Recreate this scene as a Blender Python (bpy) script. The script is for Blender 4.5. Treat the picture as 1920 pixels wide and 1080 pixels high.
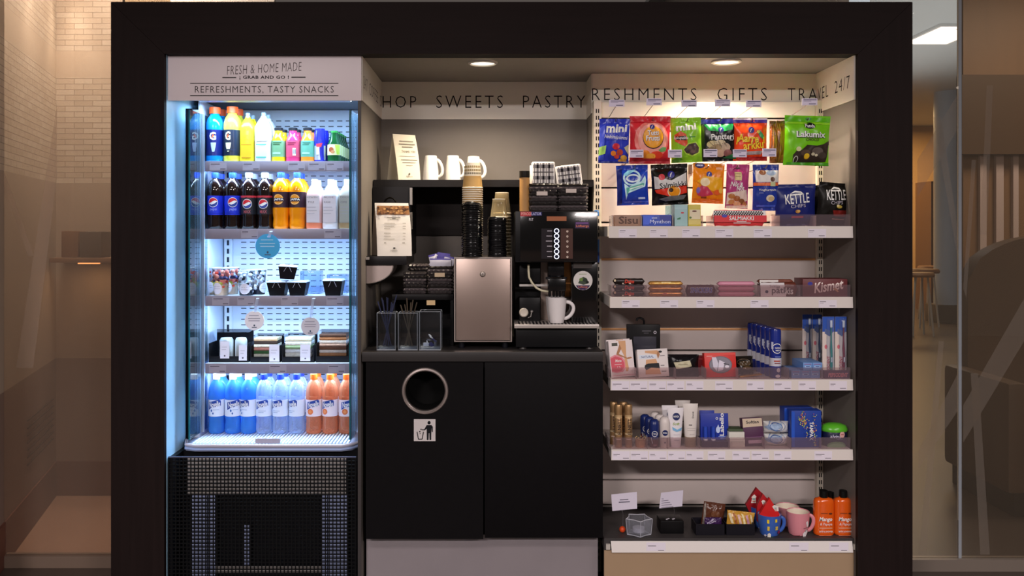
import bpy, bmesh, math, random
from mathutils import Vector, Matrix, Euler
for _o in list(bpy.data.objects):
    bpy.data.objects.remove(_o)
S = bpy.context.scene
C = S.collection
R = math.radians
random.seed(7)

# ------------------------------------------------------------------ camera, world, exposure, big lights
DIST, EYE, FPX, VX, VY = 3.4, 1.45, 1700.0, 928.0, 430.0
cam_d = bpy.data.cameras.new('camera')
cam = bpy.data.objects.new('camera', cam_d)
C.objects.link(cam)
cam.location = (0, -DIST, EYE)
cam.rotation_euler = (R(90), 0, 0)
cam_d.sensor_width = 36.0
cam_d.lens = FPX / 1920.0 * 36.0
cam_d.shift_x = (960 - VX) / 1920.0
cam_d.shift_y = -(540 - VY) / 1920.0
cam_d.clip_start = 0.05
S.camera = cam
S.view_settings.view_transform = 'Standard'
S.view_settings.look = 'None'
S.view_settings.gamma = 1.0
S.view_settings.use_curve_mapping = False
S.view_settings.exposure = 0.08
w = bpy.data.worlds.new('hall_air')
S.world = w
w.use_nodes = True
w.node_tree.nodes['Background'].inputs[0].default_value = (0.95, 0.80, 0.72, 1)
w.node_tree.nodes['Background'].inputs[1].default_value = 0.09


def lamp(name, kind, loc, rot, energy, col, **kw):
    d = bpy.data.lights.new(name, kind)
    d.energy = energy
    d.color = col
    for k, v in kw.items():
        setattr(d, k, v)
    o = bpy.data.objects.new(name, d)
    C.objects.link(o)
    o.location = loc
    o.rotation_euler = rot
    return o


WARM = (1.0, 0.83, 0.62)
COLD = (0.46, 0.71, 1.0)
# ceiling panels of the hall in front of the kiosk
for hx, hy, he in ((-0.9, -2.9, 34), (2.6, -2.9, 34), (-2.0, -6.0, 300), (2.2, -6.0, 300)):
    lamp('hall_ceiling_light', 'AREA', (hx, hy, 3.1), (0, 0, 0), he, (1.0, 0.89, 0.87), shape='RECTANGLE', size=1.2, size_y=0.6)


def sc(Y):
    return (DIST + Y) / FPX


def PX(px, Y):
    return (px - VX) * sc(Y)


def PZ(py, Y):
    return EYE - (py - VY) * sc(Y)


# ------------------------------------------------------------------ materials
def lin(h):
    h = h.lstrip('#')
    out = []
    for i in (0, 2, 4):
        c = int(h[i:i + 2], 16) / 255.0
        out.append(c / 12.92 if c <= 0.04045 else ((c + 0.055) / 1.055) ** 2.4)
    return (out[0], out[1], out[2], 1.0)


_M = {}


def M(h, r=0.5, m=0.0, em=0.0, coat=0.0, var=0.0, vs=40.0, stretch=None, bump=0.0, ior=1.45):
    if ior == 1.45 and r >= 0.3 and not m and max(lin(h)[:3]) < 0.02:
        ior = 1.28          # matt black plastics and laminates
    key = (h, r, m, em, coat, var, vs, stretch, bump, ior)
    if key in _M:
        return _M[key]
    mt = bpy.data.materials.new('surface_' + h.strip('#'))
    mt.use_nodes = True
    nt = mt.node_tree
    b = nt.nodes['Principled BSDF']
    c = lin(h)
    b.inputs['Base Color'].default_value = c
    b.inputs['Roughness'].default_value = r
    b.inputs['Metallic'].default_value = m
    b.inputs['IOR'].default_value = ior
    b.inputs['Coat Weight'].default_value = coat
    if em:
        b.inputs['Emission Color'].default_value = c
        b.inputs['Emission Strength'].default_value = em
    if var or bump:
        tc = nt.nodes.new('ShaderNodeTexCoord')
        mp = nt.nodes.new('ShaderNodeMapping')
        nz = nt.nodes.new('ShaderNodeTexNoise')
        nz.inputs['Scale'].default_value = vs
        nz.inputs['Detail'].default_value = 5
        if stretch:
            mp.inputs['Scale'].default_value = stretch
        nt.links.new(tc.outputs['Object'], mp.inputs[0])
        nt.links.new(mp.outputs[0], nz.inputs['Vector'])
        if var:
            mx = nt.nodes.new('ShaderNodeMixRGB')
            mx.inputs[1].default_value = tuple(min(1, x * (1 - var)) for x in c[:3]) + (1,)
            mx.inputs[2].default_value = tuple(min(1, x * (1 + var)) for x in c[:3]) + (1,)
            nt.links.new(nz.outputs[0], mx.inputs[0])
            nt.links.new(mx.outputs[0], b.inputs['Base Color'])
        if bump:
            bp = nt.nodes.new('ShaderNodeBump')
            bp.inputs['Strength'].default_value = bump
            bp.inputs['Distance'].default_value = 0.002
            nt.links.new(nz.outputs[0], bp.inputs['Height'])
            nt.links.new(bp.outputs[0], b.inputs['Normal'])
    _M[key] = mt
    return mt


def GL(h='ffffff', ior=1.5, rough=0.0, fac=None, film=0.0, filmcol='ffffff'):
    """thin pane: clear tint plus mirror by the Fresnel law; film adds a share of diffuse printed film"""
    key = ('gl', h, ior, rough, film, filmcol)
    if key in _M:
        return _M[key]
    mt = bpy.data.materials.new('glass_' + h)
    mt.use_nodes = True
    nt = mt.node_tree
    nt.nodes.clear()
    out = nt.nodes.new('ShaderNodeOutputMaterial')
    t = nt.nodes.new('ShaderNodeBsdfTransparent')
    t.inputs[0].default_value = lin(h)
    g = nt.nodes.new('ShaderNodeBsdfGlossy')
    g.inputs['Roughness'].default_value = rough
    f = nt.nodes.new('ShaderNodeFresnel')
    f.inputs[0].default_value = ior
    mx = nt.nodes.new('ShaderNodeMixShader')
    src = t.outputs[0]
    if film:
        d = nt.nodes.new('ShaderNodeBsdfTranslucent')
        d.inputs[0].default_value = lin(filmcol)
        d2 = nt.nodes.new('ShaderNodeBsdfDiffuse')
        d2.inputs[0].default_value = lin(filmcol)
        ad = nt.nodes.new('ShaderNodeMixShader')
        ad.inputs[0].default_value = 0.5
        nt.links.new(d.outputs[0], ad.inputs[1])
        nt.links.new(d2.outputs[0], ad.inputs[2])
        m2 = nt.nodes.new('ShaderNodeMixShader')
        m2.inputs[0].default_value = film
        nt.links.new(t.outputs[0], m2.inputs[1])
        nt.links.new(ad.outputs[0], m2.inputs[2])
        src = m2.outputs[0]
    nt.links.new(f.outputs[0], mx.inputs[0])
    nt.links.new(src, mx.inputs[1])
    nt.links.new(g.outputs[0], mx.inputs[2])
    nt.links.new(mx.outputs[0], out.inputs[0])
    _M[key] = mt
    return mt


def CL(h, a=0.5, r=0.12, tint=None):
    """clear coloured plastic or liquid: share a of body colour, the rest see-through with a tint"""
    key = ('cl', h, a, r, tint)
    if key in _M:
        return _M[key]
    mt = bpy.data.materials.new('clear_' + h)
    mt.use_nodes = True
    nt = mt.node_tree
    b = nt.nodes['Principled BSDF']
    b.inputs['Base Color'].default_value = lin(h)
    b.inputs['Roughness'].default_value = r
    out = nt.nodes['Material Output']
    t = nt.nodes.new('ShaderNodeBsdfTransparent')
    t.inputs[0].default_value = lin(tint or h)
    lw = nt.nodes.new('ShaderNodeLayerWeight')
    lw.inputs[0].default_value = 0.35
    mr = nt.nodes.new('ShaderNodeMapRange')
    mr.inputs[3].default_value = a
    mr.inputs[4].default_value = min(1.0, a + 0.45)
    nt.links.new(lw.outputs['Facing'], mr.inputs[0])
    mx = nt.nodes.new('ShaderNodeMixShader')
    nt.links.new(mr.outputs[0], mx.inputs[0])
    nt.links.new(t.outputs[0], mx.inputs[1])
    nt.links.new(b.outputs[0], mx.inputs[2])
    nt.links.new(mx.outputs[0], out.inputs[0])
    _M[key] = mt
    return mt


def asmat(c):
    return M(c) if isinstance(c, str) else c


# ------------------------------------------------------------------ mesh builder
class MB:
    def __init__(s):
        s.bm = bmesh.new()
        s.mats = []

    def mi(s, mat):
        mat = asmat(mat)
        if mat not in s.mats:
            s.mats.append(mat)
        return s.mats.index(mat)

    def _fin(s, old, mat):
        i = s.mi(mat)
        for f in s.bm.faces:
            if f not in old:
                f.material_index = i

    def box(s, x0, x1, y0, y1, z0, z1, mat, bev=0.0, seg=2, rot=None):
        old = set(s.bm.faces)
        r = bmesh.ops.create_cube(s.bm, size=1.0)
        vs = r['verts']
        bmesh.ops.scale(s.bm, vec=(abs(x1 - x0), abs(y1 - y0), abs(z1 - z0)), verts=vs)
        if bev:
            es = list({e for v in vs for e in v.link_edges})
            bmesh.ops.bevel(s.bm, geom=es, offset=bev, segments=seg, affect='EDGES', profile=0.6)
            vs = list({v for f in s.bm.faces if f not in old for v in f.verts})
        if rot is not None:
            bmesh.ops.rotate(s.bm, cent=(0, 0, 0), matrix=Euler(rot).to_matrix(), verts=vs)
        bmesh.ops.translate(s.bm, vec=((x0 + x1) / 2, (y0 + y1) / 2, (z0 + z1) / 2), verts=vs)
        s._fin(old, mat)
        return vs

    def poly(s, pts, mat):
        f = s.bm.faces.new([s.bm.verts.new(p) for p in pts])
        f.material_index = s.mi(mat)
        return f

    def prism(s, pts, y0, y1, mat):
        """polygon in x,z pulled from y0 to y1"""
        i = s.mi(mat)
        a = [s.bm.verts.new((x, y0, z)) for x, z in pts]
        b = [s.bm.verts.new((x, y1, z)) for x, z in pts]
        n = len(pts)
        fs = [s.bm.faces.new(a), s.bm.faces.new(list(reversed(b)))]
        for k in range(n):
            fs.append(s.bm.faces.new((a[k], b[k], b[(k + 1) % n], a[(k + 1) % n])))
        for f in fs:
            f.material_index = i
        bmesh.ops.recalc_face_normals(s.bm, faces=fs)

    def slab(s, pts, z0, z1, mat):
        """polygon in x,y pulled from z0 to z1"""
        i = s.mi(mat)
        a = [s.bm.verts.new((x, y, z0)) for x, y in pts]
        b = [s.bm.verts.new((x, y, z1)) for x, y in pts]
        n = len(pts)
        fs = [s.bm.faces.new(a), s.bm.faces.new(list(reversed(b)))]
        for k in range(n):
            fs.append(s.bm.faces.new((a[k], b[k], b[(k + 1) % n], a[(k + 1) % n])))
        for f in fs:
            f.material_index = i
        bmesh.ops.recalc_face_normals(s.bm, faces=fs)

    def lathe(s, prof, mat, n=24, c=(0, 0, 0), sq=2.0, sx=1.0, sy=1.0, axis='z', a0=0.0, a1=None):
        """prof: (radius, height[, material]) from bottom to top"""
        full = a1 is None
        span = 2 * math.pi if full else a1 - a0
        rings = []
        for p in prof:
            ring = []
            if p[0] < 1e-6:
                ring = [s.bm.verts.new(s._ax(0, 0, p[1], axis, c))]
            else:
                for k in range(n if full else n + 1):
                    a = a0 + span * k / n
                    ca, sa = math.cos(a), math.sin(a)
                    if sq != 2.0:
                        ca = math.copysign(abs(ca) ** (2.0 / sq), ca)
                        sa = math.copysign(abs(sa) ** (2.0 / sq), sa)
                    ring.append(s.bm.verts.new(s._ax(p[0] * ca * sx, p[0] * sa * sy, p[1], axis, c)))
            rings.append(ring)
        fs = []
        for j in range(len(rings) - 1):
            A, B = rings[j], rings[j + 1]
            i = s.mi(prof[j][2] if len(prof[j]) > 2 else mat)
            m = n
            for k in range(m):
                k2 = (k + 1) % n if full else k + 1
                if len(A) == 1 and len(B) == 1:
                    continue
                if len(A) == 1:
                    f = s.bm.faces.new((A[0], B[k2], B[k]))
                elif len(B) == 1:
                    f = s.bm.faces.new((A[k], A[k2], B[0]))
                else:
                    f = s.bm.faces.new((A[k], A[k2], B[k2], B[k]))
                f.material_index = i
                fs.append(f)
        return fs

    @staticmethod
    def _ax(x, y, z, axis, c):
        if axis == 'y':
            return (c[0] + x, c[1] + z, c[2] + y)
        if axis == 'x':
            return (c[0] + z, c[1] + x, c[2] + y)
        return (c[0] + x, c[1] + y, c[2] + z)

    def tube(s, pts, r, mat, n=8, flat=1.0):
        i = s.mi(mat)
        pts = [Vector(p) for p in pts]
        rings = []
        u = None
        for k, p in enumerate(pts):
            t = (pts[min(k + 1, len(pts) - 1)] - pts[max(k - 1, 0)]).normalized()
            if u is not None:
                u = u - t * u.dot(t)
            if u is None or u.length < 1e-3:
                u = t.cross(Vector((0, 0, 1)))
                if u.length < 1e-2:
                    u = t.cross(Vector((0, 1, 0)))
            u.normalize()
            v = u.cross(t)
            rr = r[k] if isinstance(r, (list, tuple)) else r
            rings.append([s.bm.verts.new(p + u * math.cos(2 * math.pi * q / n) * rr + v * math.sin(2 * math.pi * q / n) * rr * flat) for q in range(n)])
        for a, b in zip(rings, rings[1:]):
            for q in range(n):
                f = s.bm.faces.new((a[q], a[(q + 1) % n], b[(q + 1) % n], b[q]))
                f.material_index = i
        for e, rv in ((rings[0], True), (rings[-1], False)):
            f = s.bm.faces.new(list(reversed(e)) if rv else e)
            f.material_index = i

    def ball(s, c, r, mat, n=12, sx=1, sy=1, sz=1):
        old = set(s.bm.faces)
        q = bmesh.ops.create_uvsphere(s.bm, u_segments=n, v_segments=max(6, n // 2), radius=r)
        bmesh.ops.scale(s.bm, vec=(sx, sy, sz), verts=q['verts'])
        bmesh.ops.translate(s.bm, vec=c, verts=q['verts'])
        s._fin(old, mat)

    def build(s, name, parent=None, loc=(0, 0, 0), rot=(0, 0, 0), smooth=35):
        me = bpy.data.meshes.new(name)
        s.bm.normal_update()
        s.bm.to_mesh(me)
        s.bm.free()
        for m in s.mats:
            me.materials.append(m)
        if smooth:
            me.polygons.foreach_set('use_smooth', [True] * len(me.polygons))
            me.set_sharp_from_angle(angle=R(smooth))
        o = bpy.data.objects.new(name, me)
        C.objects.link(o)
        o.location = loc
        o.rotation_euler = rot
        if parent:
            o.parent = parent
        return o


def tag(o, label, cat, group=None):
    o['label'] = label
    o['category'] = cat
    if group:
        o['group'] = group
    return o


def thing(name, label, cat, loc=(0, 0, 0), rot=(0, 0, 0), group=None):
    o = bpy.data.objects.new(name, None)
    C.objects.link(o)
    o.empty_display_size = 0.02
    o.location = loc
    o.rotation_euler = rot
    return tag(o, label, cat, group)


def struct(o):
    o['kind'] = 'structure'
    return o


def dup(o, loc, label, rot=None, group=None, scale=None):
    """a copy of a thing with copies of its parts and sub-parts"""
    r = o.copy()
    C.objects.link(r)
    r.location = loc
    if rot is not None:
        r.rotation_euler = rot
    if scale is not None:
        r.scale = scale
    r['label'] = label
    if group:
        r['group'] = group
    for ch in list(o.children):
        c = ch.copy()
        C.objects.link(c)
        c.parent = r
        for g in list(ch.children):
            d = g.copy()
            C.objects.link(d)
            d.parent = c
    return r


# ------------------------------------------------------------------ printed artwork
_T = {}


def glyphs(txt, bold=0.0, shear=0.0, space=1.0, small=1.0):
    key = (txt, bold, shear, space)
    if key in _T:
        return _T[key]
    cu = bpy.data.curves.new('lettering', 'FONT')
    cu.body = txt
    cu.offset = bold
    cu.shear = shear
    cu.space_character = space
    cu.resolution_u = 2
    o = bpy.data.objects.new('lettering', cu)
    me = bpy.data.meshes.new_from_object(o)
    vs = [(v.co.x, v.co.y) for v in me.vertices]
    fs = [tuple(p.vertices) for p in me.polygons]
    bpy.data.objects.remove(o)
    bpy.data.curves.remove(cu)
    bpy.data.meshes.remove(me)
    x0 = min(v[0] for v in vs); x1 = max(v[0] for v in vs)
    y0 = min(v[1] for v in vs); y1 = max(v[1] for v in vs)
    vs = [((a - x0) / max(1e-6, x1 - x0), (b - y0) / max(1e-6, y1 - y0)) for a, b in vs]
    _T[key] = (vs, fs)
    return _T[key]


def art(name, items, conv, surf, parent=None, edge=None, rough=0.45, off0=0.0005, step=0.00015):
    """flat printing laid on a surface. items in photo pixels, conv(px, py) -> local (x, z), surf(x, z, off) -> local point"""
    mb = MB()
    off = off0
    for it in items:
        k = it[0]
        polys = []
        if k == 'r':
            _, x0, y0, x1, y1, col = it
            polys = [([(x0, y1), (x1, y1), (x1, y0), (x0, y0)], [(0, 1, 2, 3)])]
        elif k == 'e':
            _, cx, cy, rx, ry, col = it
            n = 20
            v = [(cx + rx * math.cos(-2 * math.pi * q / n), cy + ry * math.sin(-2 * math.pi * q / n)) for q in range(n)]
            polys = [(v, [tuple(range(n))])]
        elif k == 'ring':
            _, cx, cy, rx, ry, wd, col = it
            n = 24
            v = [(cx + rx * math.cos(-2 * math.pi * q / n), cy + ry * math.sin(-2 * math.pi * q / n)) for q in range(n)]
            v += [(cx + (rx - wd) * math.cos(-2 * math.pi * q / n), cy + (ry - wd) * math.sin(-2 * math.pi * q / n)) for q in range(n)]
            polys = [(v, [(q, (q + 1) % n, n + (q + 1) % n, n + q) for q in range(n)])]
        elif k == 'p':
            _, pts, col = it
            polys = [(list(pts), [tuple(range(len(pts)))])]
        elif k == 'l':
            _, x0, y0, x1, y1, wd, col = it
            d = Vector((x1 - x0, y1 - y0)).normalized()
            nx, ny = -d.y * wd / 2, d.x * wd / 2
            polys = [([(x0 + nx, y0 + ny), (x0 - nx, y0 - ny), (x1 - nx, y1 - ny), (x1 + nx, y1 + ny)], [(0, 1, 2, 3)])]
        elif k == 't':
            txt, x0, y0, x1, y1, col = it[1:7]
            kw = dict(it[7]) if len(it) > 7 else {}
            rot = R(kw.pop('rot', 0))
            arc = kw.pop('arc', 0)
            vs, fs = glyphs(txt, kw.get('b', 0), kw.get('sh', 0), kw.get('sp', 1.0))
            cx, cy = (x0 + x1) / 2, (y0 + y1) / 2
            hw, hh = (x1 - x0) / 2, (y1 - y0) / 2
            q = []
            for u, v in vs:
                a, b = (u * 2 - 1) * hw, -(v * 2 - 1) * hh
                b += arc * ((u * 2 - 1) ** 2)
                q.append((cx + a * math.cos(rot) + b * math.sin(rot), cy - a * math.sin(rot) + b * math.cos(rot)))
            polys = [(q, fs)]
        col = asmat_print(col, rough)
        mi = mb.mi(col)
        for vs, fs in polys:
            tb = bmesh.new()
            bv = [tb.verts.new((conv(*p)[0], 0, conv(*p)[1])) for p in vs]
            for f in fs:
                try:
                    tb.faces.new([bv[q] for q in f])
                except ValueError:
                    pass
            if edge:
                bmesh.ops.triangulate(tb, faces=tb.faces[:])
                for _ in range(6):
                    le = [e for e in tb.edges if e.calc_length() > edge]
                    if not le:
                        break
                    bmesh.ops.subdivide_edges(tb, edges=le, cuts=1)
                    bmesh.ops.triangulate(tb, faces=tb.faces[:])
            mp = {}
            for v in tb.verts:
                mp[v] = mb.bm.verts.new(surf(v.co.x, v.co.z, off))
            for f in tb.faces:
                try:
                    nf = mb.bm.faces.new([mp[v] for v in f.verts])
                    nf.material_index = mi
                except ValueError:
                    pass
            tb.free()
        off += step
    return mb.build(name, parent, smooth=0)


def asmat_print(c, rough):
    return M(c, rough) if isinstance(c, str) else c


def conv_px(cx, yb, s):
    return lambda px, py: ((px - cx) * s, (yb - py) * s)


def flat(d):
    return lambda x, z, o: (x, -d - o, z)


def cyl(Rf):
    def f(x, z, o):
        r = Rf(z) if callable(Rf) else Rf
        a = x / r
        return ((r + o) * math.sin(a), -(r + o) * math.cos(a), z)
    return f


# ------------------------------------------------------------------ product builders
def carton(name, label, cat, x0, y0, x1, y1, Y, depth, col, items=(), zb=None, rot=(0, 0, 0), group=None, bev=0.0012, r=0.42, part='printed_front', dx=0):
    s = sc(Y)
    wd, h = (x1 - x0) * s, (y1 - y0) * s
    z = PZ(y1, Y) if zb is None else zb
    mb = MB()
    mb.box(-wd / 2, wd / 2, -depth / 2, depth / 2, 0, h, M(col, r) if isinstance(col, str) else col, bev)
    o = mb.build(name, None, (PX((x0 + x1) / 2, Y) + dx, Y + depth / 2, z), rot)
    tag(o, label, cat, group)
    if items:
        art(part, items, conv_px((x0 + x1) / 2, y1, s), flat(depth / 2), o)
    return o


def bag(name, label, cat, x0, y0, x1, y1, Y, depth, col, items=(), zb=None, rot=(0, 0, 0), group=None, r=0.24, seed=1, part='printed_front', head=0.12, foot=0.06, crink=0.0024, back=None):
    """pillow bag with sealed ends"""
    s = sc(Y)
    wd, h = (x1 - x0) * s, (y1 - y0) * s
    z = PZ(y1, Y) if zb is None else zb
    rnd = random.Random(seed)
    ph = [rnd.uniform(0, 6.28) for _ in range(6)]

    def dep(x, zz):
        u = max(-1, min(1, 2 * x / wd))
        v = zz / h
        vv = (v - foot) / (1 - head - foot)
        if vv <= 0 or vv >= 1:
            b = 0.0
        else:
            b = (1 - abs(2 * vv - 1) ** 3.0) ** 0.8
        e = (1 - abs(u) ** 2.6) ** 0.8
        k = crink * (math.sin(9 * u + 7 * v + ph[0]) * 0.5 + math.sin(19 * v + 5 * u + ph[1]) * 0.4 + math.sin(15 * u - 11 * v + ph[2]) * 0.5 + 0.35 * math.sin(17 * u + 21 * v + ph[3]) + 0.3 * math.sin(29 * v - 9 * u + ph[4])) * (0.35 + 0.65 * max(abs(2 * v - 1), u * u))
        return depth / 2 * b * e + k * (0.3 + 0.7 * e)

    mb = MB()
    nx, nz = 20, 26
    mats = (mb.mi(M(col, r) if isinstance(col, str) else col), mb.mi(M(back or col, r) if isinstance(back or col, str) else (back or col)))
    for side in (-1, 1):
        g = []
        for j in range(nz + 1):
            row = []
            for i in range(nx + 1):
                u = -1 + 2 * i / nx
                zz = h * j / nz
                pin = 1 - 0.035 * math.sin(math.pi * j / nz) * (1 if depth > 0.02 else 0.3)
                x = u * wd / 2 * pin
                y = side * (dep(u * wd / 2, zz) if side < 0 else max(0.0006, dep(u * wd / 2, zz) * 0.9 + 0.0008))
                row.append(mb.bm.verts.new((x, y, zz)))
            g.append(row)
        for j in range(nz):
            for i in range(nx):
                q = (g[j][i], g[j][i + 1], g[j + 1][i + 1], g[j + 1][i])
                f = mb.bm.faces.new(q if side < 0 else tuple(reversed(q)))
                f.material_index = mats[0 if side < 0 else 1]
    o = mb.build(name, None, (PX((x0 + x1) / 2, Y), Y + depth / 2, z), rot, smooth=60)
    tag(o, label, cat, group)
    if items:
        def sf(x, zz, off):
            x = max(-wd / 2, min(wd / 2, x))
            zz = max(0, min(h, zz))
            pin = 1 - 0.035 * math.sin(math.pi * zz / h) * (1 if depth > 0.02 else 0.3)
            return (x * pin, -dep(x, zz) - off - 0.0016, zz)
        art(part, items, conv_px((x0 + x1) / 2, y1, s), sf, o, edge=0.006, rough=r)
    return o


def prof_fn(prof):
    def f(z):
        for a, b in zip(prof, prof[1:]):
            if a[1] <= z <= b[1] and b[1] > a[1]:
                return max(0.004, a[0] + (b[0] - a[0]) * (z - a[1]) / (b[1] - a[1]))
        return max(0.004, prof[-1][0])
    return f


def vessel(name, label, cat, cx, y0, y1, wpx, Y, prof, mat, cap=None, bands=(), items=(), zb=None, group=None, n=28, sq=2.0, sy=1.0, rot=(0, 0, 0), bodyname='body', capname='cap', labname='printed_label', extra=()):
    """turned container. prof: (r fraction of half width, z fraction[, material]); bands: (ytop, ybot, colour) wrap-round sleeves"""
    Yf = Y - 0.3 * wpx * sc(Y) * min(1.0, sy)
    s = sc(Yf)
    if zb is not None:
        y1 = VY - (zb - EYE) / s
    h, rad = (y1 - y0) * s, wpx * s / 2
    z = PZ(y1, Yf) if zb is None else zb
    root = thing(name, label, cat, (PX(cx, Y), Y, z), rot, group)
    P = [(p[0] * rad, p[1] * h) + tuple(p[2:]) for p in prof]
    mb = MB()
    mb.lathe(P, mat, n, sq=sq, sy=sy)
    mb.build(bodyname, root, smooth=50)
    rf = prof_fn(P)
    if cap:
        c = MB()
        c.lathe([(0, cap[0] * h), (cap[2] * rad, cap[0] * h), (cap[2] * rad, cap[1] * h - 0.001), (cap[2] * rad * 0.92, cap[1] * h), (0, cap[1] * h)], cap[3], 20, sy=1.0)
        if len(cap) > 4:
            for q in range(20):
                a = q * math.pi / 10
                c.tube([(cap[2] * rad * math.cos(a), cap[2] * rad * math.sin(a), cap[0] * h + 0.001), (cap[2] * rad * math.cos(a), cap[2] * rad * math.sin(a), cap[1] * h - 0.002)], 0.0006, cap[3], 4)
        c.build(capname, root)
    if bands:
        b = MB()
        for yt, yb, col in bands:
            za, zb_ = (y1 - yb) * s, (y1 - yt) * s
            zs = [za + (zb_ - za) * q / 4 for q in range(5)]
            b.lathe([(rf(q) + 0.0006, q) for q in zs], asmat_print(col, 0.4), n, sq=sq, sy=sy)
        b.build('sleeve', root, smooth=50)
    if items:
        cf = cyl(lambda q: rf(q) + 0.0008)
        if sq != 2.0:
            cf2 = lambda x, zz, o: (x, -rf(zz) * sy - 0.001 - o, zz)
        else:
            cf2 = lambda x, zz, o: (lambda p: (p[0], p[1] * sy, p[2]))(cf(x, zz, o))
        art(labname, items, conv_px(cx, y1, s), cf2, root, edge=max(0.004, rad * 0.3))
    return root
# ------------------------------------------------------------------ levels of the kiosk (metres)
XL, XR = -1.24, 1.361          # inner faces of the kiosk
XP0, XP1 = -0.5185, -0.507      # partition between fridge bay and counter bay
XS = 0.41                      # step between counter bay and shelf bay
CEIL = 2.108
YM, YR = 0.643, 0.43           # back walls of the counter bay and the shelf bay
Z_BAND = 1.94
K_BLACK = M('1e1514', 0.6, ior=1.2, var=0.3, vs=60, stretch=(1, 1, 0.04), bump=0.15)
K_BLACKH = M('1e1514', 0.61, ior=1.2, var=0.25, vs=60, stretch=(0.04, 1, 1), bump=0.15)
CARC = M('121012', 0.6, ior=1.2, var=0.15, vs=60)
WALLG = M('77706a', 0.6, var=0.05, vs=18)
FRIEZE = M('e6e0d6', 0.5, var=0.02, vs=10)
INK = M('1c1714', 0.5)


def arts(name, groups, *a, **k):
    for g_ in groups:
        art(name, g_, *a, **k)


def bx(name, x0, x1, y0, y1, z0, z1, mat, parent=None, bev=0.0):
    mb = MB()
    cx, cy = (x0 + x1) / 2, (y0 + y1) / 2
    loc = (cx, cy, z0) if parent is None else (0, 0, 0)
    if parent is None:
        mb.box(x0 - cx, x1 - cx, y0 - cy, y1 - cy, 0, z1 - z0, mat, bev)
    else:
        px, py, pz = parent.location
        mb.box(x0 - px, x1 - px, y0 - py, y1 - py, z0 - pz, z1 - pz, mat, bev)
    return mb.build(name, parent, loc)


# black surround: mitred boards
fr = thing('kiosk_surround', 'wide black mitred frame around the whole kiosk front', 'frame', (0.06, 0, 0))
OX0, OX1, OZ = -1.44, 1.566, 2.303
IX0, IX1, IZ = -1.24, 1.361, 2.108
g = 0.0012
mb = MB()
mb.prism([(OX0 - .06, 0), (IX0 - .06, 0), (IX0 - .06, IZ - g), (OX0 - .06, OZ - g)], 0, 0.022, K_BLACK)
mb.build('side_board', fr)
mb = MB()
mb.prism([(IX1 - .06, 0), (OX1 - .06, 0), (OX1 - .06, OZ - g), (IX1 - .06, IZ - g)], 0, 0.022, K_BLACK)
mb.build('side_board', fr)
mb = MB()
mb.prism([(OX0 - .06, OZ), (IX0 - .06, IZ), (IX1 - .06, IZ), (OX1 - .06, OZ)], 0, 0.022, K_BLACKH)
mb.build('top_board', fr)
mb = MB()
mb.box(IX0 - .06, IX1 - .06, 0.022, 0.085, IZ, IZ + 0.02, CARC)
mb.build('underside_lip', fr)

# carcass walls of the kiosk
struct(bx('wall_left', XL - .03, XL, 0.023, 0.74, 0, 2.29, M('b8e4ff', 0.32)))  # bluish fridge light is put into this wall's colour
struct(bx('wall_right', XR, XR + .03, 0.023, 0.74, 0, 2.29, WALLG))
struct(bx('wall_outer_left', OX0 + .005, XL - .031, .03, .76, 0, 2.279, CARC))
struct(bx('wall_outer_right', XR + .031, OX1 - .005, .03, .76, 0, 2.279, CARC))
struct(bx('wall_back', XL - 0.1, XS, YM + 0.13, YM + 0.15, 0, 2.29, CARC))
struct(bx('wall_back_counter', XP1, XS, YM, YM + 0.02, 0, CEIL, WALLG))
struct(bx('wall_back_shelves', XS, XR, YR, YR + 0.04, 0, CEIL, WALLG))
struct(bx('wall_side_step', XS, XS + 0.02, YR + 0.04, YM + 0.02, 0, CEIL, WALLG))
struct(bx('wall_partition', XP0, XP1, 0.04, 0.74, 0, CEIL, WALLG, bev=0.001))
struct(bx('trim_1', XP0 - 0.0003, XP1 + 0.0005, 0.031, 0.0395, 0, 1.935, M('3a3535', 0.5)))
struct(bx('ceiling', XL, XR, 0.085, 0.74, CEIL, CEIL + 0.02, M('86817c', 0.6, var=0.05, vs=20)))
struct(bx('ceiling_top', OX0, OX1, 0.03, 0.76, 2.28, 2.30, CARC))

# round downlights
DLX = [(-0.048, 0.165), (0.903, 0.14)]
for i, (dx_, dy_) in enumerate(DLX):
    t = thing('downlight', ['round ceiling downlight above the coffee counter', 'round ceiling downlight above the candy bags'][i], 'lamp', (dx_, dy_, CEIL - 0.001), (0, 0, 0), 'round kiosk downlights')
    mb = MB()
    mb.lathe([(0.058, 0), (0.058, -0.006), (0.050, -0.009), (0.047, -0.004)], M('e8e4dc', 0.4), 32)
    mb.build('ring', t)
    mb = MB()
    mb.lathe([(0.047, -0.004), (0.03, -0.0055), (0, -0.006)], M('fff0d8', 0.5, em=1.6), 32)
    mb.build('diffuser', t)
    lamp('downlight_lamp', 'SPOT', (dx_, dy_, CEIL - 0.02), (0, 0, 0), [38, 44][i], WARM, spot_size=R(156), spot_blend=0.75, shadow_soft_size=0.045)

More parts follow.
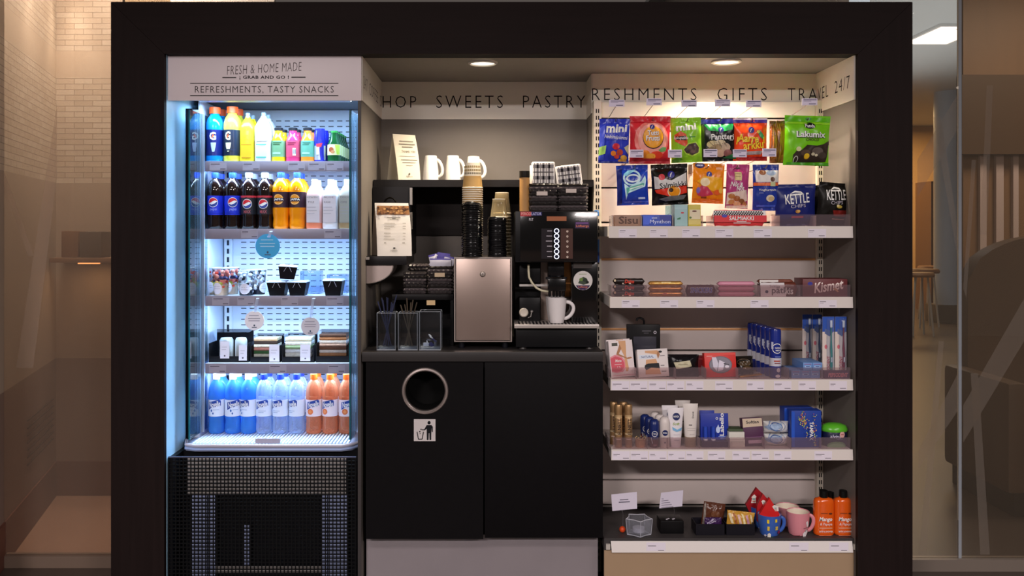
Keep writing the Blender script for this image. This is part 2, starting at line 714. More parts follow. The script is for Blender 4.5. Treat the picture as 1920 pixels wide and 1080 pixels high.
# lettered friezes
HZ = CEIL - 0.001
fz = bx('lettered_frieze', XP1 + 0.004, XS - 0.002, YM - 0.006, YM, Z_BAND, HZ, FRIEZE)
tag(fz, 'pale frieze lettered HOP SWEETS PASTRY above the coffee counter', 'frieze')
Yf = YM - 0.006
s_ = sc(Yf)
cxp = VX + (fz.location.x) / s_
ybp = VY - (Z_BAND - EYE) / s_
TH = {'b': -0.012, 'sp': 1.28}
arts('lettering', [[('t', 'HOP', 717.5, 180, 780.5, 202, INK, TH)], [('t', 'SWEETS', 818, 179, 943, 202.5, INK, TH)], [('t', 'PASTRY', 980.5, 179, 1097.5, 202, INK, TH)]],
    conv_px(cxp, ybp, s_), flat(0.003), fz)
fz = bx('lettered_frieze', XS + 0.002, XR - 0.006, YR - 0.006, YR, Z_BAND, HZ, FRIEZE)
tag(fz, 'pale frieze lettered RESHMENTS GIFTS TRA above the candy bags', 'frieze')
Yf = YR - 0.006
s_ = sc(Yf)
cxp = VX + (fz.location.x) / s_
ybp = VY - (Z_BAND - EYE) / s_
arts('lettering', [[('t', 'RESHMENTS', 1110, 165.5, 1306, 188, INK, TH)], [('t', 'GIFTS', 1345, 165, 1438, 188.5, INK, TH)], [('t', 'TRA', 1477, 165.5, 1532, 188, INK, TH)]],
    conv_px(cxp, ybp, s_), flat(0.003), fz)
# side friezes: lettering runs along y; local x of art = distance along the wall
fz = bx('lettered_frieze', XR - 0.006, XR, 0.0225, YR, Z_BAND, HZ, FRIEZE)
tag(fz, 'pale side frieze ending the sign with VEL 24/7', 'frieze')
ly = fz.location.y
arts('lettering', [[('t', 'VEL', 0.405, 0.0505, 0.285, 0.0995, INK, {'b': -0.012, 'sp': 1.2})], [('t', '24/7', 0.215, 0.0505, 0.062, 0.0995, INK, {'b': -0.012, 'sp': 1.2})]],
    lambda a, b: (a, 0.15 - b), lambda x, z, o: (-0.003 - o, x - ly, z), fz)
fz = bx('lettered_frieze', XP1, XP1 + 0.004, 0.0405, YM, Z_BAND, HZ, FRIEZE)
tag(fz, 'pale side frieze lettered COFFEE S left of the counter bay', 'frieze')
ly = fz.location.y
arts('lettering', [[('t', '24/7', 0.07, 0.0505, 0.17, 0.0995, INK, {'b': -0.012, 'sp': 1.2})], [('t', 'COFFEE', 0.23, 0.0505, 0.50, 0.0995, INK, {'b': -0.012, 'sp': 1.2})], [('t', 'S', 0.575, 0.0505, 0.615, 0.0995, INK, {'b': -0.012})]],
    lambda a, b: (a, 0.15 - b), lambda x, z, o: (0.002 + o, x - ly, z), fz)
# step side of the frieze
bx('plain_frieze', XS - 0.003, XS + 0.001, YR - 0.005, YM - 0.006, Z_BAND, HZ, FRIEZE)
o_ = bpy.data.objects['plain_frieze']
tag(o_, 'narrow plain end strip of the frieze at the step between the bays', 'frieze')

# header sign over the fridge
Yh = 0.03
hd = bx('header_sign', XL + 0.002, XP1 + 0.001, Yh, Yh + 0.009, 1.937, CEIL - 0.001, M('e6dade', 0.4, var=0.02, vs=8), bev=0.001)
tag(hd, 'pale sign board FRESH AND HOME MADE over the fridge', 'sign')
s_ = sc(Yh)
cxp = VX + hd.location.x / s_
ybp = VY - (1.937 - EYE) / s_
arts('lettering', [
    [('t', 'FRESH & HOME MADE', 425, 120, 566, 136.5, M('4a3a3c', 0.5), {'b': -0.012, 'sh': 0.18, 'sp': 1.12, 'rot': 3.2})],
    [('t', '¡ GRAB AND GO !', 449, 141.5, 541.5, 149.5, M('1c1216', 0.5), {'b': 0.022, 'sp': 1.1}),
    ('r', 417, 144.6, 443, 146.4, INK), ('r', 546.5, 144, 573, 145.8, INK)],
    [('r', 356.5, 155.6, 634.5, 157, INK), ('r', 356.5, 178.8, 634.5, 180.3, INK),
    ('t', 'REFRESHMENTS, TASTY SNACKS', 365.5, 161.5, 626, 175.5, M('2a1d20', 0.5), {'b': -0.006, 'sp': 1.15})],
], conv_px(cxp, ybp, s_), flat(0.0045), hd)

# ------------------------------------------------------------------ the hall
FLOOR = M('453a34', 0.35, var=0.2, vs=30)
mb = MB()
mb.box(-7, 20, -8, 17, -0.05, 0, FLOOR)
struct(mb.build('floor'))
# ------------------------------------------------------------------ open display fridge
FW = M('dfe7f2', 0.35)
FW2 = M('c9d4e6', 0.4)
RAIL = M('8f8794', 0.35)
FBLK = M('0c0d12', 0.4)
FX0, FX1 = -1.193, -0.566
fd = thing('display_fridge', 'tall open fridge with lit shelves of drinks and snacks', 'fridge', (-0.88, 0.4, 0))
FB = 0.60
bx('back_panel', FX0 - 0.01, FX1 + 0.02, FB, FB + 0.02, 0.6, 1.975, M('d6e0f2', 0.35), fd)
mb = MB()
ox, oy, oz = fd.location
SLOT = M('1b2436', 0.6)
for j in range(54):
    zz = 0.64 + j * 0.0243
    for i in range(15):
        xx = FX0 + 0.085 + i * 0.0385
        mb.box(xx - 0.0115 - ox, xx + 0.0115 - ox, FB - 0.0012 - oy, FB - 0.0002 - oy, zz - 0.0018, zz + 0.0018, SLOT)
o_ = mb.build('vent_slots', fd, smooth=0)
o_['kind'] = 'stuff'
for xx in (FX0 + 0.022, FX1 - 0.01):
    mb = MB()
    mb.box(xx - 0.016 - ox, xx + 0.016 - ox, FB - 0.022 - oy, FB - 0.003 - oy, 0.62, 1.92, FW)
    for j in range(34):
        mb.box(xx - 0.005 - ox, xx + 0.005 - ox, FB - 0.0232 - oy, FB - 0.0222 - oy, 0.64 + j * 0.037, 0.662 + j * 0.037, SLOT)
    mb.build('slotted_upright', fd)
bx('side_wall', FX0 - 0.012, FX0 - 0.002, 0.285, FB, 0.6, 1.975, FW2, fd)
bx('side_wall', FX1 + 0.012, FX1 + 0.022, 0.285, FB, 0.6, 1.975, FW2, fd)
bx('side_filler', XL + 0.001, FX0 - 0.022, 0.235, 0.25, 0.56, 1.934, FBLK, fd)
bx('front_flange', XL + 0.001, FX0 - 0.002, 0.27, 0.284, 0.6, 1.934, FW2, fd)  # pale panel added to brighten the view through the side glass
bx('base_side_cheek', XL + 0.0005, XL + 0.019, 0.039, 0.23, 0.0, 0.584, FBLK, fd)
bx('top_housing', XL + 0.001, XP0 - 0.006, 0.12, FB + 0.02, 1.977, 1.987, M('4a4a55', 0.4), fd)
bx('top_lamp_housing', FX0 + 0.02, FX1 - 0.01, 0.16, 0.22, 1.957, 1.976, M('b9b4c0', 0.35), fd)
GLS = GL('eaf6fa', 1.8, film=.07, filmcol='bfe0f2')  # film share on both side panes paints in pale reflected brightness
EDGE = GL('3f9fa8', 1.5)
GLR = GL('e2f2fa', 1.22, film=.14, filmcol='bfe0f2')
for nm, xx in (('glass_side_pane', FX0), ('glass_side_pane', FX1)):
    gp = bx(nm, xx - 0.0025, xx + 0.0025, 0.14, 0.36 if xx == FX0 else 0.29, 0.628, 1.918, GLS if xx == FX0 else GLR, fd)
    mb = MB()
    mb.box(xx - 0.0027 - ox, xx + 0.0027 - ox, 0.1375 - oy, 0.1398 - oy, 0.628, 1.918, CL('2c8a96', 0.55))
    mb.build('polished_edge', gp)
bx('corner_post', FX0 - 0.0015, FX0 + 0.01, 0.289, 0.297, 0.625, 1.92, M('cfd6e4', 0.25, 0.6), fd)
bx('corner_post', FX1 + 0.001, FX1 + 0.011, 0.289, 0.297, 0.625, 1.92, M('cfd6e4', 0.25, 0.6), fd)
# bottom tray with bumper rim
mb = MB()
mb.slab([(XL + 0.012 - ox, 0.205 - oy), (FX0 - 0.012 - ox, 0.135 - oy), (FX0 + 0.03 - ox, 0.118 - oy), (FX1 - 0.03 - ox, 0.118 - oy), (FX1 + 0.01 - ox, 0.14 - oy), (XP0 - 0.007 - ox, 0.2 - oy), (XP0 - 0.007 - ox, FB - oy), (XL + 0.012 - ox, FB - oy)], 0.588, 0.6085, M('8d92a6', 0.3))
mb.build('tray', fd)
mb = MB()
rim = [(XL + 0.014 - ox, 0.205 - oy, 0.612), (FX0 - 0.012 - ox, 0.137 - oy, 0.611), (FX0 + 0.03 - ox, 0.12 - oy, 0.610), (FX1 - 0.03 - ox, 0.12 - oy, 0.610), (FX1 + 0.01 - ox, 0.142 - oy, 0.611), (XP0 - 0.009 - ox, 0.2 - oy, 0.612)]
mb.tube(rim, 0.006, M('cbc3cf', 0.25), 8)
mb.tube([(a, b - 0.004, c - 0.014) for a, b, c in rim], 0.005, M('9fb0da', 0.25), 8)
mb.build('bumper_rim', fd)
mb = MB()
for i in range(46):
    xx = FX0 + 0.012 + i * 0.0134
    mb.box(xx - 0.0036 - ox, xx + 0.0036 - ox, 0.15 - oy, FB - 0.01 - oy, 0.6085, 0.6135, FW)
o_ = mb.build('floor_grid', fd, smooth=0)
bx('price_holder', PX(480, .15), PX(526, .15), 0.139, 0.149, 0.6140, 0.633, M('aaa2ac', 0.4), fd)
FLZ = 0.6137
# black base and wire grille
bx('base_body', XL + 0.02, XP0 - 0.012, 0.15, FB, 0.0, 0.587, FBLK, fd)
HG = M('a39d9a', 0.45)
HB = M('a4b0d8', 0.45)  # blue light on these housing panels is put into their colour
mb = MB()
def hx(px): return PX(px, 0.11) - ox
def hz(py): return PZ(py, 0.11)
ya, yb = 0.11 - oy, 0.115 - oy
mb.box(hx(350), hx(649), ya, yb, hz(928), hz(856), HG)
for a, b in ((360, 388), (391, 403), (603, 613), (615, 650)):
    mb.box(hx(a), hx(b), ya + 0.001, yb, hz(1110), hz(929), HB)
mb.box(hx(458), hx(467), ya + 0.001, yb, hz(1060), hz(985), HB)
mb.box(hx(404), hx(602), ya + 0.001, yb, hz(1074), hz(1062), HG)
mb.build('machine_housing', fd)
WIRE = M('060608', 0.75)
mb = MB()
gx0, gx1, gz1 = XL + 0.004, XP0 - 0.008, 0.586
pit = 0.01415
n = int((gx1 - gx0) / pit)
for i in range(n + 1):
    xx = gx0 + i * pit
    mb.box(xx - 0.0019 - ox, xx + 0.0019 - ox, 0.03 - oy, 0.034 - oy, 0.03, gz1, WIRE)
for j in range(40):
    zz = gz1 - j * pit
    mb.box(gx0 - ox, gx1 - ox, 0.0325 - oy, 0.0365 - oy, zz - 0.0019, zz + 0.0019, WIRE)
mb.build('wire_grille', fd, smooth=0)
mb = MB()
mb.box(gx0 - ox, gx1 - ox, 0.029 - oy, 0.038 - oy, gz1, gz1 + 0.004, M('5b6078', 0.3, 0.5))
mb.build('grille_rim', fd)

# shelves
SHZ = [1.726, 1.450, 1.177, 0.9017]
for k, z in enumerate(SHZ):
    mb = MB()
    mb.box(FX0 + 0.012 - ox, FX1 - 0.004 - ox, 0.3 - oy, FB - 0.025 - oy, z - 0.012, z, FW)
    sh = mb.build('shelf', fd)
    mb = MB()
    mb.box(FX0 + 0.012 - ox, FX1 + 0.008 - ox, 0.294 - oy, 0.3 - oy, z - 0.0395, z + 0.002, RAIL, 0.001)
    rl = mb.build('price_rail', sh)
    s_ = sc(0.294)
    yt = VY - (z - EYE) / s_
    rr = random.Random(20 + k)
    xs_ = [[393, 455, 540, 578, 612], [452, 608], [398, 445, 527, 612], [392, 505, 615]][k]
    LBL, TXT = M('a09aa8', 0.4), M('544e5c', 0.5)
    for x_ in xs_:
        its = [('r', x_, yt + 2, x_ + 32, yt + 16.5, LBL), ('r', x_ + 2, yt + 4, x_ + 2 + rr.uniform(10, 18), yt + 5.6, TXT), ('r', x_ + 2, yt + 7.5, x_ + 10, yt + 8.3, M('948c9a', .5)), ('r', x_ + 20, yt + 13, x_ + 30, yt + 14.6, TXT)]
        art('price_label', its, lambda a, b: (PX(a, 0.294) - ox, PZ(b, 0.294)), lambda x, zz, o: (x, 0.294 - oy - o, zz), sh)
    mb = MB()
    mb.box(FX0 + 0.02 - ox, FX1 + 0.0 - ox, 0.302 - oy, 0.318 - oy, z - 0.0235, z - 0.0125, M('eef6ff', 0.4, em=5.0))
    mb.build('light_strip', sh)
    lamp('fridge_lamp', 'AREA', ((FX0 + FX1) / 2, 0.322, z - 0.028), (R(0), 0, 0), 3.4, COLD, shape='RECTANGLE', size=0.58, size_y=0.02)
mb = MB()
mb.box(FX0 + 0.02 - ox, FX1 - 0.01 - ox, 0.225 - oy, 0.24 - oy, 1.963, 1.9765, M('eef6ff', 0.4, em=5.0))
mb.build('top_light_strip', fd)
lamp('fridge_lamp', 'AREA', ((FX0 + FX1) / 2, 0.247, 1.958), (R(4), 0, 0), 5.0, COLD, shape='RECTANGLE', size=0.58, size_y=0.03)

# ------------------------------------------------------------------ drinks
FYB = 0.345   # axis depth of the front row
WHITE, DRK = M('f2f2f0', .4), M('15161c', .4)
def below(px, Y, z): return VY - (z - EYE) / sc(Y)

P_SPORT = [(0, 0), (.86, 0), (.98, .02), (1, .06), (1, .52), (.97, .56), (1, .6), (.97, .7), (.82, .79), (.6, .84), (.52, .86), (.52, .9)]
P_COLA = [(0, 0), (.72, 0), (.86, .015), (.93, .06), (.92, .13), (.88, .2), (.94, .25), (.97, .28), (.97, .58), (1, .64), (1, .7), (.9, .78), (.66, .85), (.42, .885), (.36, .91), (.36, .93)]
P_NOV = [(0, 0), (.8, 0), (.95, .02), (1, .07), (.96, .16), (.92, .22), (.98, .28), (.98, .57), (1, .62), (1, .68), (.9, .77), (.66, .85), (.42, .895), (.36, .91), (.36, .93)]
P_FLASK = [(0, 0), (.9, 0), (.97, .015), (1, .04), (1, .66), (.95, .72), (.75, .79), (.5, .86), (.36, .89), (.34, .92)]
P_JUICE = [(0, 0), (.9, 0), (.98, .02), (1, .06), (1, .58), (.95, .64), (.78, .74), (.62, .8), (.56, .86), (.56, .93)]
P_GREEN = [(0, 0), (.9, 0), (.97, .02), (1, .06), (1, .52), (.97, .58), (.8, .68), (.6, .8), (.52, .9), (.5, .97), (0, .97)]
P_CAN = [(0, 0), (.84, 0), (.88, .015), (1, .06), (1, .91), (.86, .975), (.88, .985), (.86, 1.0), (.8, .985), (0, .985)]


def globe(cx, cy, r):
    it = [('e', cx, cy, r * 1.12, r * 1.12, WHITE)]
    up = [(cx + r * math.cos(a), cy - r * math.sin(a)) for a in [math.pi * q / 10 + 0.25 for q in range(11)]]
    it.append(('p', up + [(cx - r * .3, cy - r * .1), (cx + r * .4, cy - r * .45)], M('d9202e', .35)))
    dn = [(cx - r * math.cos(a), cy + r * math.sin(a)) for a in [math.pi * q / 10 + 0.25 for q in range(11)]]
    it.append(('p', dn + [(cx + r * .45, cy + r * .2), (cx - r * .3, cy + r * .55)], M('1c3f94', .35)))
    return it


def row_copies(o, label, n=1, step=0.075, group=None):
    for q in range(n):
        dup(o, (o.location.x, o.location.y + step * (q + 1), o.location.z), label if n == 1 else label.replace('#', ['second', 'third', 'fourth', 'fifth'][q]), group=group)


zt = SHZ[0] + .0003
yb_ = below(0, FYB, zt)
BLUE_G, NAVY = M('0c8fe8', .18, coat=.5), M('10206a', .3)
o = vessel('sports_drink_bottle', 'blue sports drink with orange cap and navy label, leftmost on top fridge shelf', 'bottle', 403, 200, yb_, 33, FYB, P_SPORT, BLUE_G, (.88, 1, .62, M('ef5a1c', .4), 1), [(243.5, 292, NAVY)],
           [('t', 'G', 397.5, 248, 410, 263, WHITE, {'b': .03}), ('p', [(405, 251), (402, 256), (404, 256), (402.5, 260), (407, 255), (405, 255)], M('e8663a', .4)), ('p', [(400, 268), (410, 268), (409, 276), (407, 285), (403, 285), (401, 276)], M('b9cdf5', .4))], zb=zt, group='sports drinks on the top fridge shelf')
row_copies(o, 'blue sports drink with orange cap, behind the leftmost blue one', 1)
o = vessel('sports_drink_bottle', 'pale yellow sports drink with orange cap and black label', 'bottle', 436, 199, yb_, 33, FYB, P_SPORT, M('e3df4a', .2, coat=.5), (.88, 1, .62, M('ef5a1c', .4), 1), [(243.5, 292, M('1e2a3e', .3))],
           [('t', 'G', 426, 247, 437, 263, M('f6eec2', .4), {'b': .03}), ('p', [(432.5, 251), (429.5, 256), (431.5, 256), (430, 260), (434.5, 255), (432.5, 255)], M('e8663a', .4)), ('p', [(427, 268), (438, 268), (437, 276), (434, 285), (431, 285), (428, 276)], M('e9e3b6', .4)), ('r', 424, 280, 448, 283, M('20304a', .4))], zb=zt, group='sports drinks on the top fridge shelf')
row_copies(o, 'pale yellow sports drink with orange cap, behind the other yellow one', 1)
o = vessel('juice_drink_bottle', 'slim yellow flavoured water bottle with grey cap', 'bottle', 465, 211, yb_, 27, FYB, P_FLASK, M('f0d52c', .22), (.89, 1, .3, M('8fa7ba', .4)), [],
           [('t', 'N', 461, 241, 464.5, 246, M('8a7a18', .5)), ('t', 'W', 466, 241, 469.5, 246, M('8a7a18', .5)), ('t', 'VITA', 460.5, 253.5, 470, 258, M('a5811a', .5)), ('t', 'MIN', 460.5, 259.5, 470, 263, M('a5811a', .5)), ('r', 456, 271, 475, 273, M('c07a10', .4)), ('p', [(455.5, 274), (475.5, 274), (475.5, 296), (455.5, 296)], M('f0b21c', .4)), ('r', 457, 295.5, 474, 296.8, M('b87414', .4))], zb=zt, sq=3.5)
row_copies(o, 'yellow flavoured water bottle behind the slim yellow one', 1)
o = vessel('juice_drink_bottle', 'clear flavoured water bottle with white label and green stripes', 'bottle', 494.5, 210, yb_, 30, FYB, P_FLASK, M('e9f1f4', .22), (.89, 1, .28, M('8fa7ba', .4)), [],
           [('r', 482, 238, 507, 265, M('dfe2ee', .4)), ('t', 'AQUA', 488, 241, 501, 245.5, M('9aa0b4', .5)), ('t', 'LIFE', 488, 254, 501, 259, M('9aa0b4', .5)), ('r', 484, 270.5, 503, 272.5, M('3aa892', .4)), ('r', 484, 275, 504, 294, M('cdeee8', .4)), ('r', 484, 294, 503, 296.5, M('3aa892', .4))], zb=zt, sq=3.5)
row_copies(o, 'clear flavoured water bottle behind the one with green stripes', 1)
TIN = M('33343a', .35, .6)
for cx, liq, lab, tcol, lb in ((522.5, 'e8c21e', '6f9e74', '2c5a34', 'small yellow juice bottle with green label and black crown cap'), (549.5, 'd23a72', 'cf4a6a', '8a1c44', 'small pink juice bottle with pink label and barcode'), (577, 'f08a2a', '5fa58c', '3a7a66', 'small orange juice bottle with grey-green label')):
    o = vessel('juice_bottle', lb, 'bottle', cx, 239, yb_, 26, FYB, P_JUICE, M(liq, .15, coat=.5), (.92, 1, .62, TIN, 1), [(264, 294, M(lab, .45))],
               [('r', cx - 8, 267, cx + 8, 268.6, M(tcol, .5)), ('r', cx - 8, 270.5, cx + 5, 272, M(tcol, .5))] + ([('r', cx + 2, 278, cx + 8, 292, WHITE)] + [('r', cx + 2.6 + q, 280, cx + 3.1 + q, 289, DRK) for q in (0, 1, 2.2, 3.5, 4.3)] if cx == 549.5 else [('r', cx - 9, 286, cx + 6, 289, M('a8d0b8', .5))]), zb=zt, group='small juice bottles on the top fridge shelf')
    row_copies(o, lb.split(' with')[0] + ' in the second row behind its twin', 1)
o = vessel('energy_drink_can', 'slim blue and silver energy drink can', 'can', 600, 241, yb_, 21, FYB, P_CAN, M('2a2fd0', .25, .3), None, [(273, 300, M('c9ccd8', .25, .5))],
           [('p', [(600, 273), (610, 273), (610, 300), (603, 300)], M('23289c', .3)), ('p', [(590, 262), (606, 262), (606, 272), (592, 273)], M('2a2fd0', .3)), ('p', [(594, 270), (607, 268), (604, 276), (596, 277)], M('c8384a', .35)), ('r', 595, 276, 601, 290, M('e3d9c0', .35))], zb=zt)
row_copies(o, 'blue and silver energy drink can behind the front can', 1)
o = vessel('cider_bottle', 'dark green mineral water bottle with pale label, frontmost of its file', 'bottle', 627, 245, yb_, 26, FYB, P_GREEN, CL('1c5a2c', .75, .08), (.94, 1, .56, M('2f8a3a', .35)), [(271, 291, M('e4e6a8', .4))],
           [('e', 623, 281, 5, 5, M('a8522c', .4)), ('e', 626, 285, 4, 3, M('c88a5a', .4)), ('p', [(630, 272), (640, 272), (640, 290), (634, 290)], M('c8e050', .4))], zb=zt, group='green bottles in one file on the top fridge shelf')
row_copies(o, 'dark green mineral water bottle, # in the file from the front', 4, 0.052, group='green bottles in one file on the top fridge shelf')

# second shelf
z2 = SHZ[1] + .0003
yb2 = below(0, FYB, z2)
COLA, CAPB = M('1c0f0c', .08, coat=.8), M('2146c8', .35)
ords = ['leftmost', 'second from left', 'third from left', 'fourth from left']
cols = []
for i, cx in enumerate((392, 404, 436.5, 467, 497)):
    if i == 0:
        continue
    dark = i >= 3
    sl = M('23262e', .35) if dark else M('2338d2', .3)
    bands = [(367, 403, sl)] if not dark else [(370, 402, sl), (367, 371, M('d23a48', .35))]
    its = globe(cx + (0 if i != 2 else 4), 379.5 if not dark else 382.5, 8.2)
    if not dark:
        its += [('t', 'pepsi', cx - 6 + (4 if i == 2 else 0), 390, cx + 7 + (4 if i == 2 else 0), 396, M('aeb8ee', .4), {'sh': .1})]
    else:
        its += [('t', 'MAX', cx - 6, 394, cx + 7, 400, M('a8505c', .4), {'b': .02})]
    lb = ['', 'cola bottle with blue label and blue cap, leftmost in the row', 'cola bottle with blue label, right neighbour of the leftmost one', 'cola bottle with dark label and red rim, next to the blue-label colas', 'cola bottle with dark label and red rim, next to the orange sodas'][i]
    o = vessel('cola_bottle', lb, 'bottle', cx, 323.5, yb2, 31, FYB, P_COLA, COLA, (.905, 1, .44, CAPB if not dark else M('9aa4b8', .35), 1), bands, its, zb=z2, group='cola bottles on the second fridge shelf')
    row_copies(o, 'cola bottle with blue cap standing behind the ' + ['', 'leftmost cola', 'second cola from left', 'first dark-label cola', 'dark-label cola beside the orange soda'][i], 1)
for i, cx in enumerate((527, 557.5)):
    lb = ['orange soda bottle with dark label, beside the colas', 'orange soda bottle with dark label, beside the pink drink'][i]
    o = vessel('orange_soda_bottle', lb, 'bottle', cx, 323, yb2, 32, FYB, P_COLA, M('ff9a0c', .12, coat=.6), (.905, 1, .42, CAPB, 1), [(360, 389, M('3a2430', .35))],
               [('e', cx - 2, 374, 10, 10, M('f09a1e', .4)), ('ring', cx - 2, 374, 9, 9, .8, M('fbe0a0', .4)), ('p', [(cx - 12, 371), (cx + 9, 371), (cx + 9, 378), (cx - 12, 378)], M('3a2430', .4)), ('t', 'JAFFA', cx - 11, 371.8, cx + 8, 377, WHITE, {'b': .02})], zb=z2, group='orange sodas on the second fridge shelf')
    row_copies(o, 'orange soda bottle with blue cap behind the one ' + ['beside the colas', 'beside the pink drink'][i], 1)
for i, (cx, hexc, base, t1, t2) in enumerate(((590, 'f2c9c4', 'f08a66', 'VITAMIN', 'TYLE'), (620.5, 'e6eaf2', 'f2f4f8', 'ALOE', 'SUGAR'), (651, 'bcb6a8', 'b0946a', 'COCO', 'COFFEE'))):
    lb = ['pale pink water bottle with small grey print', 'white water bottle with grey label, beside the pale pink one', 'pale olive water bottle, rightmost on second fridge shelf'][i]
    o = vessel('flavoured_water_bottle', lb, 'bottle', cx, 336, yb2, 30, FYB, P_FLASK, M(hexc, .22), (.89, 1, .4, M('dfe6ee', .35)), [(418, 428, M(base, .3))],
               [('r', cx - 12, 367, cx + 12, 417, M('d9d0d4' if i != 2 else 'a9a698', .45)), ('t', t1, cx - 11, 368.5, cx + 8, 371.5, M('7a767e', .5)), ('t', t2, cx - 10, 377.5, cx + 2, 381, M('6a666e', .5)), ('r', cx - 11, 388, cx + 5, 389, M('a8a4aa', .5)), ('r', cx - 11, 394, cx + 7, 395, M('a8a4aa', .5)), ('r', cx - 11, 400, cx + 3, 401, M('a8a4aa', .5))], zb=z2, sq=3.0, group='flavoured waters on the second fridge shelf')
    row_copies(o, ['pale pink', 'white', 'pale olive'][i] + ' water bottle in the row behind its front twin', 1)

# third shelf: cups and noodle boxes
z3 = SHZ[2] + .0003
yb3 = below(0, FYB, z3)
def cup(label, cx, w, y0, filling, Y=FYB, group=None, item=(), bits=(), seed=1):
    s = sc(Y)
    h = (below(0, Y, z3) - y0) * s
    r = w * s / 2
    t = thing('dessert_cup', label, 'cup', (PX(cx, Y), Y, z3), group=group)
    mb = MB()
    mb.lathe([(0, 0), (.8 * r, 0), (.84 * r, .01 * h), (r, .93 * h), (1.04 * r, .94 * h), (1.04 * r, .97 * h)], GL('f2f8ff', 1.35), 24)
    mb.build('clear_cup', t)
    mb = MB()
    mb.lathe([(1.05 * r, .965 * h), (1.05 * r, .99 * h), (.95 * r, h), (0, h)], CL('eef4fa', .35), 24)
    mb.build('lid', t)
    mb = MB()
    mb.lathe([(0, .01 * h), (.78 * r, .012 * h), (.78 * r + .16 * r * filling[0][0], filling[0][0] * h)] + [(.78 * r + .17 * r * f, f * h) for f, _ in filling[1:]] + [(0, filling[-1][0] * h)], filling[0][1], 20)
    for j, (f, m) in enumerate(filling[1:]):
        pass
    mb.build('filling', t)
    rnd = random.Random(seed)
    if bits:
        mb = MB()
        for q in range(46):
            a, zz = rnd.uniform(0, 6.28), rnd.uniform(.12, .88)
            rr = (.78 + .15 * zz) * r * rnd.choice((.86, .9, .6))
            mb.ball((rr * math.cos(a), rr * math.sin(a), zz * h), r * rnd.uniform(.16, .34), rnd.choice(bits), 8, rnd.uniform(.7, 1.2), .8, rnd.uniform(.6, 1.1))
        o_ = mb.build('fruit_pieces', t)
        o_['kind'] = 'stuff'
    if item:
        art('round_sticker', item, conv_px(cx, yb3, s), cyl(lambda q: (.845 + .16 * q / h) * r + .001), t, edge=r * .3)
    return t
FR = [M('f0503a', .35), M('f58a7a', .35), M('f5c04a', .35), M('c8d45a', .35), M('3a3f70', .35), M('f7b09a', .35)]
c1 = cup('clear cup of cut fruit with round white sticker', 414.5, 31, 502, [(.12, M('f2dcc0', .5)), (.4, 'x')], bits=FR, item=[('e', 411, 540, 9, 11, M('e8e4ee', .4)), ('r', 405, 536, 417, 537, M('b8b4c4', .5)), ('r', 405, 540, 417, 541, M('b8b4c4', .5))], seed=3, group='dessert cups on the third fridge shelf')
c2 = dup(c1, (PX(401, .43), .425, z3), 'clear cup of cut fruit standing behind, at the left end')
c2 = dup(c1, (PX(434, .43), .425, z3), 'clear cup of cut fruit behind the stickered fruit cup')
BW = [M('20222e', .4), M('f2f2f2', .4), M('e8ecf2', .4), M('d8dce6', .4)]
c3 = cup('clear cup of white yogurt with dark berries and round sticker', 462, 30, 506, [(.2, M('1a1c2e', .4)), (.3, 'x')], bits=BW, item=[('e', 462, 541, 11, 10, M('e6e4f0', .4)), ('r', 455, 538, 469, 539, M('b8b4c4', .5)), ('r', 455, 542, 469, 543, M('b8b4c4', .5))], seed=5, group='dessert cups on the third fridge shelf')
dup(c3, (PX(484, .42), .42, z3), 'yogurt and berry cup behind the stickered yogurt cup', rot=(0, 0, 1.2))
BOXK = M('101014', .45)
def noodle(label, x0, x1, y0, zb, Y=FYB, rz=0, tilt=0, group='black food boxes on the third fridge shelf'):
    s = sc(Y)
    wd = (x1 - x0) * s
    h = (below(0, Y, zb) - y0) * s
    t = thing('food_box', label, 'box', (PX((x0 + x1) / 2, Y), Y, zb), (0, tilt, rz), group)
    mb = MB()
    mb.lathe([(0, 0), (.52 * wd, 0), (.70 * wd, h)], BOXK, 4, a0=0)
    mb.lathe([(.70 * wd, h), (.66 * wd, h - .001), (.5 * wd, .004)], M('22222a', .5), 4)
    bmesh.ops.rotate(mb.bm, cent=(0, 0, 0), matrix=Matrix.Rotation(R(45), 3, 'Z'), verts=mb.bm.verts)
    mb.build('black_carton', t, smooth=0)
    mb = MB()
    mb.lathe([(.71 * wd, h), (.72 * wd, h + .002), (.6 * wd, h + .008), (0, h + .009)], CL('dfe9f4', .45), 4)
    bmesh.ops.rotate(mb.bm, cent=(0, 0, 0), matrix=Matrix.Rotation(R(45), 3, 'Z'), verts=mb.bm.verts)
    mb.build('clear_lid', t, smooth=0)
    mb = MB()
    for sx_ in (-1, 1):
        mb.tube([(sx_ * .08 * wd, -.497 * wd, h * .98), (sx_ * .2 * wd, -.47 * wd, h * .62)], .0008, M('c8ccd8', .4), 5)
    mb.build('carton_fold', t)
    return t
nb = noodle('black food box on the third fridge shelf, left under the stacked one', 504, 540, 529, z3)
noodle('black food box on the third fridge shelf, right under the stacked one', 542, 578, 529, z3)
s_ = sc(FYB)
noodle('black food box stacked on top of the two others', 521, 556, 500, z3 + 0.0685, rz=R(12), tilt=R(4))
noodle('black food box standing alone at the right end', 608, 645, 526, z3)
def clearbox(label, x0, x1, y0, Y, zb, yb, group):
    s = sc(Y)
    h = (yb - y0) * s
    o = bx('clear_food_box', PX(x0, Y), PX(x1, Y), Y, Y + .08, zb, zb + h, GL('d6e6fa', 1.5, film=.18, filmcol='a8c4ee'), None, .006)
    return tag(o, label, 'box', group)
clearbox('clear plastic salad box behind the stacked black food boxes', 562, 600, 510, .43, z3, 553, 'clear boxes on the third fridge shelf')
clearbox('clear plastic salad box behind the lone black food box', 612, 650, 515, .45, z3, 551, 'clear boxes on the third fridge shelf')

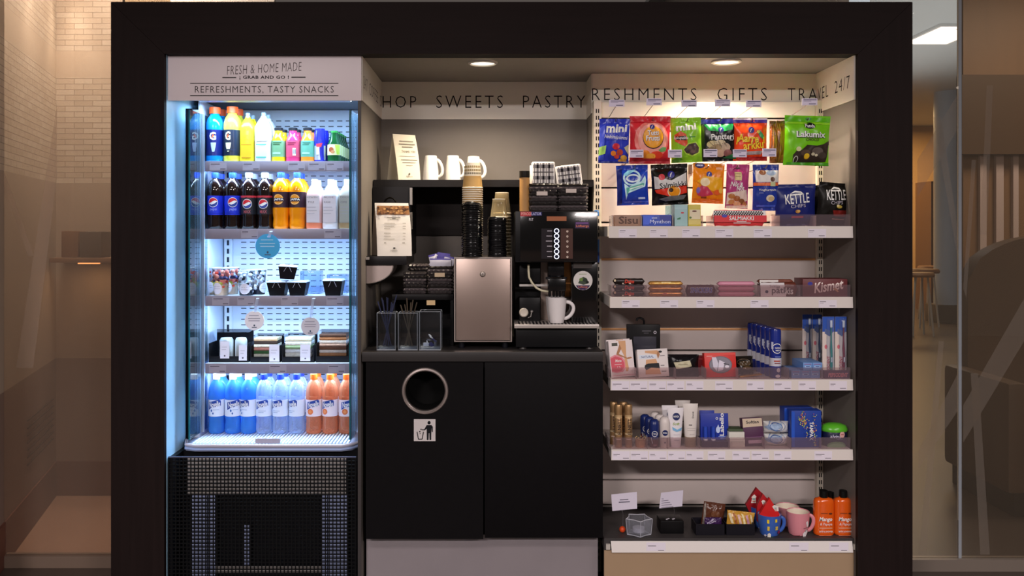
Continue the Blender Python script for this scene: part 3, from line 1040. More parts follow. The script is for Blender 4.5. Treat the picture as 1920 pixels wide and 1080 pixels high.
# fourth shelf: sandwiches
z4 = SHZ[3] + .0003
FILM = GL('e6f0ff', 1.55)
def sandwich(label, x0, x1, y0, kind, Y=.335):
    s = sc(Y)
    wd, h, d = (x1 - x0) * s, (below(0, Y, z4) - y0) * s, 0.1
    t = thing('sandwich_pack', label, 'sandwich', (PX((x0 + x1) / 2, Y), Y, z4), group='packed sandwiches on the fourth fridge shelf')
    mb = MB()
    a, b = wd / 2 - .001, h * .62
    mb.box(-a, a, 0, d, 0, .006, BOXK)
    mb.box(-a, -a + .004, 0, d, .006, b, BOXK)
    mb.box(a - .004, a, 0, d, .006, b, BOXK)
    mb.box(-a + .004, a - .004, 0, .003, .006, h * .2, BOXK)
    mb.box(-a + .004, a - .004, d - .003, d, .006, h, BOXK)
    mb.build('black_tray', t)
    fills = {'wrap': [], 'ham': ['e8dcc0', '3c6a34', 'e8a08a', 'f0e6d0', '3a2a24', 'e6c8a0'], 'egg': ['efe7d2', 'f6f2e4', '9fb888', 'e8ecdc', 'f2e8c8'], 'rye': ['b07848', 'e8d8c8', '7a4a30', 'c8a088', 'd9c8b8', 'a86a3c', '5a3a28']}[kind]
    mb = MB()
    if kind == 'wrap':
        for sx_, rr in ((-.13, .17), (.24, .15)):
            mb.lathe([(0, 0), (rr * wd, .004), (rr * wd, h * .62), (rr * wd * .8, h * .7), (0, h * .72)], M('eae4d2', .6, var=.1), 16, c=(sx_ * wd, .045, .008), sx=1, sy=1)
    else:
        n_ = len(fills)
        zz = h * .2
        for q, c_ in enumerate(fills):
            hh = (h * .72) / n_
            mb.box(-a + .012, a - .012, .006, d - .01, zz, zz + hh * .96, M(c_, .6, var=.3, vs=120, bump=.6), .003, 2)
            zz += hh
    mb.build('filling', t)
    mb = MB()
    mb.poly([(-a, .001, h * .2), (a, .001, h * .2), (a, .012, h * .97), (-a, .012, h * .97)], FILM)
    mb.poly([(-a, .012, h * .97), (a, .012, h * .97), (a, d - .004, h), (-a, d - .004, h)], FILM)
    mb.build('window_film', t, smooth=0)
    conv = conv_px((x0 + x1) / 2, below(0, Y, z4), s)
    st = {'wrap': [(448, 647, 463, 676), (413, 640, 430, 672)], 'ham': [(505, 646, 524, 678)], 'egg': [(563, 646, 582, 677)], 'rye': []}[kind]
    if st:
        it = []
        for q in st:
            it += [('r', *q, M('e6e2ee', .4)), ('r', q[0] + 3, q[1] + 10, q[2] - 4, q[1] + 11, M('b0acba', .5)), ('r', q[0] + 3, q[1] + 15, q[2] - 6, q[1] + 16, M('b0acba', .5)), ('e', (q[0] + q[2]) / 2, q[3] - 5, 1.6, 1.6, M('5a5664', .5))]
        art('price_sticker', it, conv, lambda x, zz, o: (x, -.001 - o, zz), t)
    return t
sandwich('two wraps in a black tray with white stickers, leftmost', 391, 466, 622, 'wrap')
sandwich('ham and salad sandwich in a black window box', 469, 525, 630, 'ham')
sandwich('pale egg sandwich in a black window box', 528, 589, 629, 'egg')
sandwich('rye sandwich stacked in layers in a black box, rightmost', 592, 655, 622, 'rye')

# bottom: water bottles
zb5 = FLZ + .0003
Y5 = .33
yb5 = below(0, Y5, zb5)
LBLUE, LCLR, LORG = CL('4f9ff0', .4, .08, 'a8d4ff'), CL('c6d6ee', .22, .06, 'e6f0ff'), CL('e6a07c', .28, .08, 'f8cdb0')
NAV = M('1a3f96', .4)
names = ['first', 'second', 'third', 'fourth', 'fifth', 'sixth', 'seventh', 'eighth', 'ninth']
for i, (cx, dx_, k) in enumerate(((406, 0, 0), (437, 5, 0), (466, -8, 0), (495, -1, 1), (526, -6, 1), (556.5, -9, 1), (588.5, 1, 2), (619, -3, 2), (650, 4, 2))):
    mat, capm = [(LBLUE, M('f4f8fc', .35)), (LCLR, M('2238b8', .35)), (LORG, M('f0661c', .35))][k]
    hx_ = cx + dx_
    its = [('p', [(hx_ - 12, 753.5), (hx_ + 9, 748.5), (hx_ + 12.5, 751), (hx_ + 12.5, 760.5), (hx_ - 4, 763), (hx_ - 12, 768)], NAV), ('t', 'Novelle', hx_ - 10, 752, hx_ + 11, 762.5, WHITE, {'sh': .1, 'b': .02, 'rot': 9})]
    if k == 2:
        its += [('e', hx_ - 5, 771, 5.5, 5.5, M('d9703a', .4)), ('e', hx_ - 5, 771, 3, 3, M('e8945a', .4))]
    elif k == 0:
        its += [('e', hx_ - 5, 769, 1.6, 2.5, M('3a6ab0', .4)), ('e', hx_ - 2, 774, 1.4, 2, M('3a6ab0', .4)), ('r', hx_ - 2, 767, hx_ + 9, 768, M('9ab0d0', .4))]
    else:
        its += [('r', hx_ - 6, 769, hx_ + 8, 770, M('9ab0d0', .4)), ('r', hx_ - 6, 772, hx_ + 4, 773, M('9ab0d0', .4))]
    kd = ['blue-tinted water bottle with white cap', 'clear water bottle with blue cap', 'peach-coloured water bottle with orange cap'][k]
    pos = ['at the left end of the bottom row', 'between two other white-capped ones', 'next to the blue-capped ones', 'next to the white-capped ones', 'in the middle of the three blue-capped', 'next to the peach-coloured ones', 'next to the blue-capped ones', 'in the middle of the three orange-capped', 'at the right end of the bottom row'][i]
    o = vessel('water_bottle', kd + ' ' + pos, 'bottle', cx, 702, yb5, 30, Y5, P_NOV, mat, (.905, 1, .42, capm, 1), [(749, 780, M('dfe8f8' if k < 2 else 'eadfe8', .35))], its, zb=zb5, group='water bottles on the fridge floor')
    row_copies(o, ['blue-tinted', 'clear', 'peach-coloured'][k] + ' water bottle in the second row, ' + names[i] + ' from the left end', 1, .078)

# round shelf talkers
for (cx, cy, rad, col, ra, lab, tx) in ((502, 461.5, 23, '3aa8dc', 1, 'round blue sign hanging from the second fridge shelf', '9fd0ea'), (477, 601, 18.3, 'f6f3fa', 2, 'round white sign hanging from the third fridge shelf, left one', '9a97a8'), (582, 612, 17.6, 'd9d6e0', 2, 'round grey-white sign hanging from the third fridge shelf, right one', '9a97a8')):
    Y = .285
    s = sc(Y)
    zr = SHZ[ra] - .01
    t = thing('shelf_sign', lab, 'sign', (PX(cx, Y), Y, PZ(cy, Y)), group='round signs hanging in the fridge')
    mb = MB()
    mb.lathe([(0, -.0006), (rad * s, -.0006), (rad * s, .0006), (0, .0006)], M(col, .45), 40, axis='y')
    mb.build('disc', t)
    art('print', [('r', cx - rad * .55, cy - rad * .55, cx + rad * .45, cy - rad * .47, M(tx, .5)), ('r', cx - rad * .65, cy - rad * .25, cx + rad * .6, cy - rad * .17, M(tx, .5)), ('r', cx - rad * .6, cy - .02 * rad, cx + rad * .55, cy + rad * .06, M(tx, .5)), ('e', cx, cy + rad * .5, rad * .08, rad * .1, M('35506a', .5)), ('r', cx - rad * .25, cy + rad * .66, cx + rad * .25, cy + rad * .74, M('4a5a70', .5))], conv_px(cx, cy, s), flat(.0006), t)
    dz = zr - t.location.z
    mb = MB()
    pts = [(0.004, -.001, rad * s * .85), (0.006, -.004, dz * .6), (0.012, -.002, dz), (0.014, .007, dz + .003)]
    for a, b in zip(pts, pts[1:]):
        mb.poly([(a[0] - .006, a[1], a[2]), (a[0] + .006, a[1], a[2]), (b[0] + .006, b[1], b[2]), (b[0] - .006, b[1], b[2])], CL('e8eef8', .3))
    mb.build('clear_strip', t)
# ------------------------------------------------------------------ counter bay: cabinet, worktop
WT = 0.986
BLKP = M('0d0b0d', 0.55, ior=1.2, var=0.2, vs=50, bump=0.1)
TOPM = M('2e2b2b', 0.4, var=0.1, vs=40)
cb = thing('base_cabinet', 'black two-door cabinet with round waste opening under the worktop', 'cabinet', (-0.04, 0.3, 0.28))
CX0, CX1 = XP1 + 0.004, XS - 0.002
bx('side_panel', CX0 + 0.012, CX0 + 0.03, 0.06, YM - 0.03, 0.285, 0.945, CARC, cb)
bx('side_panel', CX1 - 0.02, CX1 - 0.002, 0.06, YM - 0.03, 0.285, 0.945, CARC, cb)
bx('floor_panel', CX0 + 0.031, CX1 - 0.021, 0.06, YM - 0.03, 0.285, 0.303, CARC, cb)
bx('middle_panel', PX(907, .06) - .009, PX(907, .06) + .009, 0.061, YM - 0.03, 0.304, 0.944, CARC, cb)
HX, HZ_ = PX(797, .035), PZ(733, .035)
ox, oy, oz = cb.location
# left door with a round cut-out
def door_with_hole(x0, x1, z0, z1, hx, hz, r, y0, y1, name):
    mb = MB()
    n = 48
    i = mb.mi(BLKP)
    def ring(y):
        inner, outer = [], []
        for q in range(n):
            a = 2 * math.pi * q / n
            ca, sa = math.cos(a), math.sin(a)
            inner.append(mb.bm.verts.new((hx + r * ca - ox, y - oy, hz + r * sa - oz)))
            ts = []
            if ca > 1e-6: ts.append((x1 - hx) / ca)
            if ca < -1e-6: ts.append((x0 - hx) / ca)
            if sa > 1e-6: ts.append((z1 - hz) / sa)
            if sa < -1e-6: ts.append((z0 - hz) / sa)
            tt = min(ts)
            outer.append((hx + tt * ca, hz + tt * sa))
        for cxz in ((x0, z0), (x1, z0), (x1, z1), (x0, z1)):
            k = min(range(n), key=lambda q: (outer[q][0] - cxz[0]) ** 2 + (outer[q][1] - cxz[1]) ** 2)
            outer[k] = cxz
        outer = [mb.bm.verts.new((a - ox, y - oy, b - oz)) for a, b in outer]
        return inner, outer
    a, b = ring(y0), ring(y1)
    for q in range(n):
        q2 = (q + 1) % n
        for f in ((a[0][q], a[0][q2], a[1][q2], a[1][q]), (b[0][q2], b[0][q], b[1][q], b[1][q2]), (a[0][q2], a[0][q], b[0][q], b[0][q2]), (a[1][q], a[1][q2], b[1][q2], b[1][q])):
            mb.bm.faces.new(f).material_index = i
    bmesh.ops.recalc_face_normals(mb.bm, faces=mb.bm.faces[:])
    return mb.build(name, cb, smooth=30)
d1 = door_with_hole(PX(686, .035), PX(906, .035), PZ(1010.5, .035), PZ(679, .035), HX, HZ_, 39 * sc(.035), .035, .055, 'door')
mb = MB()
r1, r0 = 44 * sc(.035), 37.3 * sc(.035)
mb.lathe([(r0 - .001, .012), (r0, -.004), (r0 + .004, -.007), (r1 - .003, -.006), (r1, -.002), (r1, 0)], M('b5a9a4', .3, .85), 56, c=(HX - ox, .035 - oy, HZ_ - oz), axis='y')
mb.build('steel_ring', d1)
mb = MB()
mb.lathe([(r0, 0), (r0, .12), (0, .12)], M('050505', .8), 40, c=(HX - ox, .05 - oy, HZ_ - oz), axis='y')
mb.build('waste_chute', d1)
d2 = bx('door', PX(909, .035), PX(1130.5, .035), .035, .055, PZ(1008.5, .035), PZ(679, .035), BLKP, cb, .0006)
bx('top_rail', CX0 + 0.012, CX1 - 0.002, .048, .06, PZ(690, .035), .945, CARC, cb)
sg = bx('waste_pictogram', PX(776, .034), PX(816.5, .034), .0335, .0348, PZ(827, .034), PZ(786, .034), M('cfc8c8', .4), None)
tag(sg, 'white square pictogram of a person using a bin, under the round opening', 'sign')
s_ = sc(.0335)
cxp, ybp = VX + sg.location.x / s_, VY - (sg.location.z - EYE) / s_
K = DRK
art('pictogram', [('e', 804.5, 792.5, 3, 3.2, K), ('p', [(800, 797), (809, 797), (811.5, 800), (811.5, 810), (809.5, 810), (808.8, 802), (808.5, 825), (805.5, 825), (805, 812), (804, 812), (803.5, 825), (800.3, 825), (800, 804), (796, 807), (791, 806.5), (791, 804.8), (795.5, 805)], K),
    ('l', 782, 809.5, 784.5, 823, 1.6, K), ('l', 794, 809.5, 791.5, 823, 1.6, K), ('l', 784, 823.2, 792, 823.2, 1.6, K), ('r', 786, 808, 788.3, 810.3, K), ('r', 788.5, 804, 790.5, 806, K), ('r', 787, 812, 788.6, 813.5, K)], conv_px(cxp, ybp, s_), flat(.00065), sg)
wt_ = bx('worktop', CX0, CX1, 0.028, YM - 0.002, 0.950, WT, TOPM, None, .001)
tag(wt_, 'dark grey worktop running the width of the coffee counter', 'worktop')
pl = bx('plinth_panel', CX0 + .008, CX1 - .012, 0.09, 0.10, 0.0, 0.279, M('8a8286', .35, var=.12, vs=6, ior=1.6), None)
tag(pl, 'grey plinth panel under the black base cabinet', 'panel')
pl.name = 'plinth_panel'

# wall shelf unit with dark back
DKB = M('1d1614', .55)
ws = thing('wall_shelf_unit', 'black wall shelf with dark back panel above the coffee counter', 'shelf', (-.05, .5, 1.62))
bx('shelf_board', CX0, CX1, .352, YM - .001, 1.626, 1.655, M('1b191a', .45), ws)
bx('back_panel', PX(770, .63), CX1, YM - .014, YM - .001, PZ(441, .63), 1.6255, DKB, ws)
lk = thing('wall_cabinet', 'small black wall cabinet with side hinges behind the menu card', 'cabinet', (-.43, .48, 1.34))
bx('body', CX0, PX(769, .335), .335, YM - .015, 1.345, 1.6255, M('131215', .45), lk, .001)
for a, b in ((352, 384), (398, 430)):
    bx('hinge', PX(768.3, .333), PX(773, .333), .331, .345, PZ(b, .333), PZ(a, .333), M('9a9590', .35, .7), lk)
tr = thing('tray_shelf', 'black tray ledge holding the coffee menu card', 'shelf', (-.42, .25, 1.31))
bx('ledge', XP1 + .001, PX(762, .16), .16, .5, PZ(497, .16), 1.3445, M('1c1a1c', .4), tr, .003)
bx('steel_lip', XP1 + .001, PX(692, .15), .150, .1595, PZ(487, .15), PZ(482, .15), M('d9d4d0', .3, .6), tr)
sp = thing('steel_scoop', 'quarter-round steel chute under the menu ledge', 'bracket', (XP1 + .001, .2, PZ(498, .17)))
mb = MB()
rx, rz = 50 * sc(.17), 33 * sc(.17)
pts = [(0, 0)] + [(rx * math.cos(a), -rz * math.sin(a)) for a in [math.pi / 2 * q / 14 for q in range(15)]]
mb.prism(pts, -.03, .12, M('c9b9b4', .35, .6))
mb.build('bowl', sp)
mb = MB()
mb.tube([(p[0], -.03, p[1]) for p in pts[1:]], .0022, M('d8d0cc', .25, .8), 6)
mb.build('rim', sp)

# menu cards
def tent(name, label, cat, Y, zb, quad, leafpx, hpx, paper, side, items, cx, yb, group=None):
    """folded tent card; quad: front face corners in px (tl, tr, br, bl)"""
    s = sc(Y)
    cv = conv_px(cx, yb, s)
    t = thing(name, label, cat, (PX(cx, Y), Y, zb), group=group)
    tl, tr_, br, bl = [cv(*q) for q in quad]
    lean = .055
    mb = MB()
    th = .0012
    ft = [(bl[0], 0, 0), (br[0], 0, 0), (tr_[0], lean, tr_[1]), (tl[0], lean, tl[1])]
    n = 6
    def front(u, v):
        bulge = -.006 * math.sin(math.pi * v)
        a = Vector(ft[0]).lerp(Vector(ft[1]), u)
        b = Vector(ft[3]).lerp(Vector(ft[2]), u)
        p = a.lerp(b, v)
        p.x += (.0045 * math.sin(math.pi * v) if u > .5 else .0025 * math.sin(math.pi * v))
        p.y += bulge
        return p
    i = mb.mi(paper)
    for lay in (0, 1):
        g = [[mb.bm.verts.new(front(u / 4, v / n) + Vector((0, th * lay, 0))) for u in range(5)] for v in range(n + 1)]
        for v in range(n):
            for u in range(4):
                f = mb.bm.faces.new((g[v][u], g[v][u + 1], g[v + 1][u + 1], g[v + 1][u]))
                f.material_index = i
    mb.build('front_leaf', t, smooth=60)
    lx = cv(leafpx, yb)[0]
    back = [(lx, .11, 0), (lx + (br[0] - bl[0]), .11, 0), (tr_[0], lean + .001, tr_[1]), (tl[0], lean + .001, tl[1])]
    mb = MB()
    i = mb.mi(side)
    g = []
    for v in range(n + 1):
        row = []
        for u in range(5):
            a = Vector(back[0]).lerp(Vector(back[1]), u / 4)
            b = Vector(back[3]).lerp(Vector(back[2]), u / 4)
            p = a.lerp(b, v / n)
            p.y += .008 * math.sin(math.pi * v / n)
            p.x -= .002 * math.sin(math.pi * v / n)
            row.append(mb.bm.verts.new(p))
        g.append(row)
    for v in range(n):
        for u in range(4):
            mb.bm.faces.new((g[v][u], g[v][u + 1], g[v + 1][u + 1], g[v + 1][u])).material_index = i
    mb.build('back_leaf', t, smooth=60)
    H = (tl[1] + tr_[1]) / 2
    def sf(x, z, o):
        v = max(0, min(1, z / H))
        xl = bl[0] + (tl[0] - bl[0]) * v
        xr = br[0] + (tr_[0] - br[0]) * v
        u = (x - xl) / (xr - xl)
        p = front(max(0, min(1, u)), v)
        return (p.x, p.y - o - .0006, p.z)
    art('print', items, cv, sf, t, edge=.02)
    return t
CREAM = M('ece4cf', .6)
GT = M('8d8676', .55)
its = [('r', 746, 261, 772, 263.2, GT), ('r', 745, 266.5, 775, 269, GT), ('r', 751, 272, 771, 274.4, GT), ('t', 'THANK YOU', 750.5, 279.5, 776, 284, M('77705f', .55)), ('r', 747, 290.5, 776, 291.2, M('b5ad9a', .55)),
       ('r', 750, 297.5, 780, 298.6, GT), ('r', 753, 302.5, 777, 303.6, GT), ('r', 760, 308, 772, 308.8, GT), ('e', 767, 325, 1.6, 2, M('5b5445', .55)), ('t', 'Hilton', 762, 328, 773, 331.2, M('5b5445', .55))]
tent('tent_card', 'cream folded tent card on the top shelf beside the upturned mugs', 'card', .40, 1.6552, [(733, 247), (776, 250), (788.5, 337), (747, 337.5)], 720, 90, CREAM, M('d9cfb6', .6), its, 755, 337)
BEAN = [M('8a5a30', .5), M('b07c48', .5), M('6a4020', .5), M('c8985c', .5), M('4a2a14', .5)]
rnd = random.Random(4)
its = [('r', 703.5, 387.5, 765.5, 404.5, M('9a6a3c', .5))]
for q in range(70):
    x_, y_ = rnd.uniform(705.5, 763), rnd.uniform(389, 403)
    its.append(('e', x_, y_, rnd.uniform(1.6, 3), rnd.uniform(1, 1.9), rnd.choice(BEAN)))
its += [('r', 723, 409.3, 748, 411.2, M('8a857c', .5)), ('r', 729, 413.5, 744, 414.3, GT)]
for q, yy in enumerate((420.5, 426, 430.5, 439, 444.5, 450)):
    its += [('r', 718.5, yy, 718.5 + rnd.uniform(10, 20), yy + 1.1, GT), ('r', 752 - (yy - 420) * -.05, yy, 758, yy + 1.1, GT), ('r', 719, yy + .8, 757, yy + 1.1, M('cfc9bd', .5))]
its += [('r', 719.5, 457, 723.5, 458.4, GT), ('r', 753, 457, 758, 458.4, GT), ('e', 739, 467.6, 2, 1.8, M('4a463e', .5)), ('t', 'Hilton', 733, 470.5, 745, 474, M('4a463e', .5))]
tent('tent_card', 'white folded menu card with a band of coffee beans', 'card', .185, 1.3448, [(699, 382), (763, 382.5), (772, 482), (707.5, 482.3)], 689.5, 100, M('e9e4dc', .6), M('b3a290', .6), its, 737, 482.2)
cl = thing('bulldog_clip', 'black clip on the wall cabinet behind the menu card', 'clip', (PX(731, .325), .325, PZ(383, .325)))
mb = MB()
mb.box(-.034, .034, 0, .008, 0, .006, M('3a3020', .4, .5), .001)
mb.lathe([(.024, 0), (.026, .004), (.02, .006)], M('15130f', .3), 16, c=(0, .001, .004), axis='y', a0=0, a1=math.pi)
mb.build('jaw', cl)

# upturned mugs on the shelf
MUGW = M('f1ece2', .25, coat=.3)
def mug_mesh(t, r0, r1, h, mat, hr, inv=False, inner=None, hy=0.0, wall=.003):
    """r0 bottom radius, r1 rim radius; inv: rim down"""
    P = [(0, .004), (r0 * .82, .004), (r0 * .86, 0), (r0 * .95, .001), (r0, .006)]
    for q in range(1, 9):
        v = q / 8
        P.append((r0 + (r1 - r0) * v + .05 * r0 * math.sin(math.pi * v) * (1 if r1 < r0 * 1.5 else .4), .006 + (h - .006) * v))
    P += [(P[-1][0] - wall * .5, h + .001), (P[-1][0] - wall, h - .002)]
    ip = [(max(.002, a - wall), b) for a, b in P[4:-2]]
    P2 = P + [(a, b) for a, b in reversed(ip)][1:] + [(0, .009)]
    if inv:
        P2 = [(a, h - b) for a, b in P2]
    mb = MB()
    if inner is not None:
        k = len(P) - 1
        P2 = [(p[0], p[1]) if q < k else (p[0], p[1], inner) for q, p in enumerate(P2)]
    mb.lathe(P2, mat, 36)
    if inv:
        bmesh.ops.reverse_faces(mb.bm, faces=mb.bm.faces[:])
    mb.build('body', t, smooth=50)
    pts = []
    n = 14
    for q in range(n + 1):
        a = -math.pi / 2 + math.pi * q / n
        zz = h * .52 + h * .34 * math.sin(a)
        rr = (r0 + (r1 - r0) * (zz / h)) + hr * math.cos(a) * (1.0 + .15 * math.sin(a)) - .001
        if inv:
            zz = h - zz
        pts.append((rr, 0, zz))
    mb = MB()
    mb.tube(pts, .0045, mat, 8, 1.5)
    return mb.build('handle', t, (0, 0, 0), (0, 0, hy), smooth=60)
def mug(label, cx, wt, wb, y0, zb, Y, mat, inv=False, hr=.02, rz=-.35, group=None, yb=None, inner=None):
    s = sc(Y)
    yb = below(0, Y, zb)
    t = thing('coffee_mug', label, 'mug', (PX(cx, Y), Y, zb), (0, 0, rz), group)
    rb, rt = wb * s / 2, wt * s / 2
    mug_mesh(t, rt if inv else rb, rb if inv else rt, (yb - y0) * s, mat, hr, inv, inner)
    return t
m1 = mug('white mug upside down on the top shelf, nearest to the cream tent card', 808, 23, 31, 292, 1.6552, .41, MUGW, True, .022, group='upturned mugs on the top shelf')
dup(m1, (PX(849, .41), .41, 1.6552), 'white mug upside down on the top shelf, between the two others')
dup(m1, (PX(888, .45), .45, 1.6552), 'white mug upside down on the top shelf, behind the paper cup stack')

# steel bin box
sb = thing('steel_box', 'brushed steel box with lock standing on the worktop', 'box', (PX(906, .12), .12, WT))
ox, oy, oz = sb.location
x0, x1, z0, z1 = PX(851.5, .12), PX(960, .12), PZ(641, .12), PZ(482, .12)
STL = M('a7958c', .34, .75, var=.06, vs=30, stretch=(60, 1, 1))
STF = M('cfc3bc', .28, .8)
bx('body', x0 + .002, x1 - .002, .13, .42, z0 + .001, z1 - .001, M('4a4442', .4, .5), sb)
bx('door', x0 + .007, x1 - .007, .122, .1295, z0 + .006, z1 - .007, STL, sb, .0015)
mb = MB()
for a in ((x0, x1, z1 - .006, z1), (x0, x1, z0, z0 + .004), (x0, x0 + .005, z0 + .004, z1 - .006), (x1 - .005, x1, z0 + .004, z1 - .006)):
    mb.box(a[0] - ox, a[1] - ox, 0, .012, a[2] - oz, a[3] - oz, STF)
mb.build('frame', sb)
mb = MB()
mb.lathe([(.011, 0), (.011, -.003), (.0075, -.006), (.0075, -.010), (0, -.011)], STF, 24, axis='y')
mb.box(-.0008, .0008, -.0115, -.0105, -.004, .004, DRK)
mb.build('lock', sb, (PX(905, .12) - ox, .0015, PZ(514, .12) - oz))
for dx_ in (-.085, .085):
    for dy_ in (.03, .27):
        mb = MB()
        mb.lathe([(0, 0), (.011, 0), (.012, .003), (.011, z0 - WT + .001), (0, z0 - WT + .001)], DRK, 14)
        mb.build('foot', sb, (dx_, dy_, 0))
SBT = z1 + .0003

# cups and lids on the steel box
KRAFT, RIMW = M('c8a060', .55), M('efe6d2', .5)
def paper_cup(label, X, Y, z, r=.0395, h=.10, pattern=True, group=None):
    t = thing('paper_cup', label, 'cup', (X, Y, z), group=group)
    mb = MB()
    mb.lathe([(r + .002, 0), (r + .0025, .002), (r + .001, .0045), (r, .004, KRAFT), (r * .88, h * .48, RIMW), (r * .76, h), (r * .72, h - .004), (0, h - .004)], RIMW, 32)
    bmesh.ops.reverse_faces(mb.bm, faces=mb.bm.faces[:])
    mb.build('body', t, smooth=40)
    if pattern:
        its = []
        for j, yy in enumerate((.54, .66, .80)):
            for q in range(-5, 6):
                its.append(('r', q * .0072 - .0026, yy * h, q * .0072 + .0026, (yy + .08) * h, M('a89468' if j else '8a8270', .55)))
        art('printed_pattern', its, lambda a, b: (a, b), cyl(lambda q: r + (r * .76 - r) * q / h + .0006), t, edge=.01)
    return t
GC = 'kraft paper cups stacked upside down on the steel box'
Xc, Yc = PX(886, .19), .19
step = .0087
ncup = 32
ztop = SBT + step * (ncup - 1)
cups = []
proto = paper_cup('topmost kraft paper cup of the tall upside-down stack, printed with small squares', Xc, Yc, ztop)
proto['group'] = GC
sub = paper_cup('upside-down kraft paper cup at the bottom of the tall stack', Xc, Yc, SBT, pattern=False, group=GC)
for q in range(1, ncup - 1):
    dup(sub, (Xc, Yc, SBT + step * q), 'one of the kraft paper cups nested below the topmost cup of the tall stack')
sub['label'] = 'one of the kraft paper cups nested below the topmost cup of the tall stack'
LIDM = M('0e0e11', .22, coat=.5)
def lid(label, X, Y, z, r=.0405, rot=(0, 0, 0), group=None):
    o = None
    mb = MB()
    mb.lathe([(r, 0), (r + .0012, .002), (r, .005), (r * .94, .006), (r * .9, .013), (r * .86, .0145), (r * .82, .011), (0, .010)], LIDM, 36)
    o = mb.build('cup_lid', None, (X, Y, z), rot)
    return tag(o, label, 'lid', group)
GLD = 'black cup lids stacked on the steel box'
XL1, YL1 = PX(885, .135), .142
n1 = 27
l0 = lid('one of the black cup lids in the taller stack in front of the paper cups', XL1, YL1, SBT, rot=(0, 0, 0), group='black cup lids in the taller stack')
rnd = random.Random(9)
for q in range(1, n1):
    tl_ = (0, 0, 0) if q < 22 else (R(3 * (q - 21)), R(-2 * (q - 21)), 0)
    dup(l0, (XL1 + rnd.uniform(-.0012, .0012), YL1, SBT + .0074 * q), l0['label'], rot=(rnd.uniform(-.05, .05), rnd.uniform(-.06, .06), 0) if q < 24 else (R(-14), R(4), 0))
l0 = lid('one of the black cup lids in the shorter stack beside the coffee machine', PX(932, .15), .15, SBT, r=.037, group='black cup lids in the shorter stack')
for q in range(1, 22):
    dup(l0, (PX(932, .15) + rnd.uniform(-.001, .001), .15, SBT + .0068 * q), l0['label'], rot=(rnd.uniform(-.04, .04), rnd.uniform(-.04, .04), 0))
# clear tumblers
def clear_cup(label, X, Y, z, r, h, group):
    t = thing('clear_cup', label, 'cup', (X, Y, z), group=group)
    mb = MB()
    mb.lathe([(r * 1.05, 0, M('e2d8c2', .4)), (r * 1.06, .002, M('e2d8c2', .4)), (r, .004), (r * .76, h - .006), (r * .74, h), (0, h)], CL('b7a783', .3, .06, 'e9dfc6'), 28)
    bmesh.ops.reverse_faces(mb.bm, faces=mb.bm.faces[:])
    mb.build('body', t, smooth=40)
    mb = MB()
    mb.lathe([(r * .765, h - .012), (r * .745, h + .0005), (r * .6, h + .0012), (0, h + .001)], M('d9d0ba', .4), 28)
    mb.build('base_rim', t, smooth=40)
    return t
gz = SBT + .0068 * 22 + .004
clear_cup('clear plastic cup upside down on top of the shorter lid stack', PX(935.5, .15), .15, gz, .0335, PZ(373, .15) - gz, 'clear cups near the coffee machine')
Yq = .236
htop = PZ(361, Yq) - .085
cc = clear_cup('topmost clear plastic cup of the upside-down stack behind the shorter lid stack', PX(941, Yq), Yq, htop, .036, .085, 'clear cups near the coffee machine')
nn = int((htop - SBT) / .0128)
for q in range(1, nn + 1):
    dup(cc, (PX(941, Yq), Yq, htop - (htop - SBT) / nn * q), 'one of the clear plastic cups nested under the topmost one behind the lid stack', group='clear cups nested behind the lid stack')

# ------------------------------------------------------------------ coffee machine
CM = thing('coffee_machine', 'large black coffee machine with lit round selection buttons', 'coffee machine', (PX(1043, .1), .1, WT))
ox, oy, oz = CM.location
GK = M('08080a', .12, coat=.4)
GK2 = M('111113', .35)
Ym = .10
mx0, mx1 = PX(966, Ym), PX(1121, Ym)
zh0, zh1 = PZ(492, Ym), PZ(396, Ym)
zt0, zt1 = PZ(614, Ym), PZ(607, Ym)
bx('base', mx0 + .002, mx1 - .002, Ym + .005, .58, WT + .008, zt0, GK2, CM, .004)
for dx_ in (mx0 + .03, mx1 - .03):
    mb = MB()
    mb.lathe([(0, 0), (.016, 0), (.014, .009), (0, .009)], M('3a3634', .4), 14)
    mb.build('foot', CM, (dx_ - ox, .03, 0))
    mb = MB()
    mb.lathe([(0, 0), (.016, 0), (.014, .009), (0, .009)], M('3a3634', .4), 14)
    mb.build('foot', CM, (dx_ - ox, .42, 0))
bx('head', mx0, mx1, Ym, .58, zh0, zh1, GK2, CM, .004)
fp = bx('front_panel', mx0 + .0195, mx1 - .001, Ym - .004, Ym - .0002, zh0 + .003, zh1 - .002, GK, CM, .001)
bx('rear_column', mx0 + .004, mx1 - .004, .28, .58, zt0, zh0, GK2, CM)
s_ = sc(Ym)
cv = lambda a, b: (PX(a, Ym - .004) - ox, PZ(b, Ym - .004) - oz)
sf = lambda x, z, o: (x, -.004 - o, z)
WTX = M('d8d4dc', .4)
its = [('r', 975.5, 397, 996, 405.5, M('c22a38', .4)), ('r', 996, 397.5, 1016, 404.5, M('1a1a62', .4)), ('t', 'PERCO', 977, 398.3, 995.5, 403.5, M('f2b8b0', .4), {'b': .01}), ('t', 'LATOR', 996.5, 398.3, 1015, 403.5, M('c8c8f0', .4), {'b': .01}),
       ('t', 'PUT', 992, 409, 1000, 414, WTX, {'b': .01}),
       ('r', 1015, 428.5, 1036, 485, M('241f24', .35)), ('r', 1051, 428.5, 1074, 485, M('4a2a20', .35)),
       ('t', 'WMF', 1079, 411.5, 1085.5, 413, WTX), ('t', '1200 s', 1087, 410.5, 1101.5, 414.5, WTX), ('r', 1078, 416.5, 1105, 428, M('3a1e50', .4)), ('t', 'Löfbergs', 1080, 421.5, 1103.5, 427, M('f08a5a', .4), {'b': .01}), ('r', 1080, 417.5, 1103, 419, M('a06ac0', .4))]
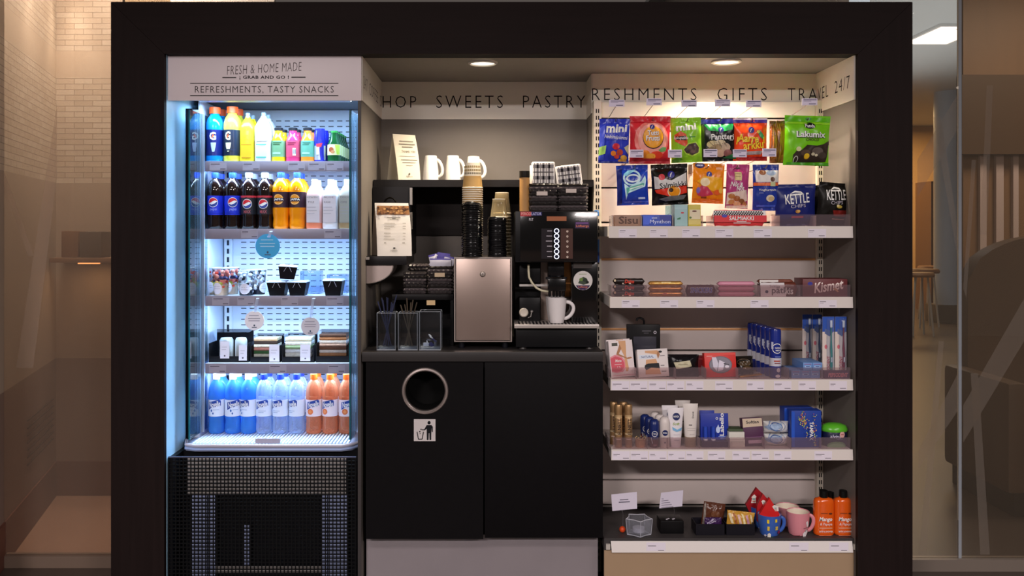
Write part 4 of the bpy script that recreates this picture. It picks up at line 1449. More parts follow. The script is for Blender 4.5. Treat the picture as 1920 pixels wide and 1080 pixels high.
for q, yy in enumerate((433, 442.5, 452, 461.5, 471.5, 481)):
    its += [('r', 1036 - [10, 11.5, 12.5, 10.5, 11, 10][q], yy - .8, 1035, yy + .8, M('b9b2bc', .4))]
    its += [('e', 1063.7, yy + .7, 1.9, 2.1, M('efe0d0', .4)), ('e', 1063.7, yy + .2, 1.0, .9, M('7a4a30', .4))]
its += [('r', 1025, 405.8, 1062, 414.2, M('a8623a', .4))]
art('printed_panel', its, cv, sf, CM)
for yy in (433, 442.5, 452, 461.5, 471.5, 481):
    mb = MB()
    r = 4.9 * s_
    mb.lathe([(r * .66, .001), (r * .7, -.0016), (r, -.0016), (r, .001)], M('e6ecff', .3, em=.9), 28, axis='y')
    mb.lathe([(0, -.0012), (r * .62, -.0012), (r * .64, .001)], M('1c2038', .25), 24, axis='y')
    mb.build('selection_button', CM, (PX(1043.5, Ym) - ox, -.0042, PZ(yy, Ym) - oz))
# recess behind the spouts
bx('recess_panel', PX(1014, .27), PX(1068, .27), .27, .2795, zt1, zh0, M('b3a096', .3, .25), CM)
bx('copper_panel', PX(1056, .268), PX(1068.5, .268), .262, .2695, PZ(556, .27), zh0 - .003, M('d8924e', .35, .2), CM)
bx('side_block', PX(974, .2), PX(1013, .2), .2, .279, zt1, PZ(558, .2), GK2, CM, .002)
bx('side_block', PX(974, .2), PX(1013, .2), .2, .279, PZ(530, .2), zh0 - .001, GK2, CM, .002)
bx('steel_bar', PX(974, .19), PX(1026, .19), .19, .2, PZ(537, .19), PZ(533, .19), M('d9d4d0', .3, .3), CM)
bx('grinder_tower', PX(1072, .14), PX(1121, .14), .14, .279, zt1, zh0 - .001, GK, CM, .003)
bx('tower_plate', PX(1075, .135), PX(1110, .135), .135, .1395, PZ(503, .135), PZ(493, .135), M('55504e', .3, .6), CM)
mb = MB()
r = 18 * sc(.135)
mb.lathe([(0, -.001), (r, -.001), (r, .001)], M('dcd8d4', .4), 36, axis='y')
stk = mb.build('round_sticker', CM, (PX(1093, .138) - ox, .139 - oy, PZ(526, .138) - oz))
s2 = sc(.138)
art('sticker_print', [('p', [(1079.5, 535), (1106.5, 535), (1103, 540), (1097, 543.5), (1089, 543.5), (1083, 540)], M('3a1e50', .4)), ('t', 'Löfbergs', 1084.5, 536, 1101.5, 540.5, M('f08a5a', .4)), ('p', [(1084, 531), (1088, 522), (1094, 519), (1100, 522), (1104, 531), (1094, 534)], M('3c4a38', .4)), ('e', 1090, 524, 4, 3, M('6a8a3c', .4)), ('e', 1097, 525, 4.5, 3.5, M('1e2e20', .4)), ('e', 1101, 529, 3, 2.6, M('20241e', .4)), ('r', 1086, 513.5, 1100, 514.3, M('7a9a50', .4))],
    conv_px(1093, 526, s2), lambda x, z, o: (x, -.001 - o, z), stk)
# spouts
sx_ = PX(1044, .15) - ox
bx('spout_tower', PX(1028, .17), PX(1058, .17), .17, .268, PZ(520, .17), zh0 - .001, M('0a0b10', .2), CM, .003)
mb = MB()
zs0, zs1 = PZ(546, .145) - oz, PZ(522, .145) - oz
mb.box(sx_ - .035, sx_ + .035, .035, .075, zs0, zs1, M('0c0c0e', .2), .005)
for q in (-.034, .03):
    mb.lathe([(.009, zs1 - .004), (.010, zs1 + .004), (.006, zs1 + .006)], M('2a2a2e', .2), 12, c=(sx_ + q, .05, 0))
mb.build('spout_block', CM)
for q in (-.028, -.012, .0, .012, .026):
    mb = MB()
    mb.lathe([(.0035, zs0 - .022), (.0055, zs0 - .018), (.0055, zs0 + .004)], M('141416', .15), 10, c=(sx_ + q, .05, 0))
    mb.build('nozzle', CM)
mb = MB()
ps = [(991, 496), (991, 508), (992, 520), (998, 531), (1006, 540), (1016, 545), (1030, 547)]
mb.tube([(PX(a, .16) - ox, .06, PZ(b, .16) - oz) for a, b in ps], .0045, M('d9d2b4', .4), 10)
mb.build('milk_hose', CM, smooth=60)
mb = MB()
r = 8.5 * sc(.19)
mb.lathe([(r, .01), (r, -.006), (r * .8, -.01), (r * .55, -.008), (0, -.0085)], M('d8cfc0', .4), 26, axis='y')
mb.build('dial', CM, (PX(982, .19) - ox, .195 - oy, PZ(586, .19) - oz))
mb = MB()
mb.ball((0, 0, 0), .006, M('d8d4d0', .2, .8))
mb.tube([(0, 0, 0), (-.004, -.004, -.02), (-.015, -.004, -.024)], .002, M('d8d4d0', .2, .8), 6)
mb.build('tap', CM, (PX(997, .19) - ox, .19 - oy, PZ(584, .19) - oz))
tray = bx('drip_tray', mx0 - .004, mx1 + .002, Ym - .03, .279, zt0, zt1, M('c4bcb6', .3, .4), CM, .002)
mb = MB()
for q in range(22):
    xx = mx0 + .012 + q * .0138
    mb.box(xx - ox, xx + .007 - ox, Ym - .02 - oy, .19 - oy, zt1 - oz - .0002, zt1 - oz + .0006, DRK)
mb.build('tray_slots', tray, smooth=0)
# white mug under the spouts
MZ = zt1 + .0008
m2 = mug('white mug standing on the drip tray under the spouts', 1044, 36.5, 27, 559.5, MZ, .125, M('e9e4e4', .3), False, .032, 0.0, 'white mugs on the drip tray')
dup(m2, (PX(1041, .215), .222, MZ), 'white mug on the drip tray standing behind the front one', rot=(0, 0, 0))
MTOP = zh1 + .0003

# on top of the machine: baskets with napkins and a kraft tube
WICK = [M('3a3536', .35), M('5a5254', .35), M('2a2625', .35)]  # paler strands paint in the grey highlights of the weave
def basket(label, x0, x1, y0, zb, Y, depth, rows, tagpx=None, group=None, taper=.04, tcol='d6c8c0'):
    s = sc(Y)
    wd, h = (x1 - x0) * s, (below(0, Y, zb) - y0) * s
    t = thing('wicker_basket', label, 'basket', (PX((x0 + x1) / 2, Y), Y + depth / 2, zb), group=group)
    mb = MB()
    mb.box(-wd / 2 + .006, wd / 2 - .006, -depth / 2 + .006, depth / 2 - .006, .001, .004, WICK[0])
    a, b = wd / 2 - .003, depth / 2 - .003
    for q in range(rows):
        zz = .005 + (h - .008) * q / (rows - 1)
        k = 1 - taper * (1 - q / (rows - 1))
        pts = []
        per = 2 * (2 * a + 2 * b)
        nper = 36
        for j in range(nper + 1):
            d = per * j / nper
            if d < 2 * a: p = (-a + d, -b)
            elif d < 2 * a + 2 * b: p = (a, -b + d - 2 * a)
            elif d < 4 * a + 2 * b: p = (a - (d - 2 * a - 2 * b), b)
            else: p = (-a, b - (d - 4 * a - 2 * b))
            wv = .0030 * (1 if (j + q) % 2 else -1)
            nrm = 1 + wv / max(a, b)
            pts.append((p[0] * k * nrm, p[1] * k * nrm, zz + .0006 * (1 if j % 2 else -1)))
        mb.tube(pts, .42 * h / rows, WICK[q % 3], 5)
    mb.box(-a * .93, a * .93, -b * .90, -b * .87, .004, h - .006, WICK[0])
    mb.box(-a * .93, a * .93, b * .87, b * .90, .004, h - .006, WICK[0])
    mb.box(-a * .93, -a * .90, -b * .87, b * .87, .004, h - .006, WICK[0])
    mb.box(a * .90, a * .93, -b * .87, b * .87, .004, h - .006, WICK[0])
    mb.build('woven_body', t, smooth=50)
    if tagpx:
        q = MB()
        X0, X1 = (tagpx[0] - (x0 + x1) / 2) * s, (tagpx[2] - (x0 + x1) / 2) * s
        zb_ = below(0, Y, zb)
        q.box(X0, X1, -depth / 2 - .0045, -depth / 2 - .003, (zb_ - tagpx[3]) * s, (zb_ - tagpx[1]) * s, M(tcol, .5))
        q.build('paper_tag', t)
    return t, wd, h, depth
gb = 'wicker baskets on the coffee machine'
b1 = basket('black wicker basket of checked napkins on the machine, beside the kraft tube', 993.5, 1045, 345, MTOP, .14, .1, 9, (1006, 359, 1026.5, 366.5), gb)
b2 = basket('black wicker basket of checked napkins on the machine, beside the step wall', 1048.5, 1102, 345, MTOP, .14, .1, 9, (1061, 354, 1080.5, 361.5), gb)
NAPW = M('eeeae6', .8)
NK = [M('4a4648', .8), M('1c1a1e', .8)]
def napkin(label, x0, x1, y0, zb, Y, rotp, seed, group):
    s = sc(Y)
    wd, h = (x1 - x0) * s, PZ(y0, Y) - zb
    t = thing('checked_napkin', label, 'napkin', (PX((x0 + x1) / 2, Y), Y, zb), rotp, group)
    mb = MB()
    mb.box(-wd / 2, wd / 2, -.012, .012, 0, h, NAPW, .009, 4)
    for q in (-.35, .1):
        mb.box(q * wd - .02, q * wd + .022, .0125, .017, 0, h * .93, NAPW, .002)
    mb.build('folded_cloth', t, smooth=60)
    its = []
    nx, nz = 7, 7
    TK = M('8d898c', .8)
    xs_ = [-wd * .43 + wd * .86 * (q + .5) / nx for q in range(nx)]
    zs_ = [h * (.14 + .82 * (q + .5) / nz) for q in range(nz)]
    for q in range(nx):
        w_ = wd * (.085 if q % 2 else .022)
        its.append(('r', xs_[q] - w_ / 2, h * .97, xs_[q] + w_ / 2, .0, TK if q % 2 else NK[0]))
    for j in range(nz):
        w_ = h * (.07 if j % 2 == 0 else .02)
        its.append(('r', -wd * .43, zs_[j] - w_ / 2, wd * .43, zs_[j] + w_ / 2, TK if j % 2 == 0 else NK[0]))
    for j in range(0, nz, 2):
        for q in range(1, nx, 2):
            its.append(('r', xs_[q] - wd * .0425, zs_[j] - h * .035, xs_[q] + wd * .0425, zs_[j] + h * .035, NK[1]))
    art('check_pattern', its, lambda a, b: (a, b), lambda x, z, o: (x, -.0121 - o, z), t)
    return t
zn = MTOP + .006
napkin('folded black and white checked napkins standing in the basket beside the kraft tube', 996.5, 1040.5, 303.5, zn, .185, (0, 0, 0), 1, 'checked napkins in the wicker baskets')
napkin('folded checked napkins tilted in the basket beside the step wall', 1050, 1098, 309, zn, .185, (R(2), R(-7), 0), 2, 'checked napkins in the wicker baskets')
mb = MB()
Y = .16
s = sc(Y)
kt = thing('kraft_tube', 'tall kraft canister with black lid on the coffee machine', 'canister', (PX(983.5, Y), Y, MTOP))
h = PZ(321, Y) - MTOP
r = 9.3 * s
mb.lathe([(0, 0), (r, 0), (r, h * .86), (0, h * .86)], M('b98a52', .55, var=.12, vs=30), 28)
mb.build('body', kt)
mb = MB()
mb.lathe([(r * 1.06, h * .84), (r * 1.08, h * .86), (r * 1.08, h), (0, h)], M('211c18', .35), 28)
mb.build('lid', kt)

# riser shelf with two wicker baskets
rs = thing('riser_shelf', 'low black riser shelf on the worktop behind the glass vases', 'shelf', (-.27, .3, WT))
zr = PZ(552, .2)
bx('board', PX(735, .2), PX(850, .2), .2, .48, zr - .022, zr, M('121113', .4), rs, .001)
bx('side_support', PX(735, .2), PX(735, .2) + .012, .205, .475, WT, zr - .0225, M('0c0b0d', .5), rs)
bx('side_support', PX(850, .2) - .012, PX(850, .2), .205, .475, WT, zr - .0225, M('0c0b0d', .5), rs)
bx('rear_support', PX(735, .2) + .013, PX(850, .2) - .013, .46, .475, WT, zr - .0225, M('141214', .5), rs)
bx('price_tag', PX(800, .199), PX(816, .199), .1985, .1995, PZ(572, .199), PZ(563, .199), M('d9b98a', .45), rs)
zr += .0003
b3 = basket('small black wicker basket with rim on the riser shelf, beside the menu ledge', 757, 797.5, 512, zr, .215, .085, 7, None, 'wicker baskets on the riser shelf')
b4 = basket('black wicker basket of sugar sachets with beige tag on the riser shelf', 803, 848, 500, zr, .215, .09, 9, (815, 511.5, 834, 519), 'wicker baskets on the riser shelf', tcol='c8b294')
b5 = basket('small black wicker basket behind the rimmed one on the riser shelf', 766, 800, 497, zr, .33, .085, 8, None, 'wicker baskets on the riser shelf')
rnd = random.Random(12)
Yb = .215
SW, SVi = M('dcdae8', .5), M('4a3f98', .45)
def sachet(label, cx, cy, w, h, rx, ry, Y, top):
    s = sc(Y)
    mb = MB()
    W_, H_ = w * s, h * s
    n = 6
    g1, g2 = [], []
    for j in range(n + 1):
        for gl, sg_ in ((g1, -1), (g2, 1)):
            row = []
            for i in range(5):
                u, v = -1 + i / 2, j / n
                b = .004 * (1 - abs(u) ** 2) * math.sin(math.pi * min(1, max(0, v)))
                row.append(mb.bm.verts.new((u * W_ / 2, sg_ * (b + .0003), v * H_)))
            gl.append(row)
    ia, ib = mb.mi(SW), mb.mi(SVi)
    for j in range(n):
        for i in range(4):
            mb.bm.faces.new((g1[j][i], g1[j][i + 1], g1[j + 1][i + 1], g1[j + 1][i])).material_index = ib if top and j >= n - top else ia
            mb.bm.faces.new((g2[j][i + 1], g2[j][i], g2[j + 1][i], g2[j + 1][i + 1])).material_index = ib if top and j >= n - top else ia
    o = mb.build('sugar_sachet', None, (PX(cx, Y), Y, PZ(cy, Y)), (rx, ry, 0), smooth=50)
    return tag(o, label, 'sachet', 'sugar sachets in the wicker basket')
sachet('white sugar sachet with violet band at the front of the basket', 826, 500.5, 40, 16, R(4), 0, .232, 1)
sachet('violet-topped sugar sachet sticking up in the middle of the basket', 829, 499, 24, 25, R(2), R(8), .255, 3)
sachet('narrow white sugar sachet leaning left out of the basket', 806, 497.5, 5, 24, R(-2), R(32), .25, 0)
sachet('white sugar sachet with violet edge leaning right in the basket', 839, 499, 20, 19, R(3), R(16), .243, 1)
sachet('white sugar sachet with violet tip, second from left in the basket', 817, 498, 18, 22, R(2), R(-14), .262, 1)

# glass vases with stirrers
VG = CL('c8d0dc', .06, .02, 'f4f8fc')
VGL = GL('eef3f8', 1.6)
def vase(label, x0, x1, y0, Y):
    s = sc(Y)
    wd, h = (x1 - x0) * s, PZ(y0, Y) - WT - .0003
    t = thing('glass_vase', label, 'vase', (PX((x0 + x1) / 2, Y), Y + wd / 2, WT + .0003), group='square glass vases on the worktop')
    k, th = wd / 2, .0042
    mb = MB()
    mb.box(-k, k, -k, -k + th, 0, h, VGL, .001)
    mb.box(-k, k, k - th, k, 0, h, VGL, .001)
    mb.box(-k, -k + th, -k + th, k - th, 0, h, VGL, .001)
    mb.box(k - th, k, -k + th, k - th, 0, h, VGL, .001)
    mb.build('walls', t)
    mb = MB()
    mb.box(-k + th, k - th, -k + th, k - th, 0.0005, .011, CL('dfe8f4', .18, .03, 'f4f8ff'), .001)
    mb.build('thick_base', t)
    mb = MB()
    for a in (-1, 1):
        for b in (-1, 1):
            mb.tube([(a * (k - .001), b * (k - .001), .002), (a * (k - .001), b * (k - .001), h - .001)], .0016, CL('c8d0dc', .2, .03, 'ffffff'), 6)
    pr = [(-k, -k), (k, -k), (k, k), (-k, k), (-k, -k)]
    mb.tube([(a * .985, b * .985, h) for a, b in pr], .0014, CL('c8d0dc', .3, .03, 'ffffff'), 6)
    mb.tube([(a * .985, b * .985, .002) for a, b in pr], .0016, CL('eaf0f8', .4, .03, 'ffffff'), 6)
    mb.build('bright_edges', t)  # pale rods paint bright glints along the glass edges
    return t, k
v1, vk = vase('square glass vase of dark stirrers beside the partition wall', 706.5, 741.5, 587, .075)
v2, vk2 = vase('square glass vase of brown stirrers between the two other vases', 746.5, 783, 587, .075)
v3, vk3 = vase('square glass vase of small wrapped bits, next to the steel box', 786, 826.5, 584.5, .075)
def stick(label, vv, bx0, by0, tx, ty, hz, mat, group):
    X, Y, Z = vv.location
    o = MB()
    o.tube([(0, 0, 0), (tx - bx0, ty - by0, hz)], .0016, mat, 6, 1.6)
    q = o.build('coffee_stirrer', None, (X + bx0, Y + by0, Z + .013))
    return tag(q, label, 'stirrer', group)
SB, SN = M('2c3350', .25, coat=.5), M('4a4034', .4)
rnd = random.Random(3)
where = ['leaning far left', 'leaning left', 'leaning slightly left', 'upright at the back', 'upright in front', 'leaning slightly right', 'leaning right', 'leaning far right']
for q in range(8):
    f = (q - 3.5) / 3.5
    stick('dark blue stirrer ' + where[q] + ' in the vase beside the partition', v1, -f * .018, (.016 if q % 2 else -.012), f * .034, (.022 if q % 2 else -.02), .165 + rnd.uniform(0, .035), SB, 'stirrers in the first vase')
for q in range(6):
    f = (q - 2.5) / 2.5
    stick('brown stirrer ' + ['leaning far left', 'leaning left', 'upright at the back', 'upright in front', 'leaning right', 'leaning far right'][q] + ' in the middle vase', v2, -f * .016, (.014 if q % 2 else -.012), f * .03, (.018 if q % 2 else -.018), .15 + rnd.uniform(0, .035), SN, 'stirrers in the middle vase')
for q in range(7):
    mb = MB()
    mb.box(-.011, .011, -.002, .002, -.007, .007, [M('c8ccd8', .4), M('3a3f78', .4), M('8a8f9c', .4)][q % 3], .001)
    X, Y, Z = v3.location
    o = mb.build('wrapped_sweet', None, (X + [-.017, .004, .018, -.014, .012, -.005, .0][q], Y + [-.012, -.016, .012, .014, .0, .008, -.004][q], Z + [.019, .019, .019, .020, .034, .034, .049][q]), (R(20 * q), R(35 * q), R(50 * q)))
    tag(o, ['pale wrapped sweet at the left front of the third vase', 'violet wrapped sweet at the front of the third vase', 'grey wrapped sweet at the right back of the third vase', 'pale wrapped sweet at the left back of the third vase', 'violet wrapped sweet in the second layer, right side of the third vase', 'grey wrapped sweet in the second layer, left side of the third vase', 'pale wrapped sweet on top of the pile in the third vase'][q], 'sweet', 'wrapped sweets in the third vase')
# ------------------------------------------------------------------ shelving bay
METW = M('e6ddcc', .45)
PANEL = M('cfc2bd', .5, var=.04, vs=14)
def upright(label, x0, x1, Yp):
    t = thing('slotted_upright', label, 'rail', ((x0 + x1) / 2, Yp, 0.0))
    k = (x1 - x0) / 2
    mb = MB()
    mb.box(-k, k, 0, YR - Yp - .002, 0.03, 1.985, METW)
    mb.build('post', t)
    mb = MB()
    n = 66
    for j in range(n):
        zz = .08 + j * .0285
        for q in (-.3, .25):
            mb.box(q * k * 1.1 - .0022, q * k * 1.1 + .0022, -.0006, .0002, zz, zz + .0165, M('1a1613', .7))
    mb.build('slots', t, smooth=0)['kind'] = 'stuff'
UPY = .36
upright('cream slotted shelf upright beside the coffee machine', PX(1113.5, UPY), PX(1127.5, UPY), UPY)
upright('cream slotted shelf upright at the right end of the shelves', PX(1532.5, UPY), PX(1544.5, UPY), UPY)
BPY = .385
edges = [191, 222, 486, 617, 955]
bpx0, bpx1 = PX(1127.5, UPY) + .0006, PX(1532.5, UPY) - .0006
zs = [1.985] + [PZ(y, BPY) for y in (222, 352, 417, 486, 617, 657, 900)] + [.30]
for k in range(len(zs) - 1):
    o = bx('back_panel', bpx0, bpx1, BPY, BPY + .03, zs[k + 1] + .0035, zs[k] - .0035, PANEL if k else M('efe8da', .45), None, .0015)
    tag(o, ['cream top board of the shelf back, behind the upper price tags', 'beige back board behind the upper row of candy bags', 'beige back board behind the lower row of candy bags', 'beige back board behind the mint boxes', 'tall beige back board behind the chocolate bars', 'beige back board just above the stockings', 'tall beige back board behind the deodorants and tubes', 'beige back board above the bottom shelf with the mugs'][k], 'panel', 'back boards of the shelving')
CHR_WARM_REFL = M('f0b47c', .3, .35)  # warm reflection on the metal rails put into their colour
for k, py in enumerate((486, 617)):
    o = bx('joint_strip', bpx0, bpx1, BPY - .004, BPY + .003, PZ(py + 2, BPY), PZ(py - 2, BPY), CHR_WARM_REFL, None, .001)
    tag(o, ['brassy horizontal strip below the mint shelf', 'brassy horizontal strip below the chocolate shelf'][k], 'strip')

SW_ = M('e4dcd6', .4)
CLR = CL('b8a8b0', .10, .05, 'efe6e6')
SF = .03
SHELF = [(424, 446, 1142), (557, 577.5, 1144), (711.5, 732, 1145), (843, 863, 1146.5)]
SZ = []
slabels = ['white metal shelf of mints and crisps under the candy bags', 'white metal shelf of chocolate bars', 'white metal shelf of stockings and toothbrushes', 'white metal shelf of deodorants and cosmetics']
tags_ = [[1160, 1218, 1278.5, 1341, 1413, 1515], [1165.5, 1237.5, 1305.5, 1407, 1535], [1147, 1181, 1216, 1250, 1286, 1341, 1400, 1451, 1497, 1555], [1148, 1182, 1217, 1252, 1286, 1327, 1373, 1409, 1451, 1527]]
LBW, LTX = M('e9e2ee', .45), M('6f6870', .5)
for k, (ya_, yb_, xl_) in enumerate(SHELF):
    zt_, zb_ = PZ(ya_, SF), PZ(yb_, SF)
    SZ.append(zt_)
    x0, x1 = PX(xl_, SF), PX(1599, SF)
    t = thing('metal_shelf', slabels[k], 'shelf', ((x0 + x1) / 2, .2, zt_))
    ox, oy, oz = t.location
    bx('deck', x0 + .004, x1 - .004, SF + .006, BPY - .006, zt_ - .022, zt_, SW_, t, .001)
    mb = MB()
    mb.prism([(x0 - ox, zt_ - oz), (x1 - ox, zt_ - oz), (x1 - ox + .0016, zb_ - oz), (x0 - ox - .0005, zb_ - oz)], SF - oy, SF + .0055 - oy, SW_)
    rl = mb.build('price_strip', t)
    s_ = sc(SF)
    rr = random.Random(k + 60)
    wl = 34 if k < 2 else 33
    for q in tags_[k]:
        its = [('r', q, ya_ + (5.5 if k < 2 else 3), q + wl, yb_ - .5, LBW), ('r', q + 2, ya_ + 8, q + rr.uniform(10, 19), ya_ + 9.2, LTX), ('r', q + 2, ya_ + 11, q + rr.uniform(7, 14), ya_ + 11.6, M('a49ca6', .5)), ('r', q + 20, yb_ - 4.6, q + 31, yb_ - 3.3, LTX)]
        art('price_label', its, lambda a, b: (PX(a, SF) - ox, PZ(b, SF) - oz), lambda x, z, o: (x, SF - oy - o, z), t)
    for a in (x0 + .001, PX(1536, UPY)):
        mb = MB()
        mb.slab([(0, 0), (.003, 0), (.003, UPY - SF - .012), (0, UPY - SF - .012)], -.04, -.0005, SW_)
        mb.build('bracket', t, (a - ox, SF + .0065 - oy, 0))
    # clear riser along the front
    if k < 4:
        hgt = (22 if k == 0 else 23 if k == 1 else 22) * s_
        bx('clear_front_guard', x0 + .006 if k else PX(1448, SF), x1 - .006, SF + .008, SF + .0095, zt_ + .0003, zt_ + hgt, CLR, t)
        dv = [[1150, 1203, 1262, 1318, 1338, 1462, 1530], [1147, 1213, 1285, 1345, 1424, 1500], [1142, 1193, 1267, 1324, 1384, 1479, 1543], [1142, 1214, 1252, 1312, 1368, 1434, 1483, 1540]][k]
        for q in dv:
            xx = PX(q, SF + .01)
            mb = MB()
            mb.box(xx - .0008 - ox, xx + .0008 - ox, SF + .01 - oy, SF + .13 - oy, .0003, hgt * .9, CL('d8ccd0', .2, .05, 'f6f0f0'))
            mb.build('clear_divider', t)
# bottom deck
DKZ = .279
o = thing('bottom_shelf', 'dark bottom shelf with a white price strip holding mugs and gifts', 'shelf', (.9, .2, .25))
ox, oy, oz = o.location
bx('deck', XS + .004, XR - .002, SF + .006, YR - .003, .235, DKZ, M('3a3636', .5, var=.1, vs=50), o)
mb = MB()
za, zb_ = PZ(1014, SF), PZ(1035.5, SF)
mb.prism([(PX(1145, SF) - ox, za - oz), (PX(1597, SF) - ox, za - oz), (PX(1599, SF) - ox, zb_ - oz), (PX(1147, SF) - ox, zb_ - oz)], SF - .004 - oy, SF - oy, M('ece6e2', .45))
mb.build('price_strip', o)
for q in (1212, 1480, 1555):
    art('price_label', [('r', q, 1017, q + 36, 1033, LBW), ('r', q + 3, 1023, q + 18, 1024.2, LTX), ('r', q + 22, 1031, q + 33, 1032.2, LTX)], lambda a, b: (PX(a, SF - .004) - ox, PZ(b, SF - .004) - oz), lambda x, z, q: (x, SF - .004 - oy - q, z), o)
for a in (1140, 1603):
    bx('side_clip', PX(a, .032) - .008, PX(a, .032) + .008, .026, .0355, PZ(1030, .03), PZ(1020, .03), M('b9b2aa', .4), o)
o = bx('plinth_panel', XS + .004, XR - .002, .034, .05, 0, .2345, M('a48a6e', .45, var=.05, vs=8), None)
tag(o, 'beige base panel under the bottom shelf', 'panel')

# ------------------------------------------------------------------ hooks with price tags
HK = M('8a8078', .3, .8)
def hook(label, tx, ty, zback, zprong, Yt=.045, wide=29, hgt=13):
    """wire peg from the back board; price tag at the front end of the upper wire"""
    X, Z = PX(tx, Yt), PZ(ty, Yt)
    t = thing('peg_hook', label, 'hook', (X, BPY - .001, zback))
    mb = MB()
    mb.tube([(0, 0, 0), (0, Yt + .002 - BPY, Z - .006 - zback)], .0017, HK, 6)
    zp = zprong - zback
    mb.tube([(0, 0, zp), (0, -.30, zp), (0, -.318, zp + .003), (0, -.324, zp + .009)], .0022, HK, 6)
    mb.box(-.008, .008, -.004, 0, zp - .006, .005, HK)
    mb.build('wire_peg', t)
    s = sc(Yt)
    mb = MB()
    w2, h2 = wide * s / 2, hgt * s / 2
    mb.box(-w2, w2, -.0006, .0006, -h2, h2, M('dcd2e8', .4))
    p = mb.build('price_tag', t, (0, Yt - BPY + .001, Z - zback))
    art('tag_print', [('r', -w2 * .8, h2 * .7, w2 * .9, h2 * .5, M('4a4468', .5)), ('r', -w2 * .8, h2 * .25, w2 * .2, h2 * .12, M('8a84a0', .5)), ('r', -.1 * w2, -h2 * .5, w2 * .8, -h2 * .7, M('5a5474', .5))], lambda a, b: (a, b), lambda x, z, q: (x, -.0007 - q, z), p)
    return t
names_up = ['above the blue mini candy bag', 'above the red fruit candy bag', 'above the light green mini candy bag', 'above the green and black candy bag', 'above the orange candy bag', 'above the big green candy bag']
for q, (tx, ty) in enumerate(((1156.5, 193.5), (1226.5, 191), (1292, 194), (1355, 193), (1413, 194.5), (1518, 191))):
    hook('wire hook with white price tag ' + names_up[q], tx, ty, 1.897, 1.866)
names_lo = ['in front of the red candy bag, left corner', 'between the red and the light green bags', 'in front of the green and black bag', 'in front of the orange bag, lower left', 'between the orange bag and the brown bags']
for q, (tx, ty) in enumerate(((1193.5, 288), (1265.5, 288), (1332, 287), (1387, 287.5), (1442.5, 286))):
    hook('wire hook with white price tag ' + names_lo[q], tx, ty, 1.716, 1.686, Yt=.032, wide=26, hgt=15)

# ------------------------------------------------------------------ candy bags, upper row
W = WHITE
YEL = M('f7d42a', .35)
def cbag(*a, **k):
    k.setdefault('group', 'candy bags hanging on hooks')
    return bag('candy_bag', a[0], 'bag', *a[1:], **k)
FZ = lambda cx, cy, r: [('e', cx, cy, r, r * 1.05, M('2a2a8c', .35)), ('t', 'f', cx - r * .45, cy - r * .6, cx + r * .35, cy + r * .65, W, {'sh': .3, 'b': .02})]
YA = .075
cbag('blue candy bag lettered mini with gum pieces, leftmost of the upper row', 1122.5, 222, 1180, 305.5, YA, .04, '2f3fc8',
     [('p', [(1124, 240), (1135, 232), (1133, 300), (1122, 300)], M('4456d8', .3)), ('t', 'mini', 1137, 232, 1176, 249, W, {'b': .035, 'rot': -2}), ('p', [(1136, 250), (1178, 246), (1178, 262), (1136, 262)], M('2436c0', .35)), ('t', 'Hedelmäpommi', 1134, 253, 1178, 262, W, {'sh': .25, 'b': .005, 'rot': -4}),
      ('p', [(1122, 276), (1138, 272), (1136, 288), (1122, 292)], M('9fcf6a', .35)), ('e', 1157, 274, 7, 6, M('d92c40', .3)), ('e', 1152, 287, 5, 5, M('f0892c', .3)), ('e', 1164, 285, 6, 6, M('c84a3a', .3)), ('e', 1158, 293, 5, 4, M('d8463c', .3)), ('e', 1171, 295, 6, 5, M('f2b84a', .3)), ('e', 1168, 301, 8, 4, M('e8a84a', .3)), ('p', [(1172, 276), (1180, 270), (1180, 290)], M('c9c7a0', .4)), ('r', 1123, 302, 1180, 305, M('1c2a86', .4))], rot=(R(3), R(2.0), R(-14)), seed=1)
cbag('red candy bag with round yellow badge lettered Tutti Frutti', 1181.5, 217, 1258, 306.5, YA - .012, .045, 'e2303a',
     [('r', 1182, 218, 1258, 229, M('d42230', .3)), ('e', 1222, 262, 33, 36, M('f07a72', .35)), ('e', 1224, 261, 28, 31, M('f5a79a', .35)), ('e', 1225, 257.5, 20.5, 21.5, M('3a1c30', .35)), ('e', 1225, 256.5, 19.5, 20.5, M('f7a81e', .35)), *FZ(1223, 237.5, 4.5),
      ('t', 'Tutti', 1214.5, 244.5, 1235.5, 254, M('7a1c20', .4), {'b': .05}), ('t', 'Frutti', 1211.5, 254.5, 1237.5, 264, M('7a1c20', .4), {'b': .05}), ('t', 'Tutti', 1214, 244, 1235, 253.5, W, {'b': .025}), ('t', 'Frutti', 1211, 254, 1237, 263.5, W, {'b': .025}),
      ('p', [(1235, 281), (1243, 275), (1251, 276), (1249, 283), (1240, 285)], M('6aa85a', .35)), ('e', 1210, 289, 9, 8, M('f0902a', .35)), ('e', 1232, 290, 12, 7, M('e8442a', .35)), ('e', 1221, 293, 9, 6, M('f2a83a', .35)), ('r', 1182, 296.5, 1258, 306, M('b81c2a', .35))], rot=(R(2), R(.5), R(-3)), seed=2)
